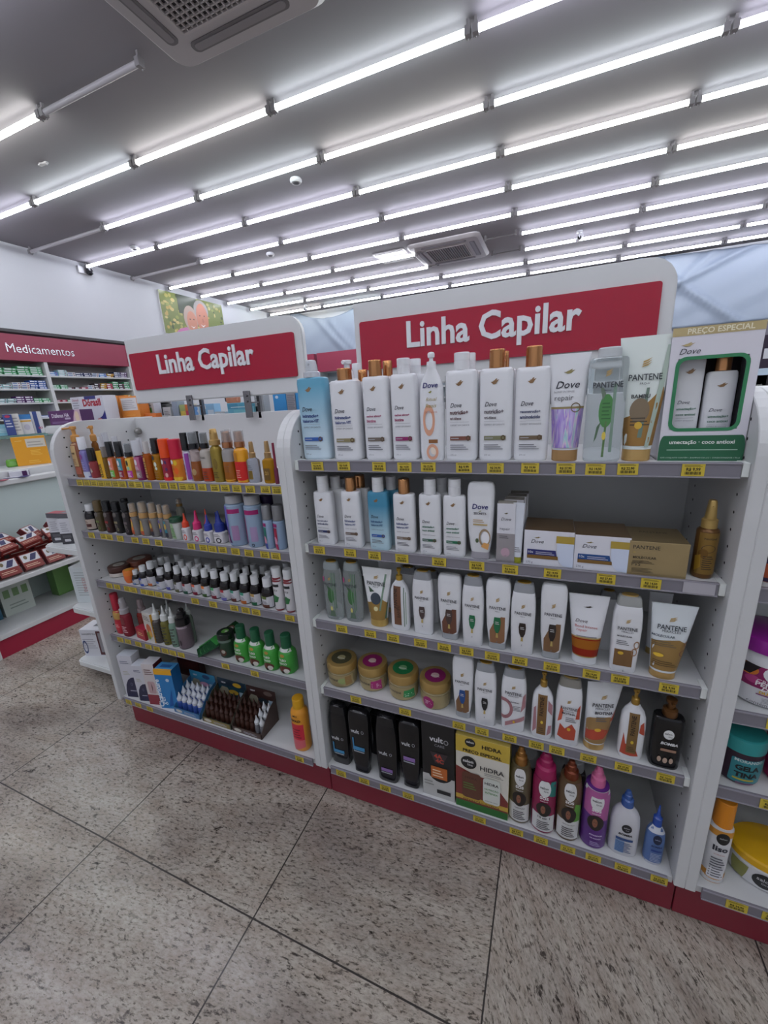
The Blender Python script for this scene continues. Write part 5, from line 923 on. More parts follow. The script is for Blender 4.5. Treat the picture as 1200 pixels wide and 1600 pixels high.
sm('oil_bottle', 'two-layer amber bottle with clear-capped black sprayer, left of two', (-0.3762, 0.0601, 1.0982, 0.0365, 0.1528, 0.1019), 'c2b2b0:t', '17171c:g', [('e', 0, .3, .5, .1, 'a88a5c:p')], 'mist', cr=.85, lev=(.02, .62, '8a4c1c:g'), st='waist')
sm('oil_bottle', 'two-layer bottle with orange bottom and black sprayer, right of two', (-0.3303, 0.0595, 1.0982, 0.0361, 0.1500, 0.1036), 'c8c0b8:t', '17171c:g', [('t', 'ÓLEO', 0, .7, .5, '3a3430:p', .02), ('l', -.5, .1, .5, .35, 4, '5a2c1c:p')], 'mist', cr=.72, lev=(.02, .42, 'a83c18:g'))
sm('spray_bottle', 'tall golden bottle with gold mist cap on the left top shelf', (-0.2886, 0.0606, 1.0982, 0.0359, 0.1603, 0.1128), '9a8438:s', 'b8965c:s', [('l', -.5, .12, .5, .3, 4, '5a4a20:p'), ('e', .2, .5, .4, .15, '7a6420:p')], 'spray', cr=.9)
sm('oil_bottle', 'bottle with amber lower half and copper cap', (-0.2479, 0.0673, 1.0982, 0.0400, 0.1531, 0.1039), 'b8b4b4:t', 'b8805c:m', [('l', -.5, .3, .5, .5, 4, '7a4a1c:p'), ('r', -1, 0, 1, .08, 'd8a01c:p')], 'mist', cr=.75, lev=(.02, .6, '9a5a1c:g'))
sm('oil_bottle', 'orange and bright red bottle with copper cap', (-0.1987, 0.0646, 1.0982, 0.0415, 0.1522, 0.1058), 'd8961c:g', 'b8805c:m', [('r', -1, 0, 1, .6, 'c41c18:p'), ('r', -.9, .62, -.1, .85, 'b8781c:p'), ('l', -.6, .15, .2, .4, 4, 'e0a090:p')], 'mist', cr=.72)
sm('oil_bottle', 'clear silver bottle with gold cap on the left top shelf', (-0.1608, 0.0682, 1.0982, 0.0392, 0.1198, 0.0732), 'b8bcc6:c', 'a8885c:s', [('r', -.4, .15, .3, .5, '8a7034:s'), ('l', -.5, .55, .4, .75, 3, '5a5a60:p')], 'spray', cr=.5)
sm('oil_bottle', 'yellow-gold oil bottle with gold cap at the right end of the left top shelf', (-0.1025, 0.0651, 1.0982, 0.0365, 0.1212, 0.0737), 'b8861c:t', 'a8885c:s', [('r', -.6, .15, .6, .6, '6a4c18:p'), ('t', '21', 0, .35, .3, 'c8a050:p', .02)], 'spray', cr=.55)
sm('oil_bottle', 'very slim dark red tube-like bottle against the right panel of the left top shelf', (-0.0715, 0.0539, 1.0982, 0.0120, 0.1167, 0.0481), '6a1c3c:p', '7a1c38:p', [], 'tall', cr=.6)
B('round', 'oil_bottle', 'amber bottle with tan pump in the second row of the left top shelf', 'bottle', (-0.9336, 0.1200, 1.0982, 0.0282, 0.1829, 0.1265), '9a6430:t', 'c08a48:p', (), 'pump', cr=0.75)
B('round', 'oil_bottle', 'white-topped bottle in the second row, left one', 'bottle', (-0.8518, 0.0900, 1.0982, 0.0231, 0.1447, 0.1035), '9a6430:t', 'd4d6dc:t', (), 'tall', cr=0.75)
B('round', 'oil_bottle', 'tall white-capped bottle in the second row', 'bottle', (-0.8836, 0.1300, 1.0982, 0.0282, 0.1552, 0.1058), '9a6430:t', 'd4d6dc:t', (), 'tall', cr=0.75)
B('round', 'oil_bottle', 'white-capped bottle in the second row, behind the coral and lime one', 'bottle', (-0.8179, 0.1200, 1.0982, 0.0256, 0.1410, 0.0925), '9a6430:t', 'd4d6dc:t', (), 'tall', cr=0.75)
B('round', 'oil_bottle', 'white-capped bottle behind the magenta-purple one', 'bottle', (-0.6664, 0.1000, 1.0982, 0.0247, 0.1360, 0.0876), '9a6430:t', 'd4d6dc:t', (), 'tall', cr=0.75)
B('round', 'oil_bottle', 'dark-capped bottle behind the orange-amber one', 'bottle', (-0.6051, 0.1000, 1.0982, 0.0204, 0.1221, 0.0896), '9a6430:t', '2c3a3c:g', (), 'mist', cr=0.75)
B('round', 'oil_bottle', 'black-capped bottle behind the white and purple slim one', 'bottle', (-0.3792, 0.0800, 1.0982, 0.0232, 0.1530, 0.1054), '9a6430:t', '151518:g', (), 'tall', cr=0.75)
B('round', 'oil_bottle', 'copper-capped bottle behind the amber ones', 'bottle', (-0.2599, 0.0900, 1.0982, 0.0267, 0.1552, 0.1051), '9a6430:t', 'b8805c:m', (), 'mist', cr=0.75)
B('round', 'oil_bottle', 'copper-capped bottle behind the red one', 'bottle', (-0.2139, 0.0900, 1.0982, 0.0264, 0.1522, 0.1027), '9a6430:t', 'b8805c:m', (), 'mist', cr=0.75)
# ================= left unit, second shelf
sm('medicine_bottle', 'round black bottle with white cap and cream label, leftmost on the left second shelf', (-0.9544, 0.0523, 0.8972, 0.0441, 0.0990, 0.0739), '18161a:g', 'd0d2d4:p', [('r', -1, .08, 1, .6, 'b0a094:p'), ('r', -.2, .2, .7, .36, '4a1c1c:p'), ('l', -.8, .42, .3, .54, 2, '5a3c34:p')], cr=.66, dep=1, n=2, sh=.3, nk=.66)
for (u, v, vt, c, c2, lb), _q in zip(((162,831.5,782,'4c4028:p','6a7a3c:p','slim olive-brown bottle, second on the left second shelf'), (176,833.6,783,'2c1a18:p','8a2420:p','slim black bottle with dark red drop mark'), (190.5,834.6,784,'1c1a1a:p','8a8060:p','slim black bottle with beige label strip'), (205.5,837,785,'1c1618:p','6a5c60:p','slim black bottle with plain grey label, rightmost of four dark ones')), (((-0.8923, 0.0491, 0.8972, 0.0328, 0.1174, 0.0782),), ((-0.8370, 0.0456, 0.8972, 0.0324, 0.1182, 0.0821),), ((-0.7908, 0.0487, 0.8972, 0.0323, 0.1171, 0.0837),), ((-0.7344, 0.0448, 0.8972, 0.0320, 0.1183, 0.0877),),)):
    sm('tint_bottle', lb, _q[0], c, '141416:g' if u > 165 else '5a4a2c:p', [('e', 0, .84, .55, .1, '5f5854:p'), ('r', -.6, .46, .5, .56, c2), ('l', -.5, .3, .4, .44, 3, '8a8078:p'), ('o', .3, .2, .3, .07, .6, c2)], cr=.86, n=3)
sm('tint_bottle', 'black-capped bottle peeping out behind the dark bottles of the second shelf', (-0.8150, 0.1000, 0.8972, 0.0287, 0.1153, 0.0922), '1c1618:p', '141416:g', cr=.86)
for (u, v, vt, vs, w, o2, lb), _q in zip(((216,838,786,806,14,'c8743c:p','clear wavy bottle with wooden cap, leftmost of the wooden-capped ones'), (231.6,839,784,808,18,'c8a03c:p','clear wavy bottle with wooden cap and yellow-red label'), (246.5,840,785,808,16,'6a3c24:p','clear bottle with wooden cap and brown label'), (258,841,788,808,10,'4a3c8a:p','narrow clear bottle with wooden cap and blue label'), (268.5,842.6,789,809,15,'2c7a8c:p','clear bottle with wooden cap and teal label')), (((-0.7003, 0.0454, 0.8972, 0.0330, 0.1173, 0.0706),), ((-0.6590, 0.0528, 0.8972, 0.0424, 0.1219, 0.0662),), ((-0.6130, 0.0540, 0.8972, 0.0375, 0.1214, 0.0686),), ((-0.5717, 0.0495, 0.8972, 0.0232, 0.1176, 0.0724),), ((-0.5421, 0.0516, 0.8972, 0.0347, 0.1162, 0.0713),),)):
    sm('spray_bottle', lb+' on the left second shelf', _q[0], '9a9694:t', 'b8905c:p', [('p', [(-.8,.9),(.0,.85),(.3,.1),(-.6,.1)], o2), ('r', -.5, .1, .3, .3, 'b04c2c:p' if u < 240 else '2c2c38:p'), ('e', -.2, .6, .3, .15, 'c0a048:p')], 'mist', cr=.75, st='waist' if u < 240 else 'round')
sm('spray_bottle', 'clear bottle with bronze cap standing behind the green-capped tubs', (-0.5230, 0.0900, 0.8972, 0.0294, 0.1297, 0.1038), '8a8a80:t', '8a6a3c:s', [], 'mist', cr=.7)
sm('lotion_tube', 'pale green tub-like bottle with dark green cap on the left second shelf', (-0.5026, 0.0485, 0.8972, 0.0412, 0.0768, 0.0633), 'b4b8b4:p', '1f4a34:p', [('p', [(-.9,.9),(0,.9),(.4,.1),(-.5,.1)], '8aa87c:p'), ('l', -.5, .2, .2, .7, 6, '3a6a44:p')], cr=1.02)
for (u, v, vt, vs, w, c, lb), _q in zip(((294.5,846,802,823,12,'d8482c:p','dye bottle with red-orange nozzle'), (312.5,848,798,826,15,'c82c6c:p','dye bottle with pink nozzle'), (329.5,850,804,828,14,'2c3c9a:p','dye bottle with blue nozzle, left of two'), (347.5,850.5,798,829,19,'26368a:p','small wide dye bottle with blue nozzle, right of two')), (((-0.4583, 0.0455, 0.8972, 0.0272, 0.0935, 0.0470),), ((-0.4094, 0.0478, 0.8972, 0.0338, 0.1042, 0.0431),), ((-0.3604, 0.0459, 0.8972, 0.0312, 0.0946, 0.0428),), ((-0.3227, 0.0574, 0.8972, 0.0424, 0.1062, 0.0397),),)):
    sm('dye_bottle', lb+' on the left second shelf', _q[0], 'c4c2c6:p', c, [('r', -.8, .1, .85, .9, 'cfccd0:p'), ('l', -.7, .6, .6, .85, 3, '4a3c4c:p'), ('o', .2, .3, .5, .22, .6, c if u < 340 else '26262c:p')], 'nozzle', cr=.8, n=3.4, sh=.1, nk=.8)
for (i, (u, vt, c, n_)), _q in zip(enumerate(((305,797,'d8482c:p','orange'), (319.5,795,'d8482c:p','orange'), (336,800,'2c3c9a:p','blue'), (352,803,'26368a:p','blue'))), (((-0.4473, 0.0850, 0.8972, 0.0248, 0.0941, 0.0238),), ((-0.4045, 0.0850, 0.8972, 0.0246, 0.1008, 0.0269),), ((-0.3606, 0.0850, 0.8972, 0.0244, 0.0921, 0.0301),), ((-0.3182, 0.0850, 0.8972, 0.0242, 0.0880, 0.0332),),)):
    sm('dye_bottle', '%s nozzle of a dye bottle in the second row, %s of four' % (n_, ('first', 'second', 'third', 'last')[i]), _q[0], 'c4c2c6:p', c, [], 'nozzle', cr=.8, n=3.4)
for (u, v, vt, vs, w, o2, lb), _q in zip(((374,855,773,785,28,[('r', -.2, .78, .9, 1, '9a1c64:p'), ('r', -1, .3, -.2, .95, '6a68b8:p'), ('p', [(-1,.5),(-.4,.45),(-.2,.2),(0,0),(-1,0)], '4a1c5c:p'), ('p', [(-.9,.3),(-.5,.25),(-.4,.1),(-.9,.12)], 'd0b0c8:p'), ('rr', .1, .15, .75, .5, .1, '9a7aa0:p')],'large blue-purple spray can, left of two on the left second shelf'), (402,857,773.6,787,26,[('r', -.5, .78, .95, 1, '9a1c64:p'), ('r', -1, 0, -.5, .7, 'b03c7c:p'), ('rr', .05, .15, .75, .5, .1, 'a08ab0:p'), ('o', .2, .07, .18, .035, .6, '3a3a44:p')],'large light blue and magenta spray can, right of two')), (((-0.2526, 0.0571, 0.8972, 0.0615, 0.1611, 0.1367),), ((-0.1840, 0.0598, 0.8972, 0.0564, 0.1619, 0.1351),),)):
    sm('spray_can', lb, _q[0], '8fa4bc:p', 'a8a8ac:p', o2, cr=.86, dep=1, n=2, sh=.05)
for (u, v, vt, vs, w, c2, lb), _q in zip(((423,858.6,789,811,14,'1f6a5c:p','small grey-capped spray can with green and pink print'), (440,860,789,812,16.5,'9a2040:p','small grey-capped spray can with red print at the end of the shelf')), (((-0.1269, 0.0522, 0.8972, 0.0298, 0.1358, 0.0921),), ((-0.0896, 0.0561, 0.8972, 0.0349, 0.1365, 0.0913),),)):
    sm('spray_can', lb, _q[0], '8aa0bc:p', '8a8b8e:s', [('r', -.9, .78, .2, 1, '8a1c60:p'), ('r', -.9, .3, .1, .75, c2), ('e', -.4, .3, .4, .15, 'd090a8:p'), ('r', -.9, 0, .1, .2, '3c4c9a:p' if u < 430 else 'a02c54:p')], cr=.96, dep=1, n=2, sh=.05)
sm('spray_can', 'dark purple-capped can standing behind the grey-capped cans', (-0.1716, 0.1100, 0.8972, 0.0478, 0.1496, 0.0954), '3a2c60:p', '2c1c48:p', [], cr=.9, dep=1, n=2)
# ================= left unit, third shelf
def tin(lb, pos, c1, c2):
    jar('round_tin', lb, pos, c1, c1, [('r', -1, .1, 1, .75, c2)], [('e', 0, .5, .6, .3, 'a8a49c:p'), ('l', -.4, .42, .4, .56, 3, '5a5048:p')], lh=.45, cat='tin', taper=1)
tin('flat round brown tin with white rim band, left end of the left third shelf', (-0.9368, 0.0995, 0.6922, 0.0794, 0.0419, 0.0000), '4a2c24:p', 'c8c0b8:p')
tin('flat round brown tin lying behind the orange jar', (-0.9109, 0.1700, 0.6922, 0.0924, 0.0450, 0.0000), '6a3a2c:p', 'a87c58:p')
jar('hair_gel_jar', 'ribbed orange jar with orange lid on the left third shelf', (-0.8195, 0.0573, 0.6922, 0.0402, 0.0512, 0.0000), 'd8682c:p', 'd8782c:p', [], [('e', 0, .5, .8, .4, 'c8902c:p')], lh=.4, taper=.8)
AM = '161215:g'
_prev = None
def amb(pos, c1, c2, lb, cap='cfd1d4:p'):
    sm('medicine_bottle', lb, pos, AM, cap, [('r', -.95, .06, 1, .58, 'c0c0c6:p'), ('r', -.95, .46, .3, .6, c1), ('r', -.95, .04, .6, .2, c2), ('l', -.5, .24, .4, .42, 3, '6a6a74:p')], cr=.64, dep=1, n=2, sh=.28, nk=.62)
FR = ((214.5,915,891,12,'22305e:p','4a6a9a:p','dark'), (227,917.5,884,14,'2c3c8a:p','2c4cb0:p','royal blue'), (240,917.5,878,15,'c8c4c4:p','c06a34:p','white and orange'), (254.5,922.7,888.7,16,'3c5c98:p','b8bcd0:p','pale blue'), (268,923.6,881,14,'c8c8d0:p','4a4c94:p','white and indigo'), (281.5,927,885,14,'4a4c34:p','5a5a3c:p','olive'), (295,930,886.7,15.5,'8a2430:p','1c4a38:p','red over green'), (310,931.5,887.6,16,'d0644c:p','7a1c34:p','orange over wine'), (324.5,934.5,889.6,15,'d87c34:p','3a5a2c:p','orange over green'),
      (339.5,937.5,891,16,'4a9a64:p','7a2434:p','green over wine'), (355,940.5,894.7,17,'a02c38:p','6a68a8:p','red over violet'), (370,942,895,16,'3c8a74:p','5a2c28:p','teal over brown'), (385.5,945.5,898,17,'3c8a74:p','b0602c:p','teal over orange'), (402,948,899.5,17,'a88a50:p','1c5a3c:p','tan over green'), (421,952,903,20,'5a6a34:p','5a3428:p','olive over brown'))
for (u, v, vt, w, c1, c2, nm), _q in zip(FR, (((-0.7787, 0.0520, 0.6922, 0.0302, 0.0555, 0.0392),), ((-0.7362, 0.0526, 0.6922, 0.0351, 0.0782, 0.0558),), ((-0.7047, 0.0627, 0.6922, 0.0377, 0.0928, 0.0665),), ((-0.6443, 0.0528, 0.6922, 0.0396, 0.0765, 0.0542),), ((-0.6048, 0.0565, 0.6922, 0.0345, 0.0986, 0.0710),), ((-0.5571, 0.0523, 0.6922, 0.0341, 0.0957, 0.0689),), ((-0.5141, 0.0512, 0.6922, 0.0375, 0.0969, 0.0696),), ((-0.4736, 0.0559, 0.6922, 0.0386, 0.0973, 0.0698),), ((-0.4277, 0.0530, 0.6922, 0.0358, 0.0990, 0.0713),), ((-0.3837, 0.0524, 0.6922, 0.0379, 0.1010, 0.0727),), ((-0.3398, 0.0522, 0.6922, 0.0399, 0.0977, 0.0700),), ((-0.3011, 0.0552, 0.6922, 0.0373, 0.1003, 0.0721),), ((-0.2574, 0.0532, 0.6922, 0.0392, 0.0996, 0.0715),), ((-0.2150, 0.0544, 0.6922, 0.0389, 0.1008, 0.0724),), ((-0.1664, 0.0546, 0.6922, 0.0452, 0.0989, 0.0706),),)):
    amb(_q[0], c1, c2, 'small front-row medicine bottle with white cap and %s label, left third shelf' % nm)
for (u, v, vt, lb), _q in zip(((438.5,955,886.7,'tall white bottle with green leaf and wine neck, left of two'), (455.5,958,889.6,'tall white bottle with green leaf and wine neck, right of two at the shelf end')), (((-0.1190, 0.0496, 0.6922, 0.0323, 0.1421, 0.1120),), ((-0.0776, 0.0494, 0.6922, 0.0319, 0.1408, 0.1110),),)):
    sm('medicine_bottle', lb, _q[0], 'cfcdd0:p', 'd0d2d4:p', [('r', -1, .88, 1, 1, '7a1c28:p'), ('r', -.8, .73, .7, .81, '26262a:p'), ('t', 'vita', -.1, .6, .5, '3a3a40:p', 0, .3), ('p', [(-.9,.35),(-.3,.5),(.6,.42),(.3,.28),(-.5,.25)], '2c6a3c:p'), ('r', -1, 0, 1, .05, '8a1c28:p')], cr=.9, dep=1, n=2, sh=.06, nk=.88)
B('round', 'medicine_bottle', 'rear-row medicine bottle with white cap on the left third shelf, first from left', 'bottle', (-0.7353, 0.1000, 0.6922, 0.0367, 0.0769, 0.0479), AM, 'cfd1d4:p', (), 'tall', cr=.62, dep=1, n=2, sh=.28, nk=.62)
B('round', 'medicine_bottle', 'rear-row medicine bottle with white cap on the left third shelf, second from left', 'bottle', (-0.7331, 0.1300, 0.6922, 0.0375, 0.0810, 0.0515), AM, 'cfd1d4:p', (), 'tall', cr=.62, dep=1, n=2, sh=.28, nk=.62)
B('round', 'medicine_bottle', 'rear-row medicine bottle with white cap on the left third shelf, third from left', 'bottle', (-0.7272, 0.1500, 0.6922, 0.0379, 0.0764, 0.0466), AM, 'cfd1d4:p', (), 'tall', cr=.62, dep=1, n=2, sh=.28, nk=.62)
B('round', 'medicine_bottle', 'rear-row medicine bottle with white cap on the left third shelf, fourth from left', 'bottle', (-0.6899, 0.1700, 0.6922, 0.0382, 0.0830, 0.0533), AM, 'cfd1d4:p', (), 'tall', cr=.62, dep=1, n=2, sh=.28, nk=.62)
B('round', 'medicine_bottle', 'rear-row medicine bottle with white cap on the left third shelf, fifth from left', 'bottle', (-0.5876, 0.1000, 0.6922, 0.0359, 0.0951, 0.0672), AM, 'cfd1d4:p', (), 'tall', cr=.62, dep=1, n=2, sh=.28, nk=.62)
B('round', 'medicine_bottle', 'rear-row medicine bottle with white cap on the left third shelf, sixth from left', 'bottle', (-0.5473, 0.1000, 0.6922, 0.0357, 0.0919, 0.0642), AM, 'cfd1d4:p', (), 'tall', cr=.62, dep=1, n=2, sh=.28, nk=.62)
B('round', 'medicine_bottle', 'rear-row medicine bottle with white cap on the left third shelf, seventh from left', 'bottle', (-0.5729, 0.1600, 0.6922, 0.0373, 0.0802, 0.0514), AM, 'cfd1d4:p', (), 'tall', cr=.62, dep=1, n=2, sh=.28, nk=.62)
B('round', 'medicine_bottle', 'rear-row medicine bottle with white cap on the left third shelf, eighth from left', 'bottle', (-0.4928, 0.0900, 0.6922, 0.0351, 0.0944, 0.0673), AM, 'cfd1d4:p', (), 'tall', cr=.62, dep=1, n=2, sh=.28, nk=.62)
B('round', 'medicine_bottle', 'rear-row medicine bottle with white cap on the left third shelf, ninth from left', 'bottle', (-0.4580, 0.1000, 0.6922, 0.0352, 0.0941, 0.0670), AM, 'cfd1d4:p', (), 'tall', cr=.62, dep=1, n=2, sh=.28, nk=.62)
B('round', 'medicine_bottle', 'rear-row medicine bottle with white cap on the left third shelf, tenth from left', 'bottle', (-0.4858, 0.1800, 0.6922, 0.0372, 0.0760, 0.0474), AM, 'cfd1d4:p', (), 'tall', cr=.62, dep=1, n=2, sh=.28, nk=.62)
B('round', 'medicine_bottle', 'rear-row medicine bottle with white cap on the left third shelf, eleventh from left', 'bottle', (-0.3699, 0.1000, 0.6922, 0.0346, 0.0966, 0.0701), AM, 'cfd1d4:p', (), 'tall', cr=.62, dep=1, n=2, sh=.28, nk=.62)
B('round', 'medicine_bottle', 'rear-row medicine bottle with white cap on the left third shelf, twelfth from left', 'bottle', (-0.3219, 0.0900, 0.6922, 0.0340, 0.0944, 0.0684), AM, 'cfd1d4:p', (), 'tall', cr=.62, dep=1, n=2, sh=.28, nk=.62)
B('round', 'medicine_bottle', 'rear-row medicine bottle with white cap on the left third shelf, thirteenth from left', 'bottle', (-0.3841, 0.1600, 0.6922, 0.0361, 0.0823, 0.0547), AM, 'cfd1d4:p', (), 'tall', cr=.62, dep=1, n=2, sh=.28, nk=.62)
B('round', 'medicine_bottle', 'rear-row medicine bottle with white cap on the left third shelf, fourteenth from left', 'bottle', (-0.3738, 0.2000, 0.6922, 0.0370, 0.0873, 0.0593), AM, 'cfd1d4:p', (), 'tall', cr=.62, dep=1, n=2, sh=.28, nk=.62)
B('round', 'medicine_bottle', 'rear-row medicine bottle with white cap on the left third shelf, fifteenth from left', 'bottle', (-0.2883, 0.1000, 0.6922, 0.0340, 0.1010, 0.0751), AM, 'cfd1d4:p', (), 'tall', cr=.62, dep=1, n=2, sh=.28, nk=.62)
B('round', 'medicine_bottle', 'rear-row medicine bottle with white cap on the left third shelf, sixteenth from left', 'bottle', (-0.2992, 0.1500, 0.6922, 0.0353, 0.0907, 0.0639), AM, 'cfd1d4:p', (), 'tall', cr=.62, dep=1, n=2, sh=.28, nk=.62)
B('round', 'medicine_bottle', 'rear-row medicine bottle with white cap on the left third shelf, seventeenth from left', 'bottle', (-0.2399, 0.0900, 0.6922, 0.0335, 0.0992, 0.0738), AM, 'cfd1d4:p', (), 'tall', cr=.62, dep=1, n=2, sh=.28, nk=.62)
B('round', 'medicine_bottle', 'rear-row medicine bottle with white cap on the left third shelf, eighteenth from left', 'bottle', (-0.2493, 0.1400, 0.6922, 0.0347, 0.0932, 0.0669), AM, 'cfd1d4:p', (), 'tall', cr=.62, dep=1, n=2, sh=.28, nk=.62)
B('round', 'medicine_bottle', 'rear-row medicine bottle with white cap on the left third shelf, nineteenth from left', 'bottle', (-0.1876, 0.0900, 0.6922, 0.0331, 0.1008, 0.0757), AM, 'cfd1d4:p', (), 'tall', cr=.62, dep=1, n=2, sh=.28, nk=.62)
B('round', 'medicine_bottle', 'rear-row medicine bottle with white cap on the left third shelf, twentieth from left', 'bottle', (-0.2144, 0.1500, 0.6922, 0.0347, 0.0905, 0.0643), AM, 'cfd1d4:p', (), 'tall', cr=.62, dep=1, n=2, sh=.28, nk=.62)
B('round', 'medicine_bottle', 'rear-row medicine bottle with white cap on the left third shelf, last from left', 'bottle', (-0.1665, 0.1600, 0.6922, 0.0345, 0.1058, 0.0799), AM, 'cfd1d4:p', (), 'tall', cr=.62, dep=1, n=2, sh=.28, nk=.62)
# ================= left unit, fourth shelf
sm('lotion_bottle', 'red and yellow bottle with tall red cap, leftmost on the left fourth shelf', (-0.9461, 0.0560, 0.4502, 0.0383, 0.1763, 0.1076), 'b02434:p', 'a81c34:p', [('r', -1, .62, 1, .95, 'b8904c:p'), ('e', 0, .35, .7, .2, 'c02c38:p'), ('l', -.6, .3, .6, .45, 2, 'e0b0b0:p')], cr=.75)
sm('spray_bottle', 'translucent red bottle with milky white spray head', (-0.8970, 0.0524, 0.4502, 0.0434, 0.1635, 0.1002), 'a03c48:t', 'c8c4c8:t', [('l', -.7, .2, .7, .5, 4, 'd8a8b0:p'), ('r', -.4, .55, .5, .85, '7a2c34:p')], 'spray', cr=.8)
sm('spray_bottle', 'translucent red bottle with milky head in the second row of the left fourth shelf', (-0.8651, 0.1000, 0.4502, 0.0445, 0.1402, 0.0852), 'a84a44:t', 'b8a8ac:t', [('r', -.3, .3, .5, .8, '8a3c34:p')], 'spray', cr=.7)
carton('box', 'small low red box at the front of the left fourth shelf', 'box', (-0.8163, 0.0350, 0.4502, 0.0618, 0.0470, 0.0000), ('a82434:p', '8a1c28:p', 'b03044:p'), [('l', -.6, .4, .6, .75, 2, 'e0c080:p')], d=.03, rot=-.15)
carton('box', 'white box with fruit picture and yellow side beside the small red box', 'box', (-0.7627, 0.0352, 0.4502, 0.0603, 0.1233, 0.0000), ('c8c4bc:p', 'c8942c:p', 'cbc9c6:p'), [('l', -.8, .75, .8, .92, 3, '5a4c44:p'), ('e', .1, .45, .6, .18, 'c86a48:p'), ('e', -.2, .2, .5, .14, '8a9a4c:p'), ('e', .4, .3, .4, .12, 'd8a040:p')], d=.04, rot=-.2)
for (u, v, vt, vs, c, lb), _q in zip(((251,1007,944,967,'4a4442:g','dark grey-brown'), (264,1010,946.7,969,'8a8448:t','yellow-green'), (276.5,1013,949,972,'8fae9c:t','pale mint')), (((-0.7246, 0.0528, 0.4502, 0.0345, 0.1635, 0.1006),), ((-0.6802, 0.0534, 0.4502, 0.0343, 0.1628, 0.1024),), ((-0.6380, 0.0535, 0.4502, 0.0340, 0.1632, 0.1015),),)):
    sm('tonic_bottle', 'slim %s bottle with white pointed nozzle on the left fourth shelf' % lb, _q[0], c, 'cfd2d0:p', [('l', -.8, .1, .8, .85, 6, '2c2e2a:p')], 'nozzle', cr=.78, dep=1, n=2)
for (u, vt, lb), _q in zip(((258,938,'left'), (289,943,'right')), (((-0.6987, 0.0900, 0.4502, 0.0288, 0.1645, 0.1036),), ((-0.5944, 0.0900, 0.4502, 0.0283, 0.1667, 0.1209),),)):
    sm('tonic_bottle', 'slim bottle with white nozzle in the second row of the left fourth shelf, %s one' % lb, _q[0], '8a9a8c:t', 'b8bcba:p', [], 'nozzle', cr=.78, dep=1, n=2)
sm('tonic_bottle', 'wide mauve-grey bottle with stepped black cap on the left fourth shelf', (-0.5952, 0.0598, 0.4502, 0.0522, 0.1587, 0.0972), '6a5c64:p', '161418:g', [('r', -1, .9, 1, .96, 'a89ca4:p'), ('r', -1, 0, 1, .04, '1c1418:p'), ('v', 'TÔNICO', -.3, .5, .3, '2a2026:p', .02), ('e', .1, .3, .2, .12, '3a3038:p')], 'disctop', cr=1.0, dep=1, n=2, sh=.06, nk=.97)
def sachet(i, pos, l):
    x, y, z, w, h, _ = pos
    bm = bmesh.new(); ms = [M('1f4a2c:g')]
    loft(bm, [(0, .03, .0006, 4), (.008, .031, .002, 4), (.055, .032, .0055, 3), (.11, .031, .002, 4), (.12, .03, .0006, 4)], 16)
    art(bm, [('r', -.9, .1, .9, .3, '2c7a34:p'), ('t', 'COCO', 0, .5, .6, 'b8b8b0:p', .03), ('e', 0, .72, .5, .12, '5a3428:p'), ('e', .1, .72, .3, .07, 'c8c4bc:p')], .032, .12, lambda px, pz, e: (px, -.0058-e, pz), ms, cuts=0)
    sharpen(bm); o = link('sachet', bm, ms); o.location = (x, y, z+.004+.0118*i); o.rotation_euler = (R(-72), 0, R(-38+4*i))
    tag(o, 'dark green flat sachet lying on the left fourth shelf, %s of the fanned pile' % l, 'sachet', 'fanned green sachets')
for (i, u, v, l), _q in zip(((0,309,1023,'leftmost'), (1,315,1024.5,'second'), (2,321,1026,'third'), (3,327,1027.5,'fourth'), (4,333,1029.5,'rightmost')), (((-0.5124, 0.0350, 0.4502, 0.0815, 0.0527, 0.0000),), ((-0.4937, 0.0350, 0.4502, 0.0807, 0.0524, 0.0000),), ((-0.4752, 0.0350, 0.4502, 0.0800, 0.0522, 0.0000),), ((-0.4568, 0.0350, 0.4502, 0.0792, 0.0519, 0.0000),), ((-0.4386, 0.0350, 0.4502, 0.0785, 0.0503, 0.0000),),)):
    sachet(i, _q[0], l)
jar('hair_cream_jar', 'dark green jar with black lid next to the coconut oil bottles', (-0.3992, 0.0726, 0.4502, 0.0595, 0.0960, 0.0000), '1f3a28:p', '14201a:g', [('r', -1, .88, 1, 1, '5a6a60:p'), ('e', .1, .35, .45, .2, '5a3428:p'), ('e', .2, .4, .25, .1, 'a8a498:p')], [('e', 0, .5, .5, .26, '4f8a34:p'), ('e', .2, .5, .2, .1, 'b8bab0:p')], lh=.24)
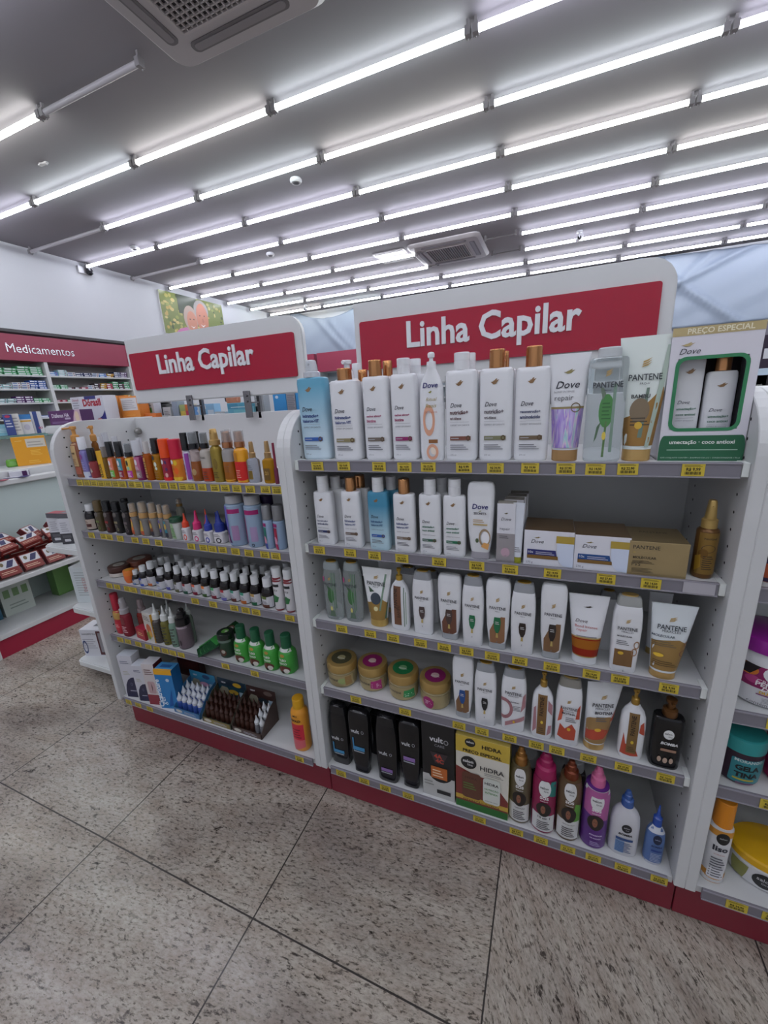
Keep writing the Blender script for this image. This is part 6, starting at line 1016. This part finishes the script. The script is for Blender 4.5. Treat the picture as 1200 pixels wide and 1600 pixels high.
for (u, v, vt, vs, w, lb), _q in zip(((381.5,1037.5,978,996,23,'leftmost'), (404,1043.5,983,1001,23,'second'), (426.5,1050,988,1007,23,'third'), (451.5,1055.5,991.7,1011,25,'rightmost')), (((-0.3248, 0.0666, 0.4502, 0.0574, 0.1336, 0.0879),), ((-0.2597, 0.0648, 0.4502, 0.0566, 0.1340, 0.0890),), ((-0.1958, 0.0617, 0.4502, 0.0556, 0.1354, 0.0887),), ((-0.1324, 0.0651, 0.4502, 0.0597, 0.1363, 0.0896),),)):
    B('round', 'oil_bottle', 'bright green coconut oil bottle with dark green cap, %s of four' % lb, 'bottle', _q[0], '3f9a3c:p', '1a5c3c:p', [('r', -1, .9, 1, 1, 'c8ccc6:p'), ('e', -.05, .78, .3, .06, 'a8843c:p'), ('t', 'ÓLEO', -.1, .56, .5, 'e6e8e4:p', .04), ('t', 'COCO', -.05, .42, .5, 'e6e8e4:p', .04), ('e', .05, .22, .7, .15, '5a3028:p'), ('e', .3, .16, .35, .1, 'c8c4bc:p'), ('p', [(-.5,.3),(-.2,.12),(-.1,.16),(-.3,.34)], '7a4434:p'), ('e', -.1, .1, .18, .06, '2a1c1a:p')], 'tall', dep=.95, n=2.3, cr=.58, sh=.3, nk=.56)
# ================= left unit, bottom shelf
NV = [('p', [(-.8, 0), (-.8, .15), (-.6, .3), (-.2, .42), (.3, .48), (1, .5), (1, 0)], '2c2c48:p'), ('o', .2, .32, .16, .035, .7, '6a6a88:p'), ('l', -.2, .15, .7, .2, 1, 'a8a8bc:p'), ('l', -.7, .82, .5, .9, 2, '6a6a80:p'), ('l', -.6, .55, .3, .65, 3, 'a8a890:p')]
carton('box', 'tall white box with dark navy half circle, leftmost on the left bottom shelf', 'box', (-0.9238, 0.0110, 0.1652, 0.0663, 0.1998, 0.0000), ('c4c4cc:p', 'cfcfd2:p', 'ccd0d8:p'), NV, d=.045, rot=.22)
carton('box', 'tall white box with dark navy half circle, second on the left bottom shelf', 'box', (-0.8547, 0.0110, 0.1652, 0.0529, 0.1702, 0.0000), ('c4c4cc:p', 'cfcfd2:p', 'ccd0d8:p'), NV, d=.045, rot=.22)
carton('box', 'tall white box with pinkish red base and red side, third on the left bottom shelf', 'box', (-0.7896, 0.0110, 0.1652, 0.0550, 0.1911, 0.0000), ('c8c0c0:p', '5a1c1c:p', 'cfccd0:p'), [('r', -1, 0, 1, .25, '8a3440:p'), ('rr', -.6, .28, .6, .58, .3, 'b89a9c:p'), ('l', -.7, .75, .7, .9, 3, '7a5c5c:p'), ('p', [(0,.3),(.15,.45),(0,.55)], '4a2c30:p')], d=.05, rot=.22)
x, y, z, w, h, _ = (-0.7956, 0.0788, 0.1652, 0.0899, 0.1602, 0.0000)
carton('box', 'dark maroon box standing at the back behind the blue box', 'box', (x+.0, .2, z, .13, .155, .03), ('4a1a1c:p', '3a1416:p', '5a2022:p'), d=.03, bev=.001)
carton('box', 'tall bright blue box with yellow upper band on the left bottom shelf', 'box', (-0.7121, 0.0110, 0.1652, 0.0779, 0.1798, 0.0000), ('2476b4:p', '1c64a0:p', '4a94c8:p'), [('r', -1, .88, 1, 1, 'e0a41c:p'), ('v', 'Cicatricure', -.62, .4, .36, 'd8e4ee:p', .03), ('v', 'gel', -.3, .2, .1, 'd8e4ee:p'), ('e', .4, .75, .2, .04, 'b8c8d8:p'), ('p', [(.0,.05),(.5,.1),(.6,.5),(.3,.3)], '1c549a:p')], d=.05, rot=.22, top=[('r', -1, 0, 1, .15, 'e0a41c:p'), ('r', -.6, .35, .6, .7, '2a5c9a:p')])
def display(lb, pos, c, hc, nb, cap, body, hl, ex=()):
    x, y, z, ww, h, _ = pos
    y = max(y, .015); D = .10
    root = empty('counter_display', (x, y, z), -.0); tag(root, lb, 'display box')
    bm = bmesh.new(); ms = [M(c), M(hc)]
    box(bm, -ww/2, ww/2, 0, .0015, 0, .022); box(bm, -ww/2, ww/2, 0, D, 0, .002); box(bm, -ww/2, ww/2, D-.0015, D, 0, .125, 1)
    for s in (-1, 1): prism(bm, [(0, 0), (D, 0), (D, .1), (.06, .085), (0, .022)], s*ww/2-(.0015 if s > 0 else 0), s*ww/2+(.0015 if s < 0 else 0), 0, 'x')
    art(bm, [('r', -.95, .76, .95, .99, hl[0]), ('e', hl[3], .87, .3, .08, hl[1]), ('t', 'NEW', -.55, .84, .16, 'd0d0d8:p', .03), ('p', [(-1, .05), (-1, .5), (-.7, .72), (-.3, .7), (0, .3), (.1, .05)], '8a8674:p'), ('e', .1, .58, .35, .09, hl[2]), ('r', .5, .45, .8, .65, '9ab0c0:p')], ww/2, .125, on_plane(D-.0018), ms, cuts=0)
    art(bm, [('r', -.9, .0008/.022, .9, .9, hl[4]), ('e', -.6, .5, .25, .3, 'c8c4b8:p'), ('l', -.2, .3, .7, .75, 2, 'b8b8c0:p')], ww/2, .022, on_plane(0), ms, cuts=0)
    link('tray', bm, ms, root)
    nx, ny = nb; 
    first = {}
    for j in range(ny):
        for i in range(nx):
            if (i, j) in ex: continue
            cc, bb = (cap, body) if not callable(cap) else cap(i, j)
            px = -ww/2+(i+.5)*ww/nx + x; py = .012+(j+.5)*(D-.03)/ny + y; k = (cc, bb)
            if k not in first:
                r = empty('ampoule'); bm = bmesh.new(); rr = ww/nx*.44
                loft(bm, [(0, rr*.8, rr*.8, 2), (.003, rr, rr, 2), (.034, rr, rr, 2), (.04, rr*.7, rr*.7, 2)], 14); sharpen(bm); link('vial', bm, [bb], r)
                bm = bmesh.new(); loft(bm, [(.038, rr*.85, rr*.85, 2), (.048, rr*.95, rr*.95, 2), (.055, rr*.6, rr*.6, 2), (.064, rr*.3, rr*.3, 2), (.074, rr*.12, rr*.12, 2)], 14); sharpen(bm); link('cap', bm, [cc], r); first[k] = r; o = r
            else: o = copy_tree(first[k])
            o.location = (px, py, z+.003+.011*j)
            cn = 'white-capped blue' if cc[0] in 'cd' and bb[0] == '3' else 'white-capped clear' if cc[0] in 'cd' else 'brown'
            tag(o, '%s ampoule in the %s display, %s row, %s from left' % (cn, lb.split(' ')[0], ('front', 'second', 'third')[j], ORD[i]), 'ampoule', 'ampoules in the %s display' % lb.split(' ')[0])
display('blue open display box of white-tipped ampoules on the left bottom shelf', (-0.6134, 0.0124, 0.1652, 0.1352, 0.2078, 0.0000), '3a6a94:p', '3c7094:p', (5, 3), 'c6cad2:p', '33509a:p', ('2c7a9c:p', '1c3c64:p', 'b88aa8:p', .3, '4a7cab:p'))
display('teal-backed display box of brown ampoules in the middle of the left bottom shelf', (-0.4621, 0.0110, 0.1652, 0.1413, 0.2226, 0.0000), '4a4a3c:p', '1c3f4c:p', (6, 3), '3a2018:p', '3a2018:p', ('1c2c3c:p', 'c0982c:p', 'a88a34:p', .4, '8a7a44:p'))
display('brown display box with brown and white-tipped ampoules, rightmost of three', (-0.3200, 0.0112, 0.1652, 0.1344, 0.2279, 0.0000), '4a3a34:p', '3f2a26:p', (6, 3), lambda i, j: ('cfd2d6:p', '8a8a90:t') if i >= 4 else ('3a2018:p', '3a2018:p'), None, ('3a2624:p', '6a5a54:p', '26323a:p', .5, '5a4a44:p'))
B('round', 'lotion_bottle', 'tall orange-yellow bottle with red label alone at the right end of the left bottom shelf', 'bottle', (-0.0965, 0.0422, 0.1652, 0.0595, 0.2018, 0.1656), 'd8922c:p', 'd8a01c:p', [('r', -.8, .12, .8, .68, 'c8283c:p'), ('p', [(-.8,.0),(.8,.12),(.8,.3),(-.8,.3)], 'd0646c:p'), ('t', 'GOLD', 0, .74, .6, '2a2014:p', .04), ('l', -.5, .35, .5, .6, 4, '7a1c2c:p'), ('t', 'MEU', 0, .86, .3, '2a2014:p', .02)], 'tall', dep=.9, n=2.2, cr=.66, sh=.12, nk=.66)

# ================= on the rack at the free end and the rear shelves (seen through the gap under the sign)
carton('medicine_carton', 'purple medicine carton with pink figure lying on the end rack above the left unit', 'box', (-1.2071, 0.2000, 1.2862, 0.2086, 0.0573, 0.0000), ('5c2c64:p', '4a2454:p', '6a3c74:p'), [('t', 'Diafenus HA', -.25, .52, .55, 'd8d0dc:p', .02), ('r', .0, .36, .35, .48, 'b8a8c0:p'), ('p', [(.45, 0), (1, 0), (1, 1), (.7, 1), (.55, .5)], 'c8a8b8:p'), ('e', .78, .5, .13, .4, 'd8c0a8:p'), ('l', -.85, .12, .3, .28, 2, '9a80a8:p')], d=.05)
carton('medicine_carton', 'white box with red lettering and blue curve behind the purple carton', 'box', (-1.2208, 0.3100, 1.2862, 0.2118, 0.1114, 0.0000), ('cfd0d8:p', 'c8c8d0:p', 'cccdd4:p'), [('r', -.1, .88, .6, 1, '3a3c7c:p'), ('t', 'Dórasil', .3, .64, .55, 'b02438:p', .04), ('p', [(-.2, 0), (.35, .06), (.8, .25), (1, .45), (1, 0)], '3c3c80:p'), ('l', -.9, .2, -.5, .85, 7, '9a9aa4:p'), ('t', 'Dórasil', -.68, .84, .2, 'b05060:p'), ('e', .6, .1, .15, .07, 'c88a8a:p')], d=.06)
for (u, lb), _q in zip(((172,'left'), (202,'right')), (((-1.2072, 0.4000, 1.2862, 0.1242, 0.1096, 0.0000),), ((-1.0824, 0.4000, 1.2862, 0.1180, 0.1030, 0.0000),),)):
    carton('medicine_carton', 'bright orange medicine box with white panel, %s of two' % lb, 'box', _q[0], ('e08c3c:p', 'c87428:p', 'dc8834:p'), [('r', -.8, .42, .85, .93, 'd2cfd0:p'), ('l', -.7, .5, .7, .88, 5, 'a8a4a8:p'), ('l', -.5, .1, .6, .3, 2, 'eaa050:p')], d=.05)
carton('medicine_carton', 'white leaflet-like box with green stripe right of the orange boxes', 'box', (-1.0542, 0.4600, 1.2862, 0.0898, 0.0980, 0.0000), ('c8cace:p', 'bcbcc4:p', 'c8cace:p'), [('l', -.7, .6, .7, .8, 3, '4a4a50:p'), ('r', -.7, .3, .7, .5, '6aa84c:p')], d=.04)
carton('medicine_carton', 'flat orange box lying below the white leaflet-like box', 'box', (-1.0033, 0.4200, 1.2862, 0.0960, 0.0258, 0.0000), ('d8783c:p', 'c8682c:p', 'd8783c:p'), d=.03)
carton('medicine_carton', 'small yellow box beside the black container', 'box', (-1.0988, 0.5300, 1.2862, 0.0381, 0.0735, 0.0000), ('c8b02c:p', 'a8902c:p', 'c8b02c:p'), d=.03)
_p = (-1.0379, 0.5200, 1.2862, 0.0701, 0.0765, 0.0000)
B('round', 'container', 'black square container behind the gap under the left sign', 'container', (_p[0], _p[1]+.02, _p[2], _p[3], _p[4], _p[4]*.9), '161618:p', '161618:p', [], 'tall', dep=.9, n=5, cr=.9)
GAP = (('small white and grey pack left of the left sign bracket', 262,650,636,12,'b8babc:p',[('l', -.7, .3, .7, .7, 3, '6a6a70:p')]), ('narrow blue-grey pack behind the left sign bracket', 275,651,627,9,'8a98a8:p',[]),
       ('pack with yellow and red squares right of the left bracket', 291,650,632,17,'c8b050:p',[('r', 0, 0, 1, .5, 'b03c5c:p'), ('r', -1, .5, 0, 1, '9aa86c:p'), ('r', 0, .5, 1, 1, 'c8703c:p')]), ('white pack with two blue circles', 306.5,649,632,11,'cdd4de:p',[('e', 0, .68, .7, .24, '6a9ad0:p'), ('e', 0, .25, .7, .24, '6a9ad0:p')]),
       ('light blue pack with white panel, left of the head', 324,648,631,23,'8ab4d4:p',[('r', -.9, .6, -.1, .9, 'd0d8e0:p'), ('r', .1, .1, .9, .5, 'c8d4e0:p'), ('l', -.8, .1, 0, .5, 3, '4a7ab0:p')]), ('low white pack between the light blue and the teal packs', 344,647,643,16,'c4c8cc:p',[('l', -.6, .3, .6, .7, 1, '5a5a60:p')]),
       ('teal-blue box stack on the left, under the head', 375,646,629,38,'6ab0c8:p',[('r', -.95, .5, -.1, .95, '4a94b4:p'), ('r', -.05, .5, .95, .95, '5aa4c0:p'), ('r', -.5, .05, .5, .42, '7ac0cc:p'), ('l', -.7, .6, .7, .8, 1, 'c8e0e8:p')]), ('dark teal pack right of the teal-blue boxes', 397,645,635,16,'4a8a98:p',[('r', -.1, 0, .1, 1, '8ab8c4:p')]),
       ('tall grey leaflet behind the right sign bracket', 406,645,617,14,'9a9c9e:p',[('l', -.7, .1, .7, .9, 8, '6a6a6e:p')]), ('tall blue box with white mark right of the right bracket', 438,644,614,20,'3a94d4:p',[('e', -.4, .8, .25, .08, 'd0e0f0:p')]), ('grey printed box side right of the tall blue box', 456,643,612,15,'9a98a0:p',[('l', -.8, .1, .8, .9, 9, '7a7880:p')]), ('second tall blue box partly behind the light blue spray bottle', 468,641,612,12,'3a94d4:p',[]))
for (lb, u, v0, v1, w, c, o2), _q in zip(GAP, (((-0.9798, 0.5000, 1.2862, 0.0482, 0.0489, 0.0000),), ((-0.9253, 0.5000, 1.2862, 0.0352, 0.0713, 0.0000),), ((-0.8648, 0.5000, 1.2862, 0.0651, 0.0548, 0.0000),), ((-0.8060, 0.5000, 1.2862, 0.0411, 0.0521, 0.0000),), ((-0.7409, 0.5000, 1.2862, 0.0836, 0.0518, 0.0000),), ((-0.6725, 0.5000, 1.2862, 0.0567, 0.0170, 0.0000),), ((-0.5617, 0.5000, 1.2862, 0.1277, 0.0486, 0.0000),), ((-0.4901, 0.5000, 1.2862, 0.0522, 0.0301, 0.0000),), ((-0.4571, 0.5000, 1.2862, 0.0447, 0.0735, 0.0000),), ((-0.3562, 0.5000, 1.2862, 0.0609, 0.0753, 0.0000),), ((-0.3014, 0.5000, 1.2862, 0.0445, 0.0770, 0.0000),), ((-0.2656, 0.5000, 1.2862, 0.0350, 0.0750, 0.0000),),)):
    carton('medicine_carton', lb, 'box', _q[0], (c, c, c), o2, d=.04)
# ================= pile and boxes on the far left counter
for (i, (lb, u, v0, v1, w, xx, cols, o2)), _q in zip(enumerate((('blue and red boxed pack, leftmost in the group on the glass shelf', 20,681,648,13,-2.98,('3a4c8a:p','2c3c74:p','c8c8cc:p'),[('l', -.7, .4, .7, .8, 3, 'c8ccd8:p'), ('e', 0, .9, .6, .06, 'b83c5c:p')]), ('white printed pack on the glass shelf, second in the group', 31,680,647,12,-2.98,('cfcfcc:p','b0b0b0:p','cfcfcc:p'),[('l', -.7, .2, .7, .9, 5, '9a9aa0:p')]), ('white pack with blue lid strip on the glass shelf, third in the group', 46,679,648,17,-2.98,('cfd0d4:p','c0c0c4:p','3a7ab8:p'),[('r', -1, .75, 1, 1, '3a7ab8:p'), ('r', -.9, .62, .9, .7, 'd0a03c:p'), ('e', 0, .35, .5, .15, 'b8b8c8:p')]), ('white box with navy side stripe and pink letters on the glass shelf', 64,678,644,15,-2.98,('c8cacf:p','3a4c8a:p','c8cacf:p'),[('r', -.6, 0, .2, 1, '3a4c8a:p'), ('t', 'SO', .3, .2, .4, 'b03c6c:p', .03)]))), (((-2.9800, 0.8531, 1.2078, 0.0495, 0.1477, 0.0000),), ((-2.9800, 0.8967, 1.2081, 0.0469, 0.1497, 0.0000),), ((-2.9800, 0.9576, 1.2068, 0.0690, 0.1432, 0.0000),), ((-2.9800, 1.0334, 1.2042, 0.0636, 0.1605, 0.0000),),)):
    p = _q[0]; o = carton('medicine_pack', lb, 'box', (0, 0, 0, p[3], p[4], .03), cols, o2, d=.03); o.location = (xx, p[1], max(p[2], 1.2115)); o.rotation_euler = (0, 0, R(90-25))
p = (-3.0200, 0.8232, 1.1977, 0.0748, 0.0804, 0.0000); o = carton('medicine_pack', 'flat pale teal pack at the left edge on the glass shelf', 'box', (0, 0, 0, .12, p[4], .06), ('8ac0d0:p', '7ab0c0:p', 'a8d0d8:p'), [('l', -.8, .3, .8, .7, 3, 'd0e4ea:p')], d=.06); o.location = (-3.02, p[1], 1.2115); o.rotation_euler = (0, 0, R(75))
p = (-2.7800, 0.8394, 1.0192, 0.2010, 0.1994, 0.0000); o = carton('medicine_pack', 'large orange-yellow box with pale text panel standing on the stepped stand', 'box', (0, 0, 0, p[3]*.92, p[4], .06), ('dc9a24:p', 'c8861c:p', 'dca030:p'), [('r', -.2, .62, .95, .92, 'c9c4b8:p'), ('l', -.1, .68, .8, .88, 2, 'a09c94:p'), ('l', -.05, .35, .6, .55, 4, 'e8b850:p'), ('l', -.8, .86, -.4, .9, 1, 'e8c880:p'), ('l', -.3, .08, .4, .2, 2, 'e8b850:p')], d=.06); o.location = (-2.78, p[1], 1.001); o.rotation_euler = (0, 0, R(62))
p = (-2.8600, 0.7504, 1.0916, 0.0796, 0.0563, 0.0000)
bm = bmesh.new(); loft(bm, [(0, .035, .022, 2.5), (.008, .04, .025, 3), (.04, .036, .018, 2.5), (.052, .03, .003, 2)], 16); sharpen(bm); o = link('green_packet', bm, ['5f9a34:g']); o.location = (-2.86, p[1], 1.0015); o.rotation_euler = (0, 0, R(70)); tag(o, 'small crumpled lime green packet left of the orange-yellow box', 'packet')
p = (-2.5900, 0.6430, 0.9709, 0.0892, 0.0491, 0.0000); o = carton('medicine_pack', 'small white and purple box lying on the low counter edge', 'box', (0, 0, 0, .1, .035, .05), ('c8c8d0:p', '4a2c5c:p', 'cccdd4:p'), [('r', .3, 0, .8, 1, '4a2054:p')], d=.05); o.location = (-2.595, p[1], .9555); o.rotation_euler = (0, 0, R(60))
# leaflets lying on the counter top, and the thin post
for i, (cx, cy, a, c) in enumerate(((-2.58, .50, 20, 'b8485c:p'), (-2.58, .62, 38, '3c3c70:p'), (-2.58, .42, 5, 'c87c88:p'))):
    bm = bmesh.new(); ms = [M(c)]; box(bm, -.06, .06, -.035, .035, 0, .0016); art(bm, [('r', -.8, .2, .2, .7, 'c8c4cc:p')], .08, .1, lambda px, pz, e: (px, pz-.05, .0016+e), ms, cuts=0)
    o = link('leaflet', bm, ms); o.location = (cx, cy, .9556+.0018*i); o.rotation_euler = (0, 0, R(a)); tag(o, ('pinkish red leaflet lowest of three on the low white counter', 'dark blue leaflet in the middle of three on the low white counter', 'pink leaflet topmost of three on the low white counter')[i], 'leaflet')
bm = bmesh.new(); tube(bm, (0, 0, 0), (.0, -.06, .34), .006); lathe(bm, [(.03, 0), (.03, .004)], 16); o = link('sign_post', bm, ['b8bcbe:s']); o.location = (-2.56, .50, .9615); tag(o, 'thin slanting metal post standing on the low white counter at the left edge', 'post')
# pile of dark red boxes
def pile():
    rnd = random.Random(4); bm = bmesh.new(); ms = [M('7a2420:p'), M('5a1c20:p'), M('8a3426:p')]
    w, h, d = .1, .05, .1
    box(bm, -w/2, w/2, -d/2, d/2, 0, .036, 0, .0008)
    for f in bm.faces:
        f.normal_update()
        if abs(f.normal.x) > .8: f.material_index = 1
    art(bm, [('p', [(-.9, .45), (.9, .45), (.9, .95), (-.9, .95)], 'c4c4c8:p'), ('p', [(-.2, .5), (.4, .5), (.8, .9), (.2, .9)], '2c2c58:p'), ('e', -.45, .75, .18, .12, '6a5a3c:p'), ('l', -.8, .15, .6, .35, 2, 'd0a890:p')], w/2, d, lambda px, pz, e: (px, pz-d/2, .036+e), ms, cuts=0)
    art(bm, [('l', -.8, .3, .7, .7, 1, 'c8b0a8:p')], w/2, .036, lambda px, pz, e: (px, -d/2-e, pz), ms, cuts=0)
    art(bm, [('r', -.9, .1, .9, .9, 'b4b4b8:p'), ('r', -.6, .25, .2, .75, '26262c:p')], d/2, .036, lambda px, pz, e: (w/2+e, px, pz), ms, cuts=0)
    me = bpy.data.meshes.new('medicine_pack'); bm.to_mesh(me); bm.free()
    for m_ in ms: me.materials.append(m_)
    L_ = []
    for k in range(9): L_.append((-2.262, .17+.118*k, .433+.0442, R(62+rnd.uniform(-3, 3)), 0, R(90+rnd.uniform(-4, 4)), 'leaning in the front row'))
    for q, t in enumerate(('at the bottom of the rear stack', 'second from the bottom of the rear stack', 'third from the bottom of the rear stack')):
        for k in range(9): L_.append((-2.445+rnd.uniform(-.012, .012), .18+.125*k, .4335+.0375*q, 0, 0, R(90+rnd.uniform(-9, 9)), t))
    for k in range(7): L_.append((-2.43, .22+.15*k, .4335+.0375*3+.052, R(rnd.uniform(22, 50)), 0, R(90+rnd.uniform(-35, 35)), 'tumbled on top of the rear stack'))
    for k in range(7): L_.append((-2.335, .19+.14*k, .57+rnd.uniform(0, .015), R(30+rnd.uniform(-8, 8)), rnd.uniform(-.2, .2), R(90+rnd.uniform(-14, 14)), 'slipping down over the front row'))
    for i, (x, y, z, a, b_, c, t) in enumerate(L_):
        o = bpy.data.objects.new('medicine_pack', me); col.objects.link(o); o.location = (x, y, z); o.rotation_euler = (a, b_, c)
        tag(o, 'dark red medicine box %s, %s along' % (t, ORD[int((y-.1)/.1)]), 'medicine box', 'heap of dark red medicine boxes')
pile()
# lower shelf of the counter
for lb, y, w, h, c, o2 in (('teal-blue box on the lower shelf at the left edge', .2, .13, .2, '2c5a72:p', []), ('pale box with three green windows on the lower shelf', .36, .16, .21, 'b8c0b8:p', [('r', -.8, .55, -.4, .8, '6a8a5c:p'), ('r', -.2, .55, .2, .8, '6a8a5c:p'), ('r', .4, .55, .8, .8, '6a8a5c:p'), ('l', -.6, .2, .6, .4, 2, '8a948c:p')]), ('plain lime green box at the right on the lower shelf', .63, .10, .24, '64904c:p', [])):
    o = carton('product_box', lb, 'box', (0, 0, 0, w, h, .08), (c, c, c), o2, d=.08); o.location = (-2.42, y, .1405); o.rotation_euler = (0, 0, R(90))
# cartons on the end rack trays
TX = -1.3
carton('device_box', 'white boxed device with maroon printed side on the lowest tray of the end rack', 'box', (-1.49, .23, .1005, .15, .155, .10), ('cfd0d6:p', 'c4c4ca:p', 'd2d3d8:p'), [('p', [(.2, .05), (.95, .05), (.95, .95), (.2, .95)], '4a1c22:p'), ('r', .32, .15, .85, .88, '8a888c:p'), ('l', -.9, .3, .1, .7, 5, 'a8a8b0:p'), ('o', -.8, .35, .18, .25, .7, '2c3c6a:p'), ('t', 'GLICOSÍMETRO', -.35, .82, .5, '4a4a54:p')], d=.10, rot=.3, top=[('r', -.3, .35, .3, .6, '6a6a70:p')])
carton('device_box', 'plain white carton with faint grey print on the second tray of the end rack', 'box', (-1.44, .23, .4205, .13, .19, .10), ('c8d0d2:p', 'c4ccce:p', 'ccd2d4:p'), [('l', -.7, .2, .6, .9, 10, 'a8b0b2:p'), ('v', 'teste', .1, .5, .2, 'b88a8a:p')], d=.10, rot=.3)
for i, (dx, lb) in enumerate(((0, 'left'), (.078, 'right'))):
    carton('product_box', 'white over black upright box, %s of two on the third tray of the end rack' % lb, 'box', (-1.525+dx, .215, .7355, .056, .125, .05), ('ccccd2:p', '8a8a90:p', 'c8c8ce:p'), [('r', -1, 0, 1, .42, '3a3a40:p'), ('rr', -.5, .1, .5, .2, .1, 'c4c4c8:p'), ('r', -.7, .24, .7, .36, '5a5a60:p'), ('l', -.6, .5, .6, .9, 5, 'a4a4ac:p')], d=.04, rot=.45)
carton('product_box', 'flat grey box with red picture lying on the two white over black boxes', 'box', (-1.485, .215, .8615, .13, .022, .05), ('5a5a60:p', '6a6a70:p', '8a4450:p'), d=.05, rot=.15, top=[('r', -.9, .1, .1, .9, 'a04454:p'), ('r', .2, .1, .9, .9, '7a7a80:p')])
carton('product_box', 'tall narrow white printed box at the side of the third tray of the end rack', 'box', (-1.365, .26, .7355, .06, .34, .05), ('c8ccd0:p', 'b8bcc0:p', 'c8ccd0:p'), [('l', -.7, .1, .7, .9, 12, '9aa0a6:p'), ('r', -.5, .9, .5, .97, '4a4a52:p')], d=.05)
# things on the rear side seen at the far right
carton('product_box', 'black and white pack lying on top of the rear shelf at the right edge', 'box', (1.1373, 0.5000, 1.2862, 0.0441, 0.0359, 0.0000), ('1c181a:p', '1c181a:p', 'c8d4dc:p'), [('t', 'Nutri', -.1, .2, .5, 'b8b8b0:p', .02), ('r', -.9, .8, -.3, 1, 'a0603c:p')], d=.06)
carton('product_box', 'pale blue flat pack on the black and white pack at the right edge', 'box', (1.1355, 0.5000, 1.2862, 0.0387, 0.0516, 0.0000), ('b4c6d4:p', 'b4c6d4:p', 'c8d4dc:p'), d=.06)
_p = (1.1840, 0.6200, 1.2862, 0.0299, 0.1742, 0.0000); carton('product_box', 'tall dark purple box with grey bands at the right edge of the photo', 'box', (_p[0]+.01, .6, _p[2], .07, _p[4], .05), ('2a1c30:p', '2a1c30:p', '6a6670:p'), [('r', -1, .8, 1, 1, '7a7680:p'), ('r', -1, 0, 1, .2, '7a7680:p'), ('r', -.6, .45, 1, .6, 'c8c8cc:p')], d=.05)
# person behind the rear shelves
def person():
    root = empty('person', (-2.83, 3.0, 0)); tag(root, 'person with short dark hair behind the shelves, head just showing under the left sign', 'person')
    V = [(0,0,.92),(0,0,1.05),(0,0,1.2),(0,.0,1.27),(0,-.01,1.34),(.17,0,1.24),(.21,0,.98),(.2,-.06,.76),(-.17,0,1.24),(-.21,0,.98),(-.2,-.06,.76),(.09,0,.85),(.1,-.02,.48),(.1,.02,.09),(.1,-.14,.04),(-.09,0,.85),(-.1,-.02,.48),(-.1,.02,.09),(-.1,-.14,.04)]
    E_ = [(0,1),(1,2),(2,3),(3,4),(2,5),(5,6),(6,7),(2,8),(8,9),(9,10),(0,11),(11,12),(12,13),(13,14),(0,15),(15,16),(16,17),(17,18)]
    Rr = [.13,.12,.13,.06,.05,.055,.042,.032,.055,.042,.032,.09,.06,.042,.035,.09,.06,.042,.035]
    me = bpy.data.meshes.new('body'); me.from_pydata(V, E_, []); o = bpy.data.objects.new('body', me); col.objects.link(o); o.parent = root
    md = o.modifiers.new('skin', 'SKIN'); sv = me.skin_vertices[0].data
    for i, r in enumerate(Rr): sv[i].radius = (r, r*.75)
    sv[0].use_root = True; o.modifiers.new('sub', 'SUBSURF').levels = 2; me.materials.append(M('c4c6ca:f'))
    for s in (-1, 1):
        hb = bmesh.new(); loft(hb, [(0, .02, .028, 2), (-.03, .016, .034, 2.4), (-.08, .014, .036, 2.4), (-.095, .01, .03, 2.2)][::-1], 12)
        for k in range(4): tube(hb, (0, -.026+.017*k, -.085), (-s*.012, -.028+.018*k, -.155-.01*(k in (1, 2))), .0075, 8)
        tube(hb, (0, -.03, -.03), (-s*.008, -.058, -.085), .009, 8); bmesh.ops.transform(hb, matrix=Matrix.Translation((s*.2, -.07, .745)), verts=hb.verts); sharpen(hb); link('hand', hb, ['b07a60:f'], root)
    hb = bmesh.new(); loft(hb, [(1.30, .045, .05, 2), (1.335, .055, .075, 2), (1.37, .068, .09, 2.2), (1.42, .076, .098, 2.1), (1.47, .075, .098, 2), (1.51, .055, .075, 2), (1.525, .02, .03, 2)], 20)
    loft(hb, [(1.385, .012, .012, 2), (1.41, .01, .012, 2), (1.43, .006, .006, 2)], 8, cy=-.1); 
    for s in (-1, 1):
        loft(hb, [(1.38, .006, .012, 2), (1.41, .009, .018, 2), (1.435, .006, .014, 2)], 8, cx=s*.078); loft(hb, [(1.424, .010, .004, 2), (1.43, .012, .004, 2)], 8, cx=s*.03, cy=-.094)
    loft(hb, [(1.358, .022, .004, 2), (1.364, .022, .004, 2)], 8, cy=-.088); sharpen(hb, 60); h = link('head', hb, ['b07860:f'], root)
    hb = bmesh.new(); loft(hb, [(1.39, .079, .07, 2, 0, .035), (1.44, .086, .088, 2, 0, .025), (1.48, .086, .1, 2, 0, .01), (1.52, .068, .085, 2), (1.54, .03, .04, 2)], 20); sharpen(hb, 60); link('hair', hb, ['1a1516:f'], root)
    root.rotation_euler = (0, 0, R(65))
person()
